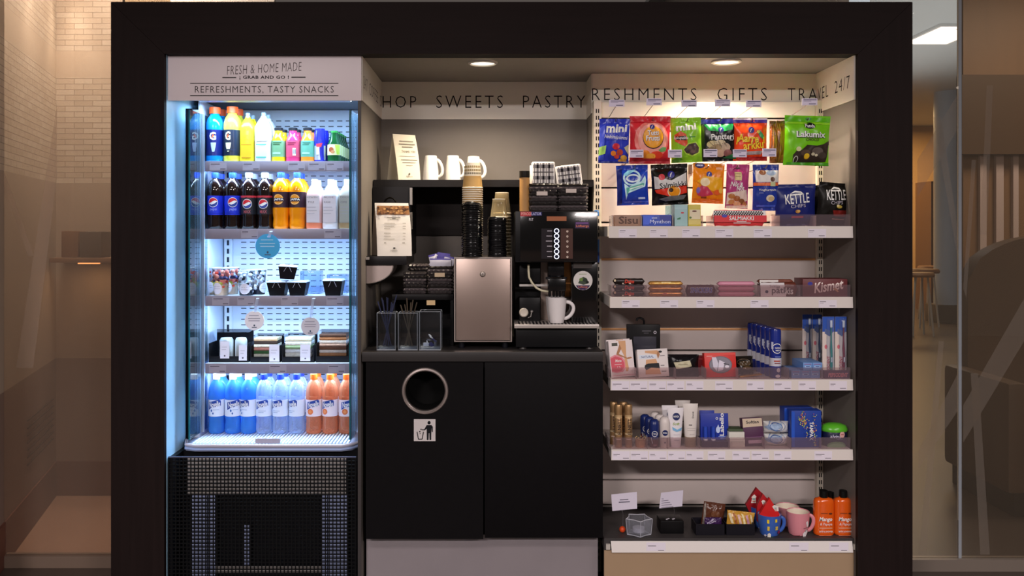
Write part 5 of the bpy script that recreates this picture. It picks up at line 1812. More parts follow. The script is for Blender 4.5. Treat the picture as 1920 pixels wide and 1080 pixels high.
cbag('light green candy bag lettered mini with dark sweets window', 1261, 220, 1318.5, 304, YA, .038, '8fd02a',
     [('t', 'mini', 1271, 231, 1309, 244, W, {'b': .035, 'rot': 3}), ('p', [(1267, 252), (1279, 245), (1289, 251), (1291, 258), (1292, 276), (1280, 271), (1268, 264)], M('e0532c', .35)), ('p', [(1269, 255), (1288, 254), (1290, 263), (1270, 261)], M('2a1c18', .35)), ('t', 'Lakupekka', 1266, 255, 1293, 262, W, {'sh': .2, 'b': .01, 'rot': -3}),
      ('r', 1295, 255.5, 1307, 257.5, M('3c8a2a', .4)), ('p', [(1282, 280), (1293, 268), (1308, 266), (1315, 276), (1314, 287), (1300, 294), (1288, 289)], M('b8e04a', .35)), ('p', [(1284, 280), (1294, 270), (1307, 268), (1313, 277), (1312, 286), (1300, 291), (1289, 287)], M('4a3a38', .3)),
      ('e', 1296, 277, 4, 3.4, M('6a5450', .25)), ('e', 1305, 276, 4, 3.5, M('5a4846', .25)), ('e', 1301, 284, 5, 3.5, M('705a54', .25)), ('e', 1291, 284, 3, 2.5, M('382c2c', .25)), ('p', [(1262, 298), (1274, 293), (1282, 298), (1276, 303), (1263, 304)], M('5a9a2a', .35))], rot=(R(2), R(-2), R(-7)), seed=3)
cbag('green and black candy bag lettered Pantteri with striped stones', 1316.5, 222, 1382, 302, YA + .012, .04, '16171a',
     [('r', 1317, 222.5, 1382, 231, M('2a2fa8', .35)), ('p', [(1322, 232), (1378, 232), (1376, 243), (1354, 247), (1330, 244)], M('129a4a', .35)), *FZ(1353.5, 243, 5.2), ('t', 'Pantteri', 1334.5, 250.5, 1378.5, 261.5, W, {'b': .02}), ('r', 1370, 262, 1377, 263.2, W),
      ('e', 1337, 270, 11, 7, M('c9b98a', .4)), ('e', 1352, 268, 10, 6, M('d8c8a4', .4)), ('e', 1346, 278, 14, 8, M('a8906a', .4)), ('e', 1362, 276, 9, 8, M('b9a48c', .4)), ('e', 1335, 281, 9, 6, M('7a6a50', .4)), ('e', 1352, 287, 9, 7, M('c8a890', .4)), ('e', 1366, 287, 8, 7, M('8a5a58', .4))] + [('l', 1330 + 3 * q, 264 + (q % 3) * 3, 1333 + 3 * q, 268 + (q % 4) * 3, .7, M('3a3226', .5)) for q in range(11)] + [('p', [(1356, 296), (1382, 286), (1382, 298)], M('146a3a', .4))], rot=(R(2), R(-1), R(-4)), seed=4)
cbag('orange candy bag with yellow lettering Aarrearkku and purple header', 1377, 221, 1440.5, 301, YA + .004, .04, 'ee4a1c',
     [('r', 1377, 221, 1441, 224, M('e8d9e8', .35)), ('r', 1377, 224, 1441, 229.5, M('4a2c98', .35)), *FZ(1409, 243.5, 5.8), ('t', 'Aarre', 1384, 252, 1424, 267, M('7a1c10', .4), {'b': .03, 'rot': -3}), ('t', 'Aarre', 1383.3, 251.3, 1423.3, 266.3, YEL, {'b': .03, 'rot': -3}), ('t', 'arkku', 1394, 264, 1433, 280, M('7a1c10', .4), {'b': .02, 'rot': 6}), ('t', 'arkku', 1393.4, 263.3, 1432.4, 279.3, YEL, {'b': .02, 'rot': 6}),
      ('p', [(1419, 245), (1424, 243.5), (1430, 249), (1435, 257), (1434, 262), (1426, 257)], M('3f9a58', .4)), ('e', 1422, 247, 3, 2.8, M('e9d24a', .4)), ('l', 1384, 256, 1381.5, 270, 2, YEL), ('l', 1433, 256, 1434, 268, 2, YEL),
      ('p', [(1394, 284), (1432, 282), (1428, 289), (1400, 290)], M('a89a98', .3)), ('r', 1385, 293, 1441, 300, M('c21e1c', .35))], rot=(R(2), 0, R(-2)), seed=5)
BRN = M('8a4a1c', .25, coat=.4)
for q, (a, b) in enumerate(((1443.5, 1456.5), (1456, 1476))):
    o = bag('candy_bag', ['narrow brown bag edge, left one between the orange and the big green bag', 'brown bag edge tucked directly behind the big green bag'][q], 'bag', a, 226, b + (14 if q else 4), 305.5, .1 + .02 * q, .025, BRN, [('l', a + 5, 232, a + 4, 300, 1.2, M('b87a40', .2)), ('r', a, 226, b, 231, M('5a2c12', .3)), ('p', [(a + 2, 292), (b - 2, 288), (b - 1, 304), (a + 1, 304)], M('a8642c', .25))], rot=(0, 0, R(18)), seed=8 + q, group='brown candy bags behind the big green one')
cbag('big green candy bag lettered Lakumix Choco, rightmost of the upper row', 1470, 216, 1560, 309.5, YA - .02, .05, '7ad018',
     [('r', 1470, 219, 1559, 227, M('62c01a', .3)), ('e', 1516, 222, 6, 3, M('2f9a2a', .35)), ('r', 1471, 229, 1559, 232, M('9be02a', .3)), ('e', 1516.5, 234.5, 11, 6, M('0f1a0f', .35)), ('t', 'Panda', 1507, 231.5, 1526, 238.5, W, {'b': .02}),
      ('t', 'Lakumix', 1490, 246, 1548, 258, M('1e3a14', .4), {'b': .06}), ('t', 'Lakumix', 1489, 245.5, 1547.5, 257, W, {'b': .025}), ('t', 'CHOCO', 1507, 258.5, 1534, 263.5, M('4a3a1c', .4), {'b': .015}),
      ('p', [(1488, 305), (1485, 290), (1490, 283), (1500, 281), (1510, 271), (1530, 272), (1544, 269), (1559, 262), (1559, 270), (1550, 276), (1552, 302)], M('3a2f28', .3)), ('e', 1508, 286, 9, 6, M('5a4a3c', .3)), ('e', 1532, 283, 12, 8, M('6a6058', .3)), ('e', 1543, 290, 9, 6, M('4f463e', .3)), ('e', 1494, 279, 5, 4.4, M('d9dca0', .35)), ('e', 1511, 292.5, 5.4, 5.6, M('c89a10', .35)), ('e', 1511, 291.8, 5, 5, M('f0c82c', .35)), ('e', 1523, 288, 4, 3, M('d8d0b0', .35)), ('e', 1530, 290, 3, 2.4, M('d8d0b0', .35)), ('ring', 1491, 299, 4, 7, 1.2, M('dcdcd0', .35)),
      ('r', 1476, 304, 1559, 309, M('4aa01c', .35))], rot=(R(3), R(1), R(6)), seed=6)

# second row
YB = .09
cbag('blue foil bag with a pale swirl and ribbon, leftmost of the lower row', 1158.5, 309, 1218, 384.5, YB, .042, '1c3fb4',
     [('p', [(1159, 318), (1169, 314), (1168, 382), (1159, 384)], M('0f1c66', .35)), ('ring', 1188, 333, 17, 15, 3.4, M('c4ecf8', .3)), ('ring', 1190, 334, 13, 8, 3, M('e2f6fc', .3)), ('p', [(1172, 326), (1180, 319), (1196, 317), (1190, 322), (1177, 330)], M('8fd8f2', .3)), ('p', [(1173, 343), (1182, 350), (1206, 340), (1213, 329), (1215, 338), (1213, 350), (1180, 362), (1176, 374)], M('c4ecf8', .3)), ('p', [(1177, 352), (1211, 343), (1211, 348), (1182, 358), (1178, 366)], M('5fb8a8', .3)), ('l', 1183, 354, 1209, 347.5, 2.2, M('dff4f0', .4)),
      ('r', 1199, 370, 1212, 373.5, M('c9d8f6', .4)), ('r', 1172, 377, 1217, 380, M('4a66d8', .25))], rot=(R(2), R(-1.5), R(-10)), seed=11)
cbag('black and white candy bag lettered Salmiakki with an orange disc', 1224.5, 307, 1293, 384, YB - .01, .045, '15130f',
     [('p', [(1229, 329), (1262, 338), (1291, 324), (1291, 352), (1230, 353)], M('dcdad8', .35)), ('p', [(1230, 355), (1291, 347), (1291, 362), (1262, 369), (1233, 361)], M('e2351c', .35)), ('e', 1266.5, 358.5, 12.5, 11.5, M('f2ead0', .35)), ('e', 1266.5, 358.5, 11, 10.2, M('f09a18', .35)), ('e', 1261, 356, 4.2, 4, M('3a1c10', .35)), ('t', 'Salmiakki', 1239.5, 341, 1290, 351.5, M('191919', .4), {'b': .012, 'rot': 4}), ('e', 1244, 331, 6, 6, M('d94048', .35)), *FZ(1262, 327, 6.6),
      ('p', [(1237, 372), (1260, 367), (1290, 366), (1284, 374), (1250, 377)], M('6a6a6c', .25)), ('p', [(1224, 382), (1292, 376), (1292, 384)], M('0c0b0a', .3))], rot=(R(2), R(-2), R(-8)), seed=12)
cbag('orange candy bag with pink and yellow shapes, in the middle of the lower row', 1299, 306, 1358, 381, YB + .005, .04, 'f08c18',
     [('e', 1311.5, 310, 9, 5, M('2a2468', .35)), ('r', 1305.5, 308.5, 1317.5, 311.5, M('c8c8f0', .4)), ('r', 1342, 313, 1354, 317.5, M('f2b080', .4)), *FZ(1328.5, 326.5, 5.2), ('p', [(1306, 340), (1318, 330), (1354, 332), (1356, 362), (1330, 356)], M('f7b41c', .35)), ('e', 1321, 341, 9, 8, M('f6e2b8', .4)), ('p', [(1306, 358), (1314, 348), (1326, 350), (1330, 360), (1338, 364), (1318, 369), (1308, 366)], M('c8385c', .35)), ('e', 1309, 357, 3.5, 6, M('8a6ac0', .35)), ('e', 1345, 360, 7, 5, M('e8642c', .35)), ('e', 1352, 356, 4, 6, M('f0c04a', .35)), ('r', 1315, 369, 1325, 372, M('8a3a10', .4)), ('r', 1300, 372, 1357, 379, M('e2701a', .3))], rot=(R(2), R(2), R(-4)), seed=13)
cbag('pink nut bag with printed hazelnuts at the bottom', 1360.5, 307.5, 1404.5, 391, YB, .035, 'b8407e',
     [('e', 1382, 315, 4, 1.4, M('3a1028', .4)), ('r', 1374.5, 322, 1388, 338, M('d9c48a', .4)), ('r', 1376, 325, 1386, 326.2, M('8a7040', .4)), ('r', 1376, 330, 1386, 331.2, M('8a7040', .4)), ('t', 'Nöt &', 1367, 341, 1391, 350, W, {'sh': .2, 'b': .02, 'rot': -3}), ('t', 'Nöt', 1378, 348.5, 1394, 357, W, {'sh': .2, 'b': .02, 'rot': 6}), ('p', [(1362, 362), (1399, 355), (1402, 376), (1362, 384)], M('e6d2c4', .4)),
      ('e', 1370, 368, 6, 5, M('b8783c', .35)), ('e', 1380, 372, 6.5, 5.5, M('a86434', .35)), ('e', 1390, 377, 6, 5, M('8a5a34', .35)), ('e', 1371, 379, 6, 5, M('c89058', .35)), ('e', 1382, 382, 7, 4, M('d9b48a', .35)), ('e', 1397, 382, 5, 4, M('b07a4a', .35)), ('p', [(1362, 386), (1403, 383), (1404, 390), (1361, 391)], M('d8c8b8', .4))], rot=(R(2), R(2), R(4)), seed=14)
cbag('blue and white nut bag, rightmost of the lower hanging row', 1413.5, 308, 1462, 395, YB + .002, .036, '243a9c',
     [('r', 1418, 319, 1461, 341, M('e6e2de', .4)), ('e', 1431, 323, 6.5, 5, M('a0643c', .4)), ('e', 1447, 324, 9, 5, M('a8bcd8', .4)), ('e', 1449.5, 336, 4.5, 4.5, M('6a4a3a', .4)), ('r', 1414, 342, 1461, 348, M('e8703a', .35)), ('r', 1445, 341, 1455, 349, M('c9d0a0', .4)), ('t', 'Yoghurtnöt', 1423, 353.5, 1457, 359, W, {'b': .012}), ('r', 1424, 361, 1432, 362, M('a8b4e8', .4)), ('e', 1445, 371.5, 8, 6.5, M('e8dcc4', .4)), ('e', 1447, 372.5, 5.5, 4.5, M('d0b888', .4)), ('r', 1420, 384, 1455, 388, M('3f5ac8', .3))], rot=(R(2), 0, R(-5)), seed=15)

# ------------------------------------------------------------------ shelf 1: crisps, mints
S1, S2, S3, S4 = [z + .0004 for z in SZ]
def kettle(label, x0, y0, x1, y1, Y, col, f0, bits, rot, seed):
    w_, h_ = x1 - x0, y1 - y0
    X = lambda f: x0 + f * w_
    Z = lambda f: y0 + f * h_
    return bag('crisp_bag', label, 'bag', x0, y0, x1, y1, Y, .055, col,
               [('t', 'KETTLE', X(.19), Z(f0), X(.80), Z(f0 + .23), W, {'b': .012, 'rot': 4}), ('p', [(X(.3), Z(f0 + .01)), (X(.45), Z(f0 - .07)), (X(.6), Z(f0 - .05)), (X(.66), Z(f0 + .02)), (X(.58), Z(f0 - .02)), (X(.45), Z(f0 - .03))], W), ('t', 'CHIPS', X(.32), Z(f0 + .25), X(.7), Z(f0 + .33), M('c9c4d0', .4), {'rot': 4})] + bits(X, Z), zb=S1, rot=rot, seed=seed, r=.35, group='crisp bags on the mint shelf', head=.08, foot=.06, crink=.0022)
kettle('dark blue crisp bag lettered KETTLE CHIPS', 1456, 344, 1534, 423, .085, '16226e', .22, lambda X, Z: [('e', X(.5), Z(.64), 5, 3.4, M('b8843c', .4)), ('e', X(.52), Z(.63), 3, 2, M('e0b870', .4)), ('r', X(.35), Z(.75), X(.65), Z(.80), M('a83a5c', .4))], (R(4), R(-1), R(3)), 21)
kettle('black crisp bag lettered KETTLE CHIPS, tilted at the right end', 1531, 341, 1594, 423, .1, '14120f', .16, lambda X, Z: [('e', X(.6), Z(.54), 6, 3, M('c9b04a', .4)), ('e', X(.55), Z(.52), 3, 2.2, M('f0e0a0', .4)), ('p', [(X(.4), Z(.63)), (X(.92), Z(.61)), (X(.86), Z(.76)), (X(.45), Z(.76))], M('7a1a14', .4)), ('r', X(.42), Z(.82), X(.84), Z(.835), M('c89a8a', .4))], (R(4), R(4), R(8)), 22)
bag('crisp_bag', 'black crisp bag standing behind, between the two crisp bags', 'bag', 1512, 346, 1560, 423, .17, .05, '100f10', zb=S1, rot=(R(3), R(-6), 0), seed=23, group='crisp bags on the mint shelf')
cy = below(0, .055, S1)
def stackbox(name, label, cat, x0, y0, x1, Y, depth, col, items, zb, **k):
    return carton(name, label, cat, x0, y0, x1, below(0, Y, zb), Y, depth, col, items, zb=zb, **k)
SISU = [('t', 'Sisu', 1160, 405.5, 1196, 420, M('5a4038', .45), {'b': .025})]
o = stackbox('pastille_box', 'brown pastille box lettered Sisu at the left end of the mint shelf', 'box', 1152, 403, 1202, .055, .03, '9a7a68', SISU, S1, group='pastille boxes on the mint shelf')
for q in (1, 2):
    dup(o, (o.location.x, o.location.y + .033 * q, o.location.z), 'brown pastille box ' + ['', 'directly behind the front one', 'two places behind the front one'][q])
o = stackbox('pastille_box', 'blue violet pastille box lettered Mynthon', 'box', 1205, 402.5, 1259, .055, .03, '3a56b8', [('p', [(1206, 404), (1228, 404), (1216, 421), (1206, 421)], M('4a6ae0', .4)), ('p', [(1236, 404), (1258, 404), (1258, 412), (1240, 420)], M('3f4a9c', .4)), ('t', 'Mynthon', 1219, 412, 1257, 421, M('d9e2f8', .4), {'b': .0}), ('r', 1222, 408, 1232, 409.5, M('c8d4f2', .4))], S1, group='pastille boxes on the mint shelf')
dup(o, (o.location.x, o.location.y + .033, o.location.z), 'blue violet pastille box directly behind the front one')
o = stackbox('gum_pack', 'pale turquoise gum pack at the front of its file', 'pack', 1265, 383.5, 1289.5, .055, .02, '9fc4c8', [('r', 1266, 390, 1288, 391, M('c2dce0', .4)), ('e', 1279.5, 399, 3, 1.6, M('c84a52', .4)), ('p', [(1269, 410), (1276, 407), (1276, 411), (1270, 412)], M('3a7a58', .4))], S1, group='turquoise gum packs in one file')
for q in range(1, 7):
    dup(o, (o.location.x - .001 * q, o.location.y + .024 * q, o.location.z), 'pale turquoise gum pack, ' + ['', 'second', 'third', 'fourth', 'fifth', 'sixth', 'seventh'][q] + ' in the file from the front')
o = stackbox('gum_pack', 'yellow and cream gum pack beside the turquoise ones', 'pack', 1290.5, 383.5, 1314, .055, .02, 'cfc04a', [('r', 1293, 393, 1313, 411, M('e4d8b8', .4)), ('e', 1302, 396, 4.4, 1.5, M('6a3a34', .4)), ('e', 1294.5, 408, 2.4, 2, M('5a7a3a', .4)), ('r', 1291, 412, 1314, 421, M('d8c878', .4))], S1)
dup(o, (o.location.x, o.location.y + .024, o.location.z), 'yellow and cream gum pack behind the front yellow one')
def bar(name, label, x0, y0, x1, y1, Y, depth, col, items, rot=(0, 0, 0), group=None, zb=None, seed=1, endcol=None):
    """flow-wrapped bar lying on its back with crimped ends"""
    s = sc(Y)
    wd, h = (x1 - x0) * s, (y1 - y0) * s
    z = PZ(y1, Y) if zb is None else zb
    mb = MB()
    mt = M(col, .28) if isinstance(col, str) else col
    i = mb.mi(mt)
    n, m = 16, 14
    rings = []
    for q in range(n + 1):
        u = -1 + 2 * q / n
        e = min(1, (1 - abs(u)) / .12)
        k = .12 + .88 * math.sin(e * math.pi / 2)
        wob = 1 + .03 * math.sin(q * 1.7 + seed)
        ring = []
        for j in range(m):
            a = 2 * math.pi * j / m
            ca, sa = math.cos(a), math.sin(a)
            yy = math.copysign(abs(ca) ** .6, ca) * depth / 2
            zz = h / 2 + math.copysign(abs(sa) ** .6, sa) * h / 2 * k * wob
            ring.append(mb.bm.verts.new((u * wd / 2, yy * (.9 + .1 * k), zz)))
        rings.append(ring)
    for a, b in zip(rings, rings[1:]):
        for j in range(m):
            mb.bm.faces.new((a[j], b[j], b[(j + 1) % m], a[(j + 1) % m])).material_index = i
    mb.bm.faces.new(rings[0]).material_index = i
    mb.bm.faces.new(list(reversed(rings[-1]))).material_index = i
    bmesh.ops.recalc_face_normals(mb.bm, faces=mb.bm.faces[:])
    o = mb.build(name, None, (PX((x0 + x1) / 2, Y), Y + depth / 2, z), rot, smooth=60)
    tag(o, label, 'bar', group)
    if items:
        art('printed_front', items, conv_px((x0 + x1) / 2, y1, s), flat(depth / 2 + .0008), o)
    return o
its = [('p', [(1338 + q * 4.6, 396 + (r_ % 2) * 0 + r_ * 2.6), (1340.3 + q * 4.6, 396 + r_ * 2.6), (1340.3 + q * 4.6, 398.6 + r_ * 2.6), (1338 + q * 4.6, 398.6 + r_ * 2.6)], DRK) for r_ in range(3) for q in range(20)]
its = [('r', 1337, 395, 1435, 404, W)] + [('p', [(a[0] + (2.3 if (j // 20) % 2 else 0), a[1]) for a in it[1]], it[2]) for j, it in enumerate(its)] + [('r', 1338, 404, 1436, 416.5, M('e0343c', .35)), ('t', 'SALMIAKKI', 1366, 405.5, 1412, 413, W, {'b': .02, 'rot': 0}), ('r', 1380, 415, 1398, 416.2, W), ('r', 1374, 417.5, 1406, 419, M('f0d8d8', .4)), ('e', 1357, 405, 5, 3, M('4a4ab0', .4))]
bar('candy_bar', 'red and white licorice bar with black checks lettered SALMIAKKI', 1336, 393.5, 1437, cy, .05, .03, 'd93a40', its, zb=S1)

# ------------------------------------------------------------------ shelf 2: chocolate bars
c2_ = below(0, .055, S2)
def bars(label, names_, x0, x1, ytop, n, col, items, Y=.055, depth=.028, group=None, tilt=0):
    hpx = (c2_ - ytop) / n
    for q in range(n):
        yb_ = c2_ - hpx * q
        it = items(yb_ - hpx, yb_, q) if items else []
        bar('chocolate_bar', label + ', ' + names_[q], x0, yb_ - hpx + .2, x1, yb_, Y, depth, col, it, rot=(0, R(tilt) if q == n - 1 else 0, 0), group=group, zb=S2 + hpx * sc(Y) * q, seed=q)
lv3 = ['at the bottom of its stack', 'in the middle of its stack', 'on top of its stack']
RED2 = M('d9402c', .35)
bars('black chocolate bar with red lettering', lv3, 1150, 1209, 522, 3, '1c1210', lambda a, b, q: [('t', 'Daim', 1171, a + 2, 1189, b - 2, RED2, {'sh': .2, 'b': .03}), ('e', 1153, a + 4, 2, 2.4, M('d8c8a8', .3)), ('e', 1168, b - 2, 1.6, 1.2, M('e8dcc8', .3)), ('e', 1181, b - 2, 1.8, 1.2, M('e8dcc8', .3))], group='black bars stacked on the chocolate shelf')
bars('gold-wrapped chocolate bar', lv3, 1216, 1281, 527, 3, M('c8924a', .25, .55, coat=.3), lambda a, b, q: [('e', 1247, (a + b) / 2, 6, 1.4, M('c86a5a', .35))] if q == 0 else [('r', 1240, a + 1.6, 1258, a + 2.6, M('f0dca0', .3))], group='gold bars stacked on the chocolate shelf')
bars('brown chocolate bar lettered SNICKERS in a box', ['front one'], 1287, 1342, 534, 1, '55303a', lambda a, b, q: [('t', 'SNICKERS', 1294, 538.5, 1336, 549.5, W, {'b': .05, 'sh': .15}), ('t', 'SNICKERS', 1294.5, 539, 1335.5, 549, M('3a4ab8', .35), {'b': .02, 'sh': .15})])
bars('pink chocolate bar', lv3, 1346, 1416, 527.5, 3, 'd890a8', None, group='pink bars stacked on the chocolate shelf')
def patkis(a, b, q):
    return [('p', [(1425, a), (1470, a), (1474, b), (1426, b)], M('e6e2e4', .4)), ('t', 'pätkis', 1447, a + 8, 1487, b - 2, M('5a4a50', .4), {'b': .015}), ('t', 'kis', 1473, a + 9, 1487, b - 4, W, {'b': .02}), ('e', 1437.5, (a + b) / 2 + 4, 3, 3, M('3a3a58', .4)), ('t', 'Suklaa', 1443, a + 4, 1462, a + 9, M('8a8488', .4))]
o = bar('chocolate_bar', 'white and brown chocolate bar lettered pätkis', 1426, 529.5, 1496, c2_, .055, .03, '6a3428', patkis(530, c2_, 0), zb=S2)
o = bar('chocolate_bar', 'white and brown chocolate bar lying on top behind the lettered one', 1422, 523, 1488, 531, .085, .03, '7a3a28', [('r', 1424, 524, 1459, 529.5, M('ece8e4', .4))], zb=S2 + .047)
bx('candy_tray', PX(1424, .089), PX(1494, .089), .0875, .12, S2, S2 + .0455, M('4a2620', .5), None)
tag(bpy.data.objects['candy_tray'], 'brown cardboard tray under the upper white and brown bar', 'tray')
o = stackbox('chocolate_box', 'maroon chocolate box lettered Kismet at the right end', 'box', 1505, 523, 1589, .06, .1, '6a2a2e', [('e', 1519, 532, 4.6, 3.4, M('3a3a9c', .4)), ('t', 'Kismet', 1525, 526.5, 1582, 546, M('f2e2dc', .4), {'sh': .3, 'b': .02, 'rot': 9}), ('p', [(1561, 540), (1568, 541), (1573, 547), (1570, 547.5), (1564, 543)], M('c8956a', .4))], S2)

# ------------------------------------------------------------------ shelf 3
c3_ = below(0, .06, S3)
SKN, SKD = M('d9a578', .5), M('b07a52', .5)
o = carton('tights_box', 'white and pink tights box with printed legs, leaning at the left end', 'box', 1145, 641, 1191, 709, .075, .03, 'e8dcdc',
    [('p', [(1146, 671), (1156, 667), (1168, 671), (1175, 681), (1175, 692), (1168, 700), (1156, 701), (1147, 699)], M('e48a96', .4)), ('p', [(1146, 674), (1156, 670), (1167, 674), (1172, 683), (1172, 691), (1165, 698), (1155, 699), (1147, 697)], M('d4485c', .4)), ('r', 1151, 645, 1162, 651, M('3a3a30', .4)), ('p', [(1164, 642), (1178, 642), (1178, 652), (1177, 670), (1180, 693), (1178, 699), (1174, 699), (1173, 670), (1167, 655)], SKN), ('p', [(1166, 648), (1169, 656), (1163, 666), (1178, 674), (1186, 673), (1188, 675), (1180, 677), (1158, 667)], SKD),
     ('t', 'Matta', 1155, 676, 1167, 681, W, {'sh': .2, 'b': .01}), ('r', 1153, 685, 1167, 686, M('f2d0d4', .4)), ('t', '15', 1158, 689, 1164, 692, M('f2d0d4', .4)), ('r', 1148, 705, 1190, 706, M('e0a0b0', .4))], zb=S3, rot=(R(-9), R(-3), R(8)))
o2 = dup(o, (o.location.x - .004, o.location.y + .034, S3), 'white and pink tights box directly behind the leaning front one')
for q, lb in ((1, 'pale stocking box behind the briefs box'), (0, 'white box with printed black briefs, leaning beside the tights box')):
    o = carton('tights_box', lb, 'box', 1197, 660, 1255, 709, .075 + .035 * q, .03, 'e6dedc',
        [] if q else [('p', [(1212, 660), (1236, 660), (1236, 668), (1212, 664)], SKN), ('r', 1200, 668, 1232, 675, M('d9e2f0', .4)), ('t', 'NATURAL', 1204, 669.5, 1228, 673.5, M('3a4a7a', .4), {'b': .01}), ('p', [(1213, 677), (1232, 676), (1240, 705), (1210, 704), (1211, 692)], SKN), ('p', [(1210, 687), (1216, 684), (1237, 684), (1238, 694), (1222, 692), (1212, 696), (1209, 692)], DRK), ('e', 1241, 663, 3.5, 2, DRK), ('r', 1240, 670, 1249, 671, M('7a7478', .4)), ('r', 1240, 688, 1247, 689.4, M('7a7478', .4)), ('r', 1241, 699, 1250, 700.2, M('5a5458', .4)), ('p', [(1237, 660), (1240, 668), (1236, 676), (1234, 668)], SKD)], zb=S3, rot=(R(-10), R(-2), R(5)), group='boxes leaning on the stocking shelf')
t = thing('hosiery_pack', 'black hosiery pack with hook hanger standing behind the white boxes', 'pack', (PX(1206, .2), .2, S3))
s = sc(.2)
w2, h2 = 31 * s, (below(0, .2, S3) - 608) * s
mb = MB()
mb.box(-w2, w2, -.012, .012, 0, h2, M('121114', .35), .002)
mb.build('card_box', t)
mb = MB()
mb.box(-w2 * .62, w2 * .75, -.0128, -.0121, h2 * .1, h2 * .75, M('3a3a44', .2), .0002)
mb.build('window', t)
art('print', [('r', -w2 * .1, h2 * .86, w2 * .45, h2 * .875, M('6a6870', .5)), ('r', w2 * .0, h2 * .82, w2 * .3, h2 * .828, M('6a6870', .5)), ('ring', w2 * .68, h2 * .84, .006, .006, .0025, M('c8c4d0', .4)), ('p', [(w2 * .3, h2 * .32), (w2 * .42, h2 * .3), (w2 * .4, h2 * .36)], M('d8d8e4', .3))], lambda a, b: (a, b), flat(.0129), t)
mb = MB()
mb.tube([(w2 * .05, 0, h2 - .002), (w2 * .05, 0, h2 + .012), (w2 * .0, 0, h2 + .02), (-w2 * .2, 0, h2 + .026), (-w2 * .36, 0, h2 + .022), (-w2 * .4, 0, h2 + .014)], .0045, M('0e0d10', .35), 8)
mb.build('hanger_hook', t, smooth=60)
def pouch(name, label, cat, x0, y0, x1, Y, d, col, items, zb, rot=(0, 0, 0), seed=1, **k):
    return bag(name, label, cat, x0, y0, x1, below(0, Y, zb), Y, d, col, items, zb=zb, rot=rot, seed=seed, head=.02, foot=.02, **k)
pouch('folded_stockings', 'folded black stockings with a beige paper label', 'stockings', 1252, 666, 1313, .07, .05, '121013', [('p', [(1263, 680), (1294, 676), (1298, 687), (1268, 692)], M('cbc4a4', .5)), ('r', 1271, 683, 1290, 684, M('8a846c', .5))], S3, seed=31)
t = carton('stocking_box', 'red box with round clear window beside the black stockings', 'box', 1322, 663.5, 1382, 709, .07, .03, 'd62a24', [('p', [(1323, 664), (1381, 664), (1381, 668), (1323, 669)], M('e8443a', .35)), ('r', 1326, 669, 1337, 670.4, M('f2a8a0', .4)), ('e', 1352, 686, 22, 16, M('6a6670', .35)), ('e', 1352, 686, 20.5, 14.6, M('8f8c98', .2)), ('p', [(1336, 672), (1344, 672), (1348, 684), (1344, 698), (1338, 690)], M('d8d4e4', .3)), ('p', [(1350, 677), (1360, 682), (1356, 696), (1346, 698)], M('e2dcec', .3)), ('e', 1364, 690, 4, 3, M('e8e4f0', .2)), ('l', 1358, 684, 1368, 686, 1.2, DRK)], zb=S3, rot=(R(-8), R(-1), R(3)))
stackbox('stocking_box', 'dark red box behind and left of the red window box', 'box', 1303, 668, 1330, .12, .03, '8a1420', [('r', 1306, 672, 1322, 674, M('c8484c', .4))], S3)
pouch('shiny_pouch', 'black shiny pouch behind the gold sachet', 'pouch', 1382, 669, 1416, .12, .04, '1f1a14', [('e', 1398, 683, 12, 5, M('4a3a24', .2)), ('e', 1402, 691, 9, 3, M('5a4628', .2)), ('ring', 1396, 680, 12, 6, 1, M('6a5a48', .25))], S3, seed=33, rot=(R(-6), R(-2), 0))
mb = MB()
mb.box(-.045, .045, -.012, .012, 0, .006, M('c8963a', .25, .6), .002)
o = mb.build('gold_sachet', None, (PX(1408, .07), .085, S3), (0, R(-5), R(10)))
o.location.z = S3 + .004
tag(o, 'narrow gold sachet lying at the front of the stocking shelf', 'sachet')
# deodorant cans
P_SPRAY = [(0, 0), (.9, 0), (1, .02), (1, .62), (.97, .66), (.97, .95), (.9, .99), (.6, 1), (0, 1)]
NVB = M('1c2f8c', .25, coat=.4)
o = vessel('deodorant_can', 'dark blue deodorant can at the front of its file', 'can', 1453.5, 617, below(0, .075, S3), 22, .075, P_SPRAY, NVB, None, [(671, 686.5, M('cfd0dc', .3))],
    [('ring', 1454, 653, 9.5, 9.5, 1.3, W), ('t', 'NIVEA', 1450, 650.5, 1461.5, 653.5, W, {'b': .02}), ('t', 'MEN', 1451, 655.5, 1460, 658, W, {'b': .02}), ('r', 1443, 641, 1447, 654, M('c8d0e8', .4)), ('r', 1450, 668, 1461, 669.4, M('8fa4e8', .4)), ('r', 1448, 675.5, 1460, 677.5, M('b8402c', .4)), ('r', 1449, 680, 1460, 681.4, M('8a4a50', .4)), ('e', 1456, 693.5, 3.4, 4, M('e8e8f4', .4)), ('e', 1455, 704.5, 4.4, 3, M('e8e8f4', .4))], zb=S3, group='deodorant cans in one file')
for q in range(1, 6):
    dup(o, (o.location.x - .0035 * q, o.location.y + .048 * q, S3), 'dark blue deodorant can, ' + ['', 'second', 'third', 'fourth', 'fifth', 'sixth'][q] + ' in the file from the front')
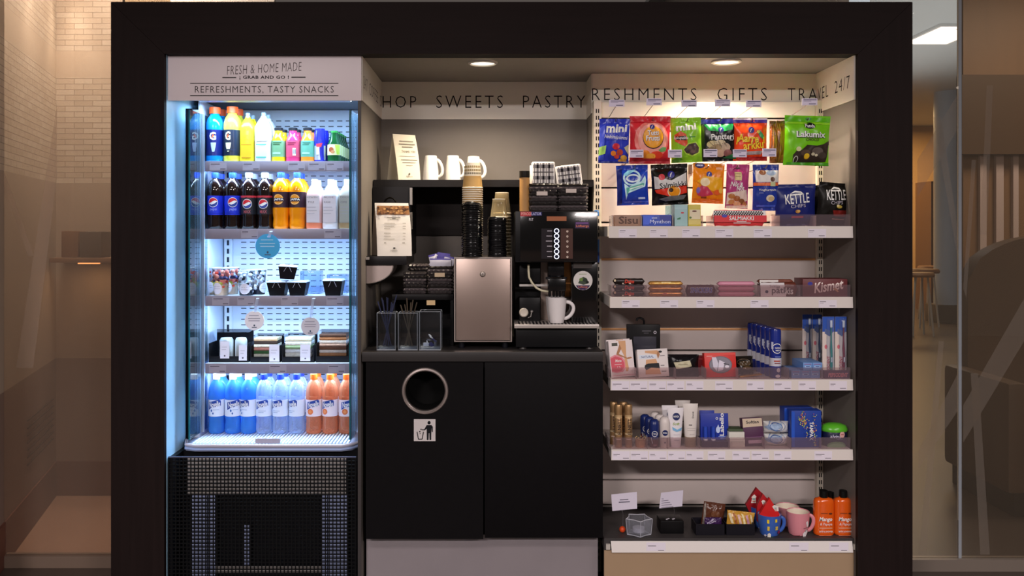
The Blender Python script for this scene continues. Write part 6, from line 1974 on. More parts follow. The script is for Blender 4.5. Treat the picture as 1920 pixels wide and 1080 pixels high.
# toothpaste cartons
TPC = [('r', 0, 0, 1, 1, W)]
c3f = below(0, .06, S3)
h1 = 14.5
k = 0
for row, xs_ in ((0, (1484, 1502, 1520)), (1, (1506, 1524))):
    for j, x_ in enumerate(xs_):
        yb_ = c3f - row * h1
        lb = ['small light blue carton lying in the lower row, left one', 'small light blue carton lying in the lower row, middle one', 'small light blue carton lying in the lower row, right one', 'small light blue carton stacked in the upper row, left one', 'small light blue carton stacked in the upper row, right one'][k]
        carton('toothpaste_box', lb, 'box', x_, yb_ - h1 + .3, x_ + 17.6, yb_, .06, .13, '6f9ad6', [('r', x_ + 3, yb_ - 8.5, x_ + 14, yb_ - 5.5, M('b8d4f4', .4)), ('r', x_ + 5, yb_ - 7.6, x_ + 12.5, yb_ - 6.2, M('2a4a9c', .4)), ('r', x_ + 2, yb_ - 12, x_ + 15, yb_ - 11, M('a84a70', .4))], zb=S3 + row * (h1 * sc(.06) + .0003), group='light blue toothpaste cartons')
        k += 1
# toothbrush packs
def brush(label, x0, x1, y0, Y, col, group, detail=True):
    s = sc(Y)
    yb_ = below(0, Y, S3)
    wd, h = (x1 - x0) * s, (yb_ - y0) * s
    t = thing('toothbrush_pack', label, 'toothbrush', (PX((x0 + x1) / 2, Y), Y + .01, S3), group=group)
    mb = MB()
    mb.box(-wd / 2, wd / 2, -.001, .001, 0, h, M('e2d4cc', .45))
    mb.build('card', t)
    X = lambda f: x0 + f * (x1 - x0)
    Z = lambda f: y0 + f * (yb_ - y0)
    art('print', [('r', X(0), Z(0), X(1), Z(.25), M('2a56b4', .4)), ('p', [(X(.2), Z(.2)), (X(.9), Z(.25)), (X(.6), Z(.33)), (X(.2), Z(.28))], M('5a6a9c', .4)), ('e', X(.3), Z(.5), 2.6, 4, M('d8707c', .4)), ('t', 'PEPSODENT', X(.18) - 13, Z(.82) - 1.5, X(.18) + 27, Z(.82) + 4, M('c8283c', .4), {'rot': 90, 'b': .02})], conv_px((x0 + x1) / 2, yb_, s), flat(.0011), t)
    mb = MB()
    bx_ = wd * .2
    mb.tube([(bx_, -.006, h * .06), (bx_, -.007, h * .2), (bx_ + .001, -.0075, h * .35), (bx_, -.006, h * .47), (bx_, -.006, h * .6), (bx_, -.006, h * .86)], [.0035, .0052, .004, .0045, .0026, .002], col, 10)
    mb.box(bx_ - .0045, bx_ + .0045, -.0085, -.0045, h * .82, h * .94, M('e6eaf2', .4), .002)
    mb.tube([(bx_, -.0112, h * .25), (bx_, -.012, h * .33)], .0022, M('dfe4ee', .35), 8)
    mb.build('toothbrush', t, smooth=60)
    mb = MB()
    mb.lathe([(wd * .3, h * .05), (wd * .34, h * .07), (wd * .3, h * .3), (wd * .33, h * .55), (wd * .3, h * .95), (wd * .25, h * .97)], CL('a8b4cc', .1, .04, 'f0f4fa'), 10, c=(bx_ * .8, -.003, 0), sx=1, sy=.8, a0=math.pi, a1=2 * math.pi)
    mb.build('blister', t, smooth=60)
    return t
brush('toothbrush pack with teal brush in front, left of the red one', 1543.5, 1566, 594, .08, M('1e8a80', .35), 'toothbrush packs')
brush('toothbrush pack with dark red brush, rightmost on the stocking shelf', 1567.5, 1589, 594, .08, M('8a1c34', .35), 'toothbrush packs')
brush('toothbrush pack in the back, behind the light blue cartons, left one', 1506, 1524, 590, .215, M('3a4a6a', .35), 'toothbrush packs')
brush('toothbrush pack in the back, behind the light blue cartons, right one', 1525, 1542, 590, .215, M('2a3a5a', .35), 'toothbrush packs')
stackbox('toothbrush_tray', 'low purple tray lettered PEPSODENT in front of the toothbrushes', 'tray', 1545, 695, 1592, .05, .018, '4a2a58', [('t', 'PEPSODENT', 1553, 699, 1590, 707, M('f0d8e0', .4), {'b': .04, 'sh': .15}), ('t', 'PEPSODENT', 1553.5, 699.5, 1589.5, 706.5, M('c82c50', .4), {'b': .01, 'sh': .15})], S3)

# ------------------------------------------------------------------ shelf 4: cosmetics
c4 = below(0, .07, S4)
GLD_ = M('b99468', .28, .55)
P_HS = [(0, 0), (.95, 0), (1, .01), (1, .7), (.94, .71), (.94, .735), (1, .745), (1, .985), (.92, 1), (0, 1)]
for q, (cx, lb) in enumerate(((1159.5, 'slim gold hairspray can, left of the pair'), (1178.5, 'slim gold hairspray can, right of the pair'))):
    o = vessel('hairspray_can', lb, 'can', cx, 759, c4, 14, .07, P_HS, GLD_, None, [(778, 784, M('d8b88a', .3, .3)), (812, 815, M('e0c8a0', .3, .3))], [('t', 'ELNETT', cx - 14, 796, cx + 16, 802.5, M('3a2a24', .4), {'rot': 90, 'b': .02}), ('r', cx - 5, 822, cx + 4, 824, M('d8c0b0', .4))], zb=S4, group='gold hairspray cans')
    dup(o, (o.location.x - .012, o.location.y + .05, S4), 'gold hairspray can in shadow behind the ' + ['left', 'right'][q] + ' one of the pair')
t = thing('hair_claw', 'gold bead-edged hair claw lying between the cans and the roll-ons', 'hair clip', (PX(1201, .075), .075, S4))
mb = MB()
r = 10 * sc(.075)
mb.lathe([(0, 0), (r * .9, 0), (r * 1.05, .012), (r, .026), (r * .7, .03)], M('c89a70', .35, .3), 20)
mb.build('shell', t)
mb = MB()
for q in range(14):
    a = q * math.pi / 7
    mb.ball((r * .98 * math.cos(a), r * .98 * math.sin(a), .031 + .004 * (q % 2)), .0026, M('e6c888', .25, .5), 8)
mb.build('beads', t)
P_ROLL = [(0, 0), (.8, 0), (.92, .02), (.96, .1), (.86, .3), (.96, .5), (.98, .56), (1, .57), (1, .8), (.9, .93), (.6, .99), (0, 1)]
NVL = lambda cx, cy, r: [('e', cx, cy, r, r, M('16245e', .35)), ('t', 'NIVEA', cx - r * .75, cy - r * .25, cx + r * .75, cy + r * .25, W, {'b': .02})]
o = vessel('roll_on_deodorant', 'navy roll-on deodorant with maroon base', 'deodorant', 1226.5, 787, c4, 19, .07, [(p[0], p[1]) + ((M('5a1c30', .3),) if p[1] < .28 else ()) for p in P_ROLL], M('1c2c6a', .3), None, [], [('ring', 1226, 813, 5.5, 5.5, .9, W), ('t', 'MEN', 1222.5, 811.5, 1229.5, 814.5, W), ('r', 1223, 833, 1230, 834.2, M('c890a0', .4)), ('l', 1219.5, 820, 1222, 831, 1.2, M('c8d0e0', .3))], zb=S4, group='roll-on deodorants')
dup(o, (o.location.x - .01, o.location.y + .045, S4), 'navy roll-on deodorant in shadow, second in its file')
dup(o, (o.location.x - .02, o.location.y + .09, S4), 'navy roll-on deodorant in shadow, third in its file')
o = vessel('roll_on_deodorant', 'white roll-on deodorant with small navy emblem', 'deodorant', 1246, 782.5, c4, 19, .07, [(0, 0), (.9, 0), (1, .02), (1, .56), (1.02, .57), (1.02, .8), (.9, .93), (.6, .99), (0, 1)], M('dfd6d2', .35), None, [], NVL(1245.5, 811, 5.4) + [('r', 1240, 820, 1251, 821, M('b8b0b4', .4)), ('e', 1245, 829, 1.6, 1.8, M('8a8490', .4))], zb=S4, group='roll-on deodorants')
dup(o, (o.location.x - .01, o.location.y + .045, S4), 'white roll-on deodorant second in its file')
dup(o, (o.location.x - .02, o.location.y + .09, S4), 'white roll-on deodorant third in its file')
def tube_pack(name, label, x0, x1, y0, Y, wtop, wbot, col, capc, caph, items, group):
    """squeeze tube standing on its cap: flat wide crimp on top"""
    s = sc(Y)
    yb_ = below(0, Y, S4)
    h = (yb_ - y0) * s
    t = thing(name, label, 'tube', (PX((x0 + x1) / 2, Y), Y + .016, S4), group=group)
    mb = MB()
    i = mb.mi(M(col, .35))
    rings = []
    n = 20
    hc = caph * s
    for q in range(9):
        f = q / 8
        zz = hc + (h - hc) * f
        a = (wbot + (wtop - wbot) * f) * s / 2
        b = .016 * (1 - f) ** .7 + .0008
        rings.append([mb.bm.verts.new((a * math.cos(2 * math.pi * j / n), b * math.sin(2 * math.pi * j / n), zz)) for j in range(n)])
    for A, B in zip(rings, rings[1:]):
        for j in range(n):
            mb.bm.faces.new((A[j], A[(j + 1) % n], B[(j + 1) % n], B[j])).material_index = i
    mb.bm.faces.new(list(reversed(rings[0]))).material_index = i
    mb.bm.faces.new(rings[-1]).material_index = i
    mb.build('body', t, smooth=60)
    mb = MB()
    a = wbot * s / 2 * .96
    mb.lathe([(0, 0), (a, 0), (a * 1.02, .003), (a * 1.02, hc), (0, hc)], M(capc, .35), 24, sy=.9)
    mb.build('cap', t)
    def sf(x, z, o):
        f = max(0, min(1, (z - hc) / (h - hc)))
        a = (wbot + (wtop - wbot) * f) * s / 2
        b = .016 * (1 - f) ** .7 + .0008
        u = max(-.98, min(.98, x / a))
        return (x, -b * math.sqrt(1 - u * u) - o - .0006, z)
    art('print', items, conv_px((x0 + x1) / 2, yb_, s), sf, t, edge=.008)
    return t
t = tube_pack('cream_tube', 'white cream tube with round navy emblem and blue wave', 1252, 1284, 766, .06, 31, 20, 'e6e2e6', 'dcd8e0', 4, NVL(1269, 782, 7) + [('t', 'Soft', 1262, 793, 1275, 798, M('8aa83a', .4), {'sh': .25, 'b': .01}), ('p', [(1261, 801), (1270, 806), (1280, 802), (1278, 808), (1269, 810), (1262, 807)], M('7ab4dc', .4)), ('r', 1263, 815, 1275, 816, M('c8c4cc', .4)), ('r', 1264, 825, 1274, 826, M('b8b4c0', .4))], 'cream tubes on the cosmetics shelf')
dup(t, (t.location.x - .012, t.location.y + .05, S4), 'white cream tube directly behind the one with navy emblem')
t = tube_pack('cream_tube', 'tall plain white cream tube with beige cap', 1281, 1311, 758, .065, 29, 22, 'ddd6d0', '9a8a70', 19, [('t', 'Dove', 1294, 777, 1306, 780.5, M('3a3638', .4), {'rot': 90, 'b': .01}), ('r', 1292, 796.5, 1298, 798, M('4a4648', .4)), ('r', 1289, 803, 1306, 803.8, M('b8b0ac', .4)), ('r', 1289, 807, 1304, 807.8, M('b8b0ac', .4)), ('r', 1293, 814, 1302, 815, M('c0b8b4', .4))], 'cream tubes on the cosmetics shelf')
dup(t, (t.location.x - .016, t.location.y + .065, S4), 'tall plain white cream tube standing behind the beige-capped front one')
# lip balm cards
for q, (x0, x1, y0, Y, lb) in enumerate(((1312, 1340, 771, .13, 'dark blue lip balm card at the back'), (1314, 1366, 772.5, .095, 'blue lip balm card lettered Labello with two sticks'))):
    s = sc(Y)
    yb_ = 824
    mb = MB()
    wd, h = (x1 - x0) * s, (yb_ - y0) * s
    mb.box(-wd / 2, wd / 2, -.0012, .0012, 0, h, M('16309c', .4), .0004)
    o = mb.build('lip_balm_card', None, (PX((x0 + x1) / 2, Y), Y, S4 + .0165 + .0003), (R(-4), 0, 0))
    tag(o, lb, 'lip balm', 'lip balm cards')
    if q:
        art('print', [('t', 'Labello', 1345 - .5 - 12, 789, 1345 + .5 + 29, 797, W, {'rot': 90, 'b': .02}), ('e', 1346.5, 803, 4, 6, M('c8d8f8', .4)), ('p', [(1343, 802), (1347, 793), (1350, 802)], M('c8d8f8', .4)), ('ring', 1344.5, 782, 2.4, 2.2, .8, W), ('r', 1347, 815, 1361, 816.2, M('8fa4e0', .4)), ('r', 1350, 818, 1361, 819, M('8fa4e0', .4))], conv_px(1340, yb_, s), flat(.0013), o)
        for xx in (1322, 1336.5):
            mb = MB()
            mb.lathe([(0, 0), (.0085, 0), (.0085, .009, M('dfe2ee', .35)), (.0078, .0092), (.0078, .055), (0, .056)], M('2a4ab8', .3), 16)
            mb.lathe([(.0086, -.001), (.0086, .009)], M('dfe2ee', .35), 16)
            mb.build('lip_balm_stick', o, ((xx - 1340) * s, -.009, .0015))
stackbox('display_box', 'low purple display box under the lip balm cards', 'box', 1316, 828, 1368, .062, .1, '3a2350', [], S4).name = 'display_box'
P4 = 'd9d8ce'
carton('wipes_pack', 'flat cream and green pack, lower one beside the purple softener box', 'pack', 1368, 824, 1397, c4, .07, .07, P4, [('r', 1370, 828, 1394, 829, M('b4b4a8', .4))], zb=S4, group='flat cream packs')
carton('wipes_pack', 'flat cream and green pack, upper one beside the purple softener box', 'pack', 1367, 810, 1396, 823.5, .07, .07, P4, [], zb=S4 + 14.2 * sc(.07), group='flat cream packs')
carton('wipes_pack', 'dark green pack lying on top of the cream packs', 'pack', 1366, 806, 1394, 809.5, .078, .06, '4a5a40', [], zb=S4 + 28.6 * sc(.07))
o = carton('pad_box', 'purple and beige box lettered Softlan, leaning back', 'box', 1396, 787, 1434, c4 + .5, .075, .04, '4a1a44', [('p', [(1396.5, 788), (1433, 788), (1433, 803), (1396.5, 804)], M('cbb8a0', .45)), ('t', 'Softlan', 1403, 792, 1427, 797.5, M('2a2224', .4), {'b': .03}), ('r', 1400, 822, 1431, 823, M('7a4a78', .4)), ('r', 1404, 828, 1430, 834, M('b89ab0', .4))], zb=S4, rot=(R(-9), R(-3.0), 0))
for q, (ya_, yb_) in enumerate(((816.2, c4), (793, 815))):
    wv = [('p', [(1436, yb_ - 12), (1444, yb_ - 18), (1468, yb_ - 20), (1466, yb_ - 13), (1456, yb_ - 8), (1442, yb_ - 8)], M('9fb8d8', .4)), ('ring', 1456, yb_ - 14, 12, 7, 1.2, M('4a6aa8', .4)), ('ring', 1458, yb_ - 15, 16, 9, .8, M('6a8ac0', .4)), ('r', 1440, yb_ - 2.4, 1480, yb_ - 1.6, M('b8bcc8', .4))]
    bag('tissue_pack', ['white tissue pack with blue swirl, lower of the two', 'white tissue pack with blue swirl, upper of the two'][q], 'pack', 1436, ya_, 1484, yb_, .068, .07, 'dcdcda', wv, zb=S4 + (q * 23.4 * sc(.068)), seed=40 + q, head=.01, foot=.01, group='white tissue packs')
rnd = random.Random(77)
DOT = [M('f2d84a', .4), M('e89a3a', .4), M('d8e08a', .4), M('c85a4a', .4), M('8ab84a', .4)]
its = [('p', [(1484, 772), (1490, 772), (1490, 838), (1484, 838)], M('2a5ac8', .35))]
for q in range(60):
    its.append(('e', 1504 + rnd.gauss(0, 4.2), 787 + rnd.gauss(0, 6), .9, .9, rnd.choice(DOT)))
for q in range(40):
    its.append(('e', 1526 + rnd.gauss(0, 1.8), rnd.uniform(775, 836), .8, .8, rnd.choice(DOT)))
for q in range(14):
    its.append(('e', 1510 + rnd.gauss(0, 1.5), rnd.uniform(798, 820), .8, .8, rnd.choice(DOT)))
its += [('t', 'TAMPAX', 1518.5 - 17.5, 803, 1518.5 + 17.5, 810, W, {'rot': -90, 'b': .02})]
o = stackbox('tampon_box', 'blue box lettered TAMPAX with yellow dot pattern', 'box', 1484, 770, 1540, .062, .05, '1c3f9e', its, S4, group='blue tampon boxes')
dup(o, (o.location.x - .012, o.location.y + .056, S4), 'dark blue box standing behind the one with dot pattern', rot=(0, 0, R(4)))
s = sc(.075)
t = thing('wet_wipes_tub', 'navy and green oval tub with a bright green lid', 'tub', (PX(1564, .1), .1, S4))
r = 24 * s
h = (below(0, .1, S4) - 792) * s
mb = MB()
mb.lathe([(0, 0), (r * .85, 0), (r * .97, .004), (r, h * .3), (r, h * .62), (r * .96, h * .66)], M('131a3e', .35), 36, sy=.75)
mb.build('tub_body', t)
mb = MB()
mb.lathe([(r * 1.0, h * .64), (r * 1.06, h * .68), (r * 1.05, h * .76), (r * .9, h * .9), (r * .5, h * .98), (0, h)], M('5ab82a', .3, coat=.4), 36, sy=.75)
mb.build('green_lid', t, smooth=60)
cf = cyl(r + .0008)
art('print', [('e', 1563, 833, 19, 9, M('6a9a6a', .35)), ('e', 1563, 834, 16, 7, M('8ab88a', .35)), ('t', 'alvina', 1550, 811, 1570, 817.5, M('d8d4ec', .4), {'sh': .2, 'b': .01}), ('e', 1573, 811, 5.6, 6, M('e0b0a8', .4)), ('r', 1570, 810, 1576, 811.5, M('a84a50', .4)), ('r', 1562, 818.5, 1574, 819.5, M('8a8ab8', .4))], conv_px(1564, below(0, .1, S4), s), lambda x, z, o: (lambda p: (p[0], p[1] * .75 - .0004, p[2]))(cf(x, z, o)), t, edge=.01)
# thin white cable at the right
mb = MB()
pts = [(1571, 576, .06), (1575, 588, .10), (1578, 596, .2), (1590, 640, .3), (1588, 700, .3)]
mb.tube([(PX(a, b_), b_, PZ(c, b_)) for a, c, b_ in ((1573, 579, .12), (1574, 590, .2), (1576, 600, .26), (1578, 640, .33), (1580, 700, .34))], .0012, M('cfc8c0', .4), 6)
mb.tube([(PX(a, b_), b_, PZ(c, b_)) for a, c, b_ in ((1580, 734, .34), (1588, 735, .16), (1591, 752, .14), (1594.5, 772, .13), (1592, 783, .13), (1585, 795, .14), (1583, 806, .2), (1583, 836, .3))], .0013, M('cfc8c0', .4), 6)
o = mb.build('thin_cable', None, smooth=60)
tag(o, 'thin white cable hanging at the right end of the shelves', 'cable')

# ------------------------------------------------------------------ bottom shelf gifts
SB_ = DKZ + .0004
Yg = .075
def sign_on_wire(lab, quad, wire, Y, base):
    pass
# card holder with orange ball
t = thing('card_holder', 'white note card in a wire holder with an orange ball base', 'card holder', (PX(1167, .1), .1, SB_))
s = sc(.1)
yb_ = below(0, .1, SB_)
mb = MB()
mb.ball((0, 0, .0125), .0125, M('d9481c', .35), 16)
mb.build('ball_base', t, smooth=60)
mb = MB()
cv = conv_px(1167, yb_, s)
q = [cv(1168, 985), cv(1168, 962), cv(1166, 956), cv(1170, 951), cv(1167, 946), cv(1171, 943)]
mb.tube([(a, 0, b) for a, b in q], .0009, M('8a8488', .25, .8), 6)
mb.build('wire', t, smooth=60)
mb = MB()
pts = [cv(1146, 927), cv(1194, 922), cv(1194.5, 953.5), cv(1148, 958)]
mb.prism(list(reversed(pts)), -.0012, -.0006, M('d8d2e2', .5))
p = mb.build('note_card', t, smooth=0)
art('print', [('l', 1162, 937.2, 1178, 936.2, 1.6, M('5a5468', .5)), ('l', 1160, 941.6, 1181, 940.4, 1.7, M('4a4458', .5))], cv, flat(.0012), p)
t = thing('candle_holder', 'clear star-shaped glass candle holder next to the orange ball', 'candle holder', (PX(1198, .075), .085, SB_))
s = sc(.075)
GS = CL('c8c8d0', .07, .03, 'f0f2f6')
mb = MB()
r = 27 * s
h = (below(0, .075, SB_) - 972) * s
n = 10
def star(r_, z):
    return [(r_ * (1 if k_ % 2 == 0 else .72) * math.cos(2 * math.pi * k_ / n - math.pi / 2), r_ * (1 if k_ % 2 == 0 else .72) * math.sin(2 * math.pi * k_ / n - math.pi / 2), z) for k_ in range(n)]
i = mb.mi(GS)
rg = [[mb.bm.verts.new(v) for v in star(rr, zz)] for rr, zz in ((r * .8, 0), (r * .9, .003), (r, h), (r * .88, h), (r * .8, .01))]
for A, B in zip(rg, rg[1:]):
    for k_ in range(n):
        mb.bm.faces.new((A[k_], A[(k_ + 1) % n], B[(k_ + 1) % n], B[k_])).material_index = i
mb.bm.faces.new(list(reversed(rg[0]))).material_index = i
mb.bm.faces.new(rg[-1]).material_index = i
mb.tube([v for v in star(r * .94, h)] + [star(r * .94, h)[0]], .0016, CL('e8e8f0', .5, .03, 'ffffff'), 6)
mb.tube([v for v in star(r * .85, .003)] + [star(r * .85, .003)[0]], .0018, CL('e8e8f0', .5, .03, 'ffffff'), 6)
for k_ in range(0, n, 2):
    a, b = star(r * .86, .004)[k_], star(r * .97, h)[k_]
    mb.tube([a, b], .0012, CL('e8e8f0', .45, .03, 'ffffff'), 6)
mb.build('glass_star', t)
mb = MB()
mb.lathe([(0, .0105), (r * .42, .0105), (r * .42, .026), (r * .36, .027), (0, .026)], M('cfcad2', .3), 20)
mb.build('tea_light', t)
# black box with second card
t = thing('gift_box', 'small black gift box with a white note card on a wire', 'box', (PX(1260, .09), .09, SB_))
s = sc(.09)
yb_ = below(0, .09, SB_)
cv = conv_px(1260, yb_, s)
mb = MB()
w2 = 22 * s
mb.box(-w2, w2, -.004, .08, 0, 24 * s, M('0b0a0c', .35), .004)
mb.build('box_body', t)
mb = MB()
for q, (a, b_) in enumerate(((-.018, .01), (-.01, .02), (.006, .012), (.011, .018))):
    mb.ball((a, b_, 24 * s + .002), .005 if q > 1 else .004, M('d8d4dc', .15, .7), 10, 1.4 if q < 2 else 1, 1, .6)
mb.build('silver_clasp', t)
mb = MB()
q = [cv(1268, yb_ - 26), cv(1267, 960), cv(1266, 955), cv(1270, 950), cv(1268, 946)]
mb.tube([(a, .03, b) for a, b in q], .0009, M('8a8488', .25, .8), 6)
mb.build('wire', t)
mb = MB()
mb.prism(list(reversed([cv(1242, 928), cv(1284, 923), cv(1282, 953.5), cv(1238.5, 957.5)])), .0285, .0291, M('d2ccdc', .5))
p = mb.build('note_card', t, smooth=0)
art('print', [('r', 1243, 939, 1247, 940, M('6a6478', .5))] + [('l', 1242.5, 943.5 + k_ * 4, 1256 + k_ * 3, 942 + k_ * 4, 1.0, M('6a6478', .5)) for k_ in range(4)], cv, lambda x, z, o: (x, .0285 - o, z), p)
# black trays with goodies
def tray_(label, x0, x1, y0, Y, d):
    s = sc(Y)
    h = (below(0, Y, SB_) - y0) * s
    wd = (x1 - x0) * s
    mb = MB()
    k = wd / 2
    mt = M('14121a', .45)
    mb.box(-k, k, -d / 2, -d / 2 + .003, 0, h, mt)
    mb.box(-k, k, d / 2 - .003, d / 2, 0, h, mt)
    mb.box(-k, -k + .003, -d / 2 + .003, d / 2 - .003, 0, h, mt)
    mb.box(k - .003, k, -d / 2 + .003, d / 2 - .003, 0, h, mt)
    mb.box(-k + .003, k - .003, -d / 2 + .003, d / 2 - .003, 0, .003, mt)
    o = mb.build('gift_tray', None, (PX((x0 + x1) / 2, Y), Y + d / 2, SB_))
    return tag(o, label, 'tray', 'small black trays on the bottom shelf')
tray_('small black tray holding purple and brown pouches', 1305, 1358.5, 983, .07, .085)
tray_('small black tray holding yellow striped sweets', 1362, 1415, 983, .07, .085)
bag('brown_pouch', 'brown gift pouch standing in the back of the left black tray', 'pouch', 1315, 942, 1356, 985, .135, .02, '5a3222', [('p', [(1316, 944), (1319, 944), (1322, 984), (1317, 984)], M('8a8078', .4)), ('e', 1338, 962, 9, 6, M('6e4228', .5)), ('e', 1342, 970, 7, 4, M('4a281a', .5))], rot=(0, R(8), 0), seed=51, zb=SB_ + .0135)
bag('purple_pouch', 'purple pouch with silver lettering in the left black tray', 'pouch', 1322, 974, 1354, 1000, .085, .02, '3a1f4e', [('l', 1326, 984, 1338, 976, 2.4, M('a89ab8', .3)), ('l', 1330, 984, 1342, 979, 1, M('a89ab8', .3))], seed=52, zb=SB_ + .0065, head=.02)
bag('striped_sweet_bag', 'yellow and pink striped sweet bag in the right black tray', 'bag', 1352, 964, 1404, 1000, .09, .03, 'c8963a', [('p', [(1353 + 8 * k_, 970 - k_ % 2 * 3), (1357 + 8 * k_, 968), (1364 + 8 * k_, 986), (1359 + 8 * k_, 986)], c_) for k_, c_ in enumerate((M('e8d8b0', .4), M('a8642c', .4), M('e0b8b0', .4), M('f0e0a8', .4), M('c890a0', .4), M('e8d0a0', .4)))], rot=(0, R(6), 0), seed=53, zb=SB_ + .0068, head=.03, foot=.03)
bpy.data.objects['striped_sweet_bag'].location.x = PX(1388, .09)
# mugs
def gift_mug(label, cx, wt, wb, y0, Y, col, items, hr=.018, rz=-.35, inner=None, group='mugs on the bottom shelf'):
    s = sc(Y - wt * sc(Y) * .35)
    yb_ = below(0, Y - wt * sc(Y) * .35, SB_)
    t = thing('gift_mug', label, 'mug', (PX(cx, Y), Y, SB_), (0, 0, 0), group)
    rb, rt, h = wb * s / 2, wt * s / 2, (yb_ - y0) * s
    mug_mesh(t, rb, rt, h, M(col, .3), hr, False, M(inner, .35) if inner else None, hy=rz)
    rf = lambda z: rb + (rt - rb) * max(0, min(1, z / h)) + .05 * rb * math.sin(math.pi * max(0, min(1, z / h))) + .0012
    if items:
        art('print', items, conv_px(cx, yb_, s), cyl(rf), t, edge=.006)
    return t
wins = [('r', 1432, 973, 1436, 980, YEL), ('r', 1447, 972, 1451, 978, YEL), ('r', 1433, 986, 1437, 994, M('e8c84a', .4)), ('r', 1448, 986, 1453, 993, YEL), ('l', 1450.5, 986, 1450.5, 993, .6, M('3a5aa0', .4)), ('l', 1448, 989.5, 1453, 989.5, .6, M('3a5aa0', .4)), ('p', [(1434, 1008), (1434, 1001), (1437, 998), (1440, 1001), (1440, 1008)], M('e6e2d8', .4)), ('e', 1457, 998, 4, 3.4, M('8a2c58', .4)), ('e', 1443, 1008, 4, 2.4, M('2a6a4a', .4)), ('e', 1430, 1004, 2.4, 2, M('c8c4d0', .4))]
gm = gift_mug('blue mug printed with yellow windows, holding red triangular packs', 1442.5, 44, 34, 968, .085, '3a62b4', wins, .015, -.2, 'd8e4f0')
dup(gm, (PX(1428, .17), .178, SB_), 'blue mug with yellow windows standing behind the front blue one', rot=(0, 0, .3))
s = sc(.09)
def tri_pack(label, pts, Y, cx, yb_, col, win, yoff=0):
    s = sc(Y)
    cv = conv_px(cx, yb_, s)
    t = thing('triangular_pack', label, 'pack', (PX(cx, Y), Y, PZ(yb_, Y)), group='red triangular packs in the mugs')
    mb = MB()
    P = [cv(*p) for p in pts]
    mb.prism(list(reversed(P)), -.004, .012, M(col, .38))
    mb.build('carton', t)
    if win:
        art('house_print', win, cv, flat(.004), t)
    return t
def housewin(x, y, k, lean):
    return [('p', [(x - 6 * k, y), (x, y - 6 * k), (x + 6 * k + lean, y - 1 * k), (x + 4 * k + lean, y + .6 * k), (x + 5 * k + lean, y + 11 * k), (x - 5 * k + lean, y + 11 * k), (x - 4 * k, y + .6 * k)], M('e4dcd4', .4)), ('r', x - 2.6 * k + lean * .5, y + 1.5 * k, x + 2.4 * k + lean * .5, y + 5 * k, M('6a9a98', .4)), ('r', x - 2.6 * k + lean * .5, y + 6.4 * k, x + 2.8 * k + lean * .5, y + 9.4 * k, M('b86a5a', .4)), ('l', x + lean * .5, y + 1, x + lean * .5, y + 10 * k, .6, M('e4dcd4', .4))]
tri_pack('red triangular pack with printed white house, in the rear blue mug', [(1418.5, 914), (1398, 946), (1412, 975), (1440, 975), (1440, 936)], .17, 1420, 975, '9a1420', housewin(1413.5, 932, .95, -1))
tri_pack('red triangular pack in the middle, between the two others', [(1430, 925), (1419, 948), (1420, 978), (1444, 978), (1446, 944)], .12, 1432, 978, 'b01a22', housewin(1430, 940, .6, 3))
tri_pack('red triangular pack with white house, in the front blue mug', [(1442.5, 933), (1424, 964), (1428, 976), (1460, 976), (1463, 966)], .095, 1443, 976, 'd02222', housewin(1451, 950, .7, 5))
gm = gift_mug('pink mug with cream inside at the front of the bottom shelf', 1496, 43, 34, 963, .09, 'd88a94', [('p', [(1505, 978), (1510, 976), (1512, 984), (1508, 990)], M('ece4e6', .4)), ('p', [(1499, 1000), (1506, 992), (1511, 996), (1506, 1006), (1500, 1006)], M('ece4e6', .4)), ('l', 1500, 990, 1511, 988, 1, M('3a3034', .4)), ('l', 1503, 996, 1509, 992, .9, M('3a3034', .4)), ('l', 1481, 1005, 1494, 1003, 1, M('8a3a48', .4))], .018, -.25, 'e4d8c4')
gm = gift_mug('pink mug with cream rim standing behind the front pink one', 1476, 44, 36, 953, .2, 'c8848c', [], .016, -.2, 'e4d8c4')
# shower gels
P_GEL = [(0, 0), (.9, 0), (.98, .015), (1, .05), (1, .72), (.96, .78), (.8, .82), (.5, .835), (.44, .845), (.44, .86)]
for q, (cx, lb) in enumerate(((1544, 'orange shower gel bottle lettered Mango, beside the pink mug'), (1580.5, 'orange shower gel bottle lettered Mango, at the right wall'))):
    k = 0
    its = [('r', cx - 9, 960.5, cx + 4, 962, M('8a3a10', .4)), ('e', cx + 9, 961.5, 3.2, 1.6, M('5a2410', .4)), ('t', 'Mango', cx - 12, 968, cx + 12, 978, W, {'sh': .2, 'b': .02}), ('t', '& Papaya', cx - 11, 978.5, cx + 12, 985, M('f0c8c0', .4), {'sh': .2, 'b': .02}), ('r', cx - 12, 988, cx + 12, 989, M('f2d8b8', .4)), ('t', 'BATH & SHOWER', cx - 12, 993.5, cx + 13, 996.5, W, {'b': .01}), ('r', cx - 12, 1003, cx + 13, 1004.4, M('f2d8b8', .4))]
    vessel('shower_gel_bottle', lb, 'bottle', cx, 921, below(0, .085, SB_), 38 if q == 0 else 35, .085, P_GEL, M('e05a10', .18, coat=.5), (.845, 1, .42, M('10100f', .35)), [], its, zb=SB_, sq=2.6, sy=.6, group='orange shower gel bottles')
vessel('shower_gel_bottle', 'orange shower gel bottle standing behind the front pair', 'bottle', 1556, 924, below(0, .15, SB_), 34, .15, P_GEL, M('e05a10', .18, coat=.5), (.845, 1, .42, M('10100f', .35)), [], [], zb=SB_, sq=2.6, sy=.6, group='orange shower gel bottles')
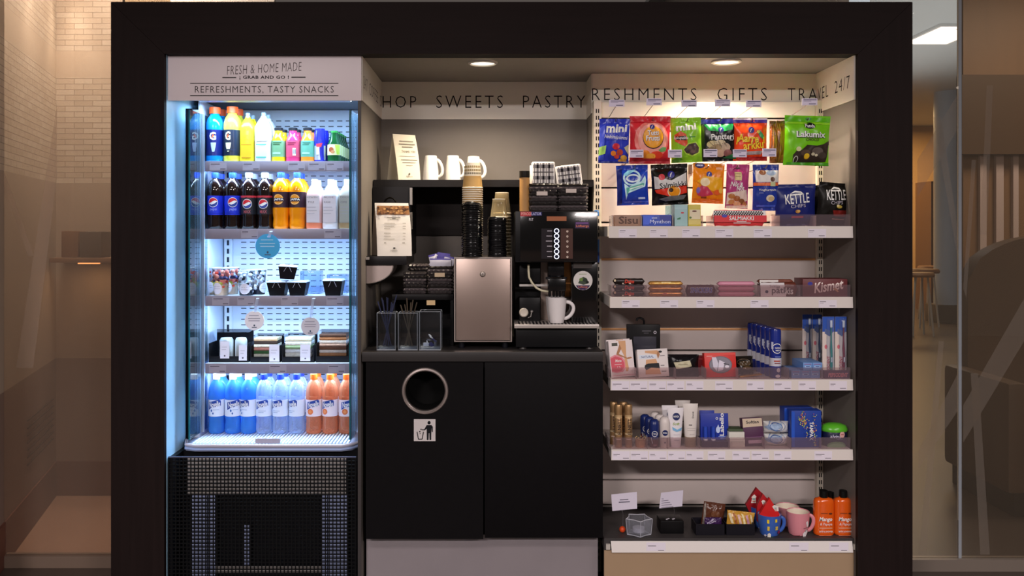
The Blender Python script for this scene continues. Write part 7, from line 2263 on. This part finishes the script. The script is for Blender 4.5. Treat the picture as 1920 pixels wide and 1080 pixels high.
# blue edges of bags showing beside the left upright
for q, (a, b, y0, y1) in enumerate(((1114.5, 1123, 394, 405), (1114.5, 1124, 449, 492))):
    o = bag('hanging_pouch', ['tip of a light blue pouch beside the coffee machine top', 'blue pouch edge hanging beside the coffee machine'][q], 'pouch', a, y0, b, y1, .3, .008, '4a8ad8', [('r', a, y0 + (y1 - y0) * .55, b, y1, M('1c4a9c', .35))] if q else [], seed=60 + q, crink=.0006, group='blue pouches beside the coffee machine')
# ------------------------------------------------------------------ surroundings behind the glass partitions, in part built in place of reflections
def brick(h1, h2, hm):
    mt = bpy.data.materials.new('painted_brick')
    mt.use_nodes = True
    nt = mt.node_tree
    b = nt.nodes['Principled BSDF']
    b.inputs['Roughness'].default_value = .55
    tc = nt.nodes.new('ShaderNodeTexCoord')
    mp = nt.nodes.new('ShaderNodeMapping')
    mp.inputs['Rotation'].default_value = (R(90), 0, 0)
    br = nt.nodes.new('ShaderNodeTexBrick')
    br.inputs['Color1'].default_value = lin(h1)
    br.inputs['Color2'].default_value = lin(h2)
    br.inputs['Mortar'].default_value = lin(hm)
    br.inputs['Scale'].default_value = 1.0
    br.inputs['Brick Width'].default_value = .1
    br.inputs['Row Height'].default_value = .03
    br.inputs['Mortar Size'].default_value = .002
    bp = nt.nodes.new('ShaderNodeBump')
    bp.inputs['Strength'].default_value = .5
    bp.inputs['Distance'].default_value = .01
    nt.links.new(tc.outputs['Object'], mp.inputs[0])
    nt.links.new(mp.outputs[0], br.inputs['Vector'])
    nt.links.new(br.outputs['Color'], b.inputs['Base Color'])
    nt.links.new(br.outputs['Fac'], bp.inputs['Height'])
    nt.links.new(bp.outputs[0], b.inputs['Normal'])
    return mt
BR = brick('d8ccbc', 'cbbcaa', 'a8988a')
BEI = M('b8a898', .6, var=.06, vs=6)
MAU = M('8f7a70', .5, var=.08, vs=5)
SKB = M('6b4034', .5)
A, B_ = Vector((-2.147, .628)), Vector((-2.387, 1.53))
ang = math.atan2((B_ - A).y, (B_ - A).x)
Lw = (B_ - A).length
def wallseg(name, p0, p1, z0, z1, mat, th=.03):
    d = (p1 - p0)
    L = d.length
    mb = MB()
    mb.box(0, L, 0, th, 0, z1 - z0, mat)
    o = mb.build(name, None, (p0.x, p0.y, z0), (0, 0, math.atan2(d.y, d.x)))
    return o
def both(tagname, z0, z1, mat):
    struct(wallseg('wall_' + tagname + '_side', A - (B_ - A) * .6, B_, z0, z1, mat))
    struct(wallseg('wall_' + tagname + '_back', B_, Vector((-1.2, 1.53)), z0, z1, mat))
both('alcove_low', .19, .75, MAU)
both('alcove_mid', .75, 1.7, BEI)
both('alcove_brick', 1.7, 2.276, BR)
both('alcove_band', 2.276, 2.42, M('d0c0ae', .6))
both('alcove_high', 2.42, 3.2, BR)
struct(wallseg('baseboard_side', A - (B_ - A) * .6 + Vector((.008, 0)), B_ + Vector((.008, -.008)), 0, .19, SKB))
struct(wallseg('baseboard_back', B_ + Vector((0, -.009)), Vector((-1.2, 1.521)), 0, .19, SKB))
mb = MB()
mb.box(-2.6, -1.3, .56, 1.52, .0005, .004, M('a4806c', .5, var=.45, vs=160))
struct(mb.build('floor_alcove'))
# ledge, boxes and glow built in place of reflections in the glass
o = bx('wall_ledge', -2.34, -1.5, 1.36, 1.529, 1.275, 1.30, M('8a6a54', .4), None, .002)
tag(o, 'narrow brown wall ledge behind the left glass pane', 'shelf')
o = bx('grey_caddy', PX(152, 1.4), PX(193, 1.4), 1.38, 1.5, 1.3005, PZ(434, 1.4), M('5a5048', .4), None, .006)
tag(o, 'dark grey caddy on the wall ledge behind the left glass', 'caddy')
o = bx('brown_caddy', PX(118, 1.42), PX(150, 1.42), 1.40, 1.5, 1.3005, PZ(433, 1.42), M('7a5a44', .4), None, .006)
tag(o, 'brown caddy on the wall ledge next to the grey one', 'caddy')
t = thing('ledge_light', 'warm strip light under the wall ledge behind the left glass', 'lamp', (PX(167, 1.37), 1.37, 1.272))
mb = MB()
mb.box(-.055, .055, -.01, .01, -.004, .002, M('ffb070', .4, em=1.5))
mb.build('tube', t)
lamp('ledge_lamp', 'AREA', (PX(167, 1.37), 1.37, 1.262), (0, 0, 0), .25, (1, .65, .35), shape='RECTANGLE', size=.11, size_y=.02)  # light added for the reflected orange glow
# two wall washers
for q, (xx, yy) in enumerate(((-2.15, .96), (-2.27, 1.44))):
    t = thing('wall_spot', ['ceiling spot washing the side wall behind the left glass', 'ceiling spot washing the rear wall behind the left glass'][q], 'lamp', (xx, yy, 2.90))
    mb = MB()
    mb.lathe([(.0, 0), (.03, 0), (.035, .06), (.0, .06)], M('d8d0c4', .4), 16)
    mb.tube([(0, 0, .06), (0, 0, .3)], .006, M('d8d0c4', .4), 6)
    mb.build('head', t)
    lamp('wall_spot_lamp', 'SPOT', (xx, yy, 2.89), (0, 0, 0), 22, (1, .92, .80), spot_size=R(44), spot_blend=.8, shadow_soft_size=.03)
o = bx('alcove_top', -3.2, -1.2, .5, 1.6, 3.2, 3.23, M('b8a68c', .6), None)
struct(o); o.name = 'ceiling_alcove'
lamp('alcove_lamp', 'AREA', (-1.85, 1.0, 3.15), (0, 0, 0), 22, (1, .92, .84), shape='RECTANGLE', size=.5, size_y=.5)
# vent louvres on the side wall
ul = (B_ - A).normalized()
nl = Vector((ul.y, -ul.x))
t = thing('wall_vent', 'dark slatted vent low on the wall behind the left glass', 'vent', (A.x + ul.x * .55 + nl.x * .002, A.y + ul.y * .55 + nl.y * .002, .3), (0, 0, ang))
for q in range(7):
    mb = MB()
    mb.box(-.28, .30, -.004, .0, .0, .006, M('3a2a26', .5))
    mb.build('slat', t, (0, 0, .03 + .035 * q))
# glass panes
GY = .5
PANE = GL('f4ece4', 1.45, film=.14, filmcol='d6c4b4')  # film share paints a milky haze over the pane
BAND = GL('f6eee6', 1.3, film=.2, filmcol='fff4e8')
o = bx('glass_pane', -3.2, -1.60, GY, GY + .01, .05, 3.0, PANE, None)
t = o
struct(t); t.name = 'window_1'
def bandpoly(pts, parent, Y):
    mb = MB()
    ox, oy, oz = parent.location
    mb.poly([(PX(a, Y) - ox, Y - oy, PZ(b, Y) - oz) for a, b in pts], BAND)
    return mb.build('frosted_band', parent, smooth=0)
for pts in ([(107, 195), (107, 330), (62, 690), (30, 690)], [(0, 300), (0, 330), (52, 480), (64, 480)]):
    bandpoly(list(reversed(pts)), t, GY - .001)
o = bx('glass_pane', -1.595, -1.40, GY, GY + .01, .05, 3.0, GL('e9dccc', 1.45, film=.2, filmcol='b8a48c'), None)
struct(o); o.name = 'window_2'
o = bx('glass_rail', -3.2, -1.38, GY - .02, GY + .03, 0, .05, M('8a7668', .35, .3), None)
struct(o); o.name = 'trim_2'
o = bx('post', -1.601, -1.596, GY - .002, GY + .012, .05, 3.0, M('8a7458', .4), None)
struct(o); o.name = 'trim_3'

# right side: open hall
GR = .46
struct(bx('ceiling_hall', 1.45, 18, .8, 17, 3.6, 3.65, M('c9cfd2', .6), None))
struct(bx('wall_hall_far', 1.0, 20, 15.5, 15.6, 0, 3.6, M('d8b07c', .6, var=.1, vs=2), None))
struct(bx('wall_hall_inner', 1.60, 1.64, .8, 15.5, 0, 3.6, M('b9b2a8', .6), None))
lamp('hall_rear_lamp', 'AREA', (6.5, 13.5, 3.5), (0, 0, 0), 260, (1, .70, .36), shape='RECTANGLE', size=5, size_y=2)
lamp('hall_up_lamp', 'AREA', (4.5, 6.5, 2.5), (R(180), 0, 0), 60, (.9, .95, 1.0), shape='RECTANGLE', size=3, size_y=6)  # unseen light added only to brighten the hall ceiling
lamp('hall_rear_lamp', 'AREA', (4.5, 6.5, 3.5), (0, 0, 0), 40, (.86, .92, 1.0), shape='RECTANGLE', size=3, size_y=3)
def zc(px, py):
    """point on the hall ceiling seen at a pixel"""
    s = (3.6 - EYE) / (VY - py)
    return ((px - VX) * s, s * FPX - DIST)
for q, (px, py, wx, wy) in enumerate(((1770, 63, .5, .9), (1854, 40, .35, .5))):
    x_, y_ = zc(px, py)
    t = thing('ceiling_panel_light', ['square ceiling panel light seen high in the hall beside the frame', 'square ceiling panel light seen at the far upper right'][q], 'lamp', (x_, y_, 3.599), group='hall ceiling panel lights')
    mb = MB()
    mb.box(-wx / 2, wx / 2, -wy / 2, wy / 2, -.02, 0, M('fff2dc', .5, em=3.0))
    mb.build('diffuser', t)
    mb = MB()
    for a in ((-wx / 2 - .03, -wx / 2, -wy / 2 - .03, wy / 2 + .03), (wx / 2, wx / 2 + .03, -wy / 2 - .03, wy / 2 + .03), (-wx / 2, wx / 2, -wy / 2 - .03, -wy / 2), (-wx / 2, wx / 2, wy / 2, wy / 2 + .03)):
        mb.box(a[0], a[1], a[2], a[3], -.025, 0, M('e8e8e8', .5))
    mb.build('rim', t)
cx_, cy_ = PX(1778, 10.8), 10.8
t = thing('hall_column', 'pale round column on a dark base far down the hall', 'column', (cx_, cy_, 0))
mb = MB()
mb.lathe([(.21, .28), (.21, 3.6)], M('a9b4c4', .4), 32)
mb.build('shaft', t)
mb = MB()
mb.box(-.27, .27, -.2, .2, 0, .28, M('4a4238', .5), .01)
mb.build('base', t)
o = bx('hall_booth', PX(1726, 13), PX(1752, 13), 12.6, 13.2, 0, 2.3, M('6a4a30', .5), None)
tag(o, 'brown upright panel in front of the orange-lit far wall', 'panel')
for q in range(3):
    Y = 9.0 + q * 1.1
    X = PX(1722 + q * 12, Y)
    t = thing('bar_stool', ['nearest bar stool by the orange-lit wall', 'second bar stool by the orange-lit wall', 'farthest bar stool by the orange-lit wall'][q], 'stool', (X, Y, 0), group='bar stools in the far hall')
    mb = MB()
    mb.lathe([(0, .80), (.2, .80), (.21, .83), (.19, .86), (0, .86)], M('8a5a30', .5), 20)
    mb.build('seat', t)
    for k in range(4):
        a = R(45 + 90 * k)
        mb = MB()
        mb.tube([(.12 * math.cos(a), .12 * math.sin(a), .8), (.2 * math.cos(a), .2 * math.sin(a), 0)], .015, M('c9c4bc', .3, .6), 6)
        mb.build('leg', t)
# brown partition, and a lounge chair built in place of a reflection
PB = M('7a5c40', .5, var=.15, vs=8, stretch=(6, 1, .3))
Yp = 2.4
o = bx('wood_partition', PX(1806, Yp), 5.6, Yp, Yp + .08, 0, 3.4, PB, None)
tag(o, 'tall brown wooden partition behind the right glass pane', 'partition')
o = bx('dark_panel', PX(1804, Yp - .1), 5.6, Yp - .1, Yp - .03, PZ(289, Yp - .1), PZ(140, Yp - .1), M('4a3520', .5), None)
tag(o, 'dark brown hanging panel across the wooden partition', 'panel')
for q, (a, b) in enumerate(((1838, 1850), (1868, 1882), (1900, 1910))):
    o = bx('pale_slat', PX(a, Yp - .03), PX(b, Yp - .03), Yp - .03, Yp - .002, .9, PZ(292, Yp), M('b9a6a0', .5), None)
    tag(o, ['pale upright slat on the wooden partition, nearest the glass joint', 'pale upright slat on the wooden partition, between the two others', 'pale upright slat on the wooden partition, farthest from the kiosk'][q], 'slat', 'pale slats on the wooden partition')
lamp('lounge_lamp', 'AREA', (3.6, 1.2, 3.1), (0, 0, 0), 38, (1, .86, .72), shape='RECTANGLE', size=.8, size_y=.8)
t = thing('lounge_chair', 'dark brown high-backed lounge chair behind the right glass pane', 'chair', (3.07, 1.5, 0))
DKL = M('4a3828', .55, var=.2, vs=8)
mb = MB()
pts = [(-.42 + .84 * k / 12, 1.16 + .25 * math.sin(math.pi * min(1, (k / 12) * 1.0)) ** .5) for k in range(13)]
mb.prism([(-.42, .4)] + pts + [(.42, .4)], .18, .30, DKL)
mb.build('backrest', t)
mb = MB()
mb.box(-.42, .42, -.38, .30, .28, .46, DKL, .04)
mb.build('seat', t)
for sx in (-1, 1):
    mb = MB()
    mb.box(sx * .45 - .05, sx * .45 + .05, -.36, .30, .12, .68, DKL, .03)
    mb.build('arm', t)
mb = MB()
mb.box(-.46, .46, -.34, .28, 0, .26, M('0c0906', .6), .01)
mb.build('base', t)
PANR = GL('f2eee8', 1.45, film=.08, filmcol='b8aa9a')  # film share paints milky glare onto the right panes
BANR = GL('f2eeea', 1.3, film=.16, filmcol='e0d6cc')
o = bx('glass_pane', 1.60, PX(1797, GR), GR, GR + .01, .05, 3.4, PANR, None)
struct(o); o.name = 'window_3'
w3 = o
o = bx('glass_pane', PX(1803, GR), 3.4, GR, GR + .01, .05, 3.4, PANR, None)
struct(o); o.name = 'window_4'
o = bx('glass_joint', PX(1797.3, GR), PX(1802.7, GR), GR - .002, GR + .012, .05, 3.4, CL('c9d0da', .35, .1, 'eef2f6'), None)
struct(o); o.name = 'trim_4'
o = bx('glass_rail', 1.57, 3.4, GR - .02, GR + .03, 0, .05, M('8a7e74', .35, .3), None)
struct(o); o.name = 'trim_5'
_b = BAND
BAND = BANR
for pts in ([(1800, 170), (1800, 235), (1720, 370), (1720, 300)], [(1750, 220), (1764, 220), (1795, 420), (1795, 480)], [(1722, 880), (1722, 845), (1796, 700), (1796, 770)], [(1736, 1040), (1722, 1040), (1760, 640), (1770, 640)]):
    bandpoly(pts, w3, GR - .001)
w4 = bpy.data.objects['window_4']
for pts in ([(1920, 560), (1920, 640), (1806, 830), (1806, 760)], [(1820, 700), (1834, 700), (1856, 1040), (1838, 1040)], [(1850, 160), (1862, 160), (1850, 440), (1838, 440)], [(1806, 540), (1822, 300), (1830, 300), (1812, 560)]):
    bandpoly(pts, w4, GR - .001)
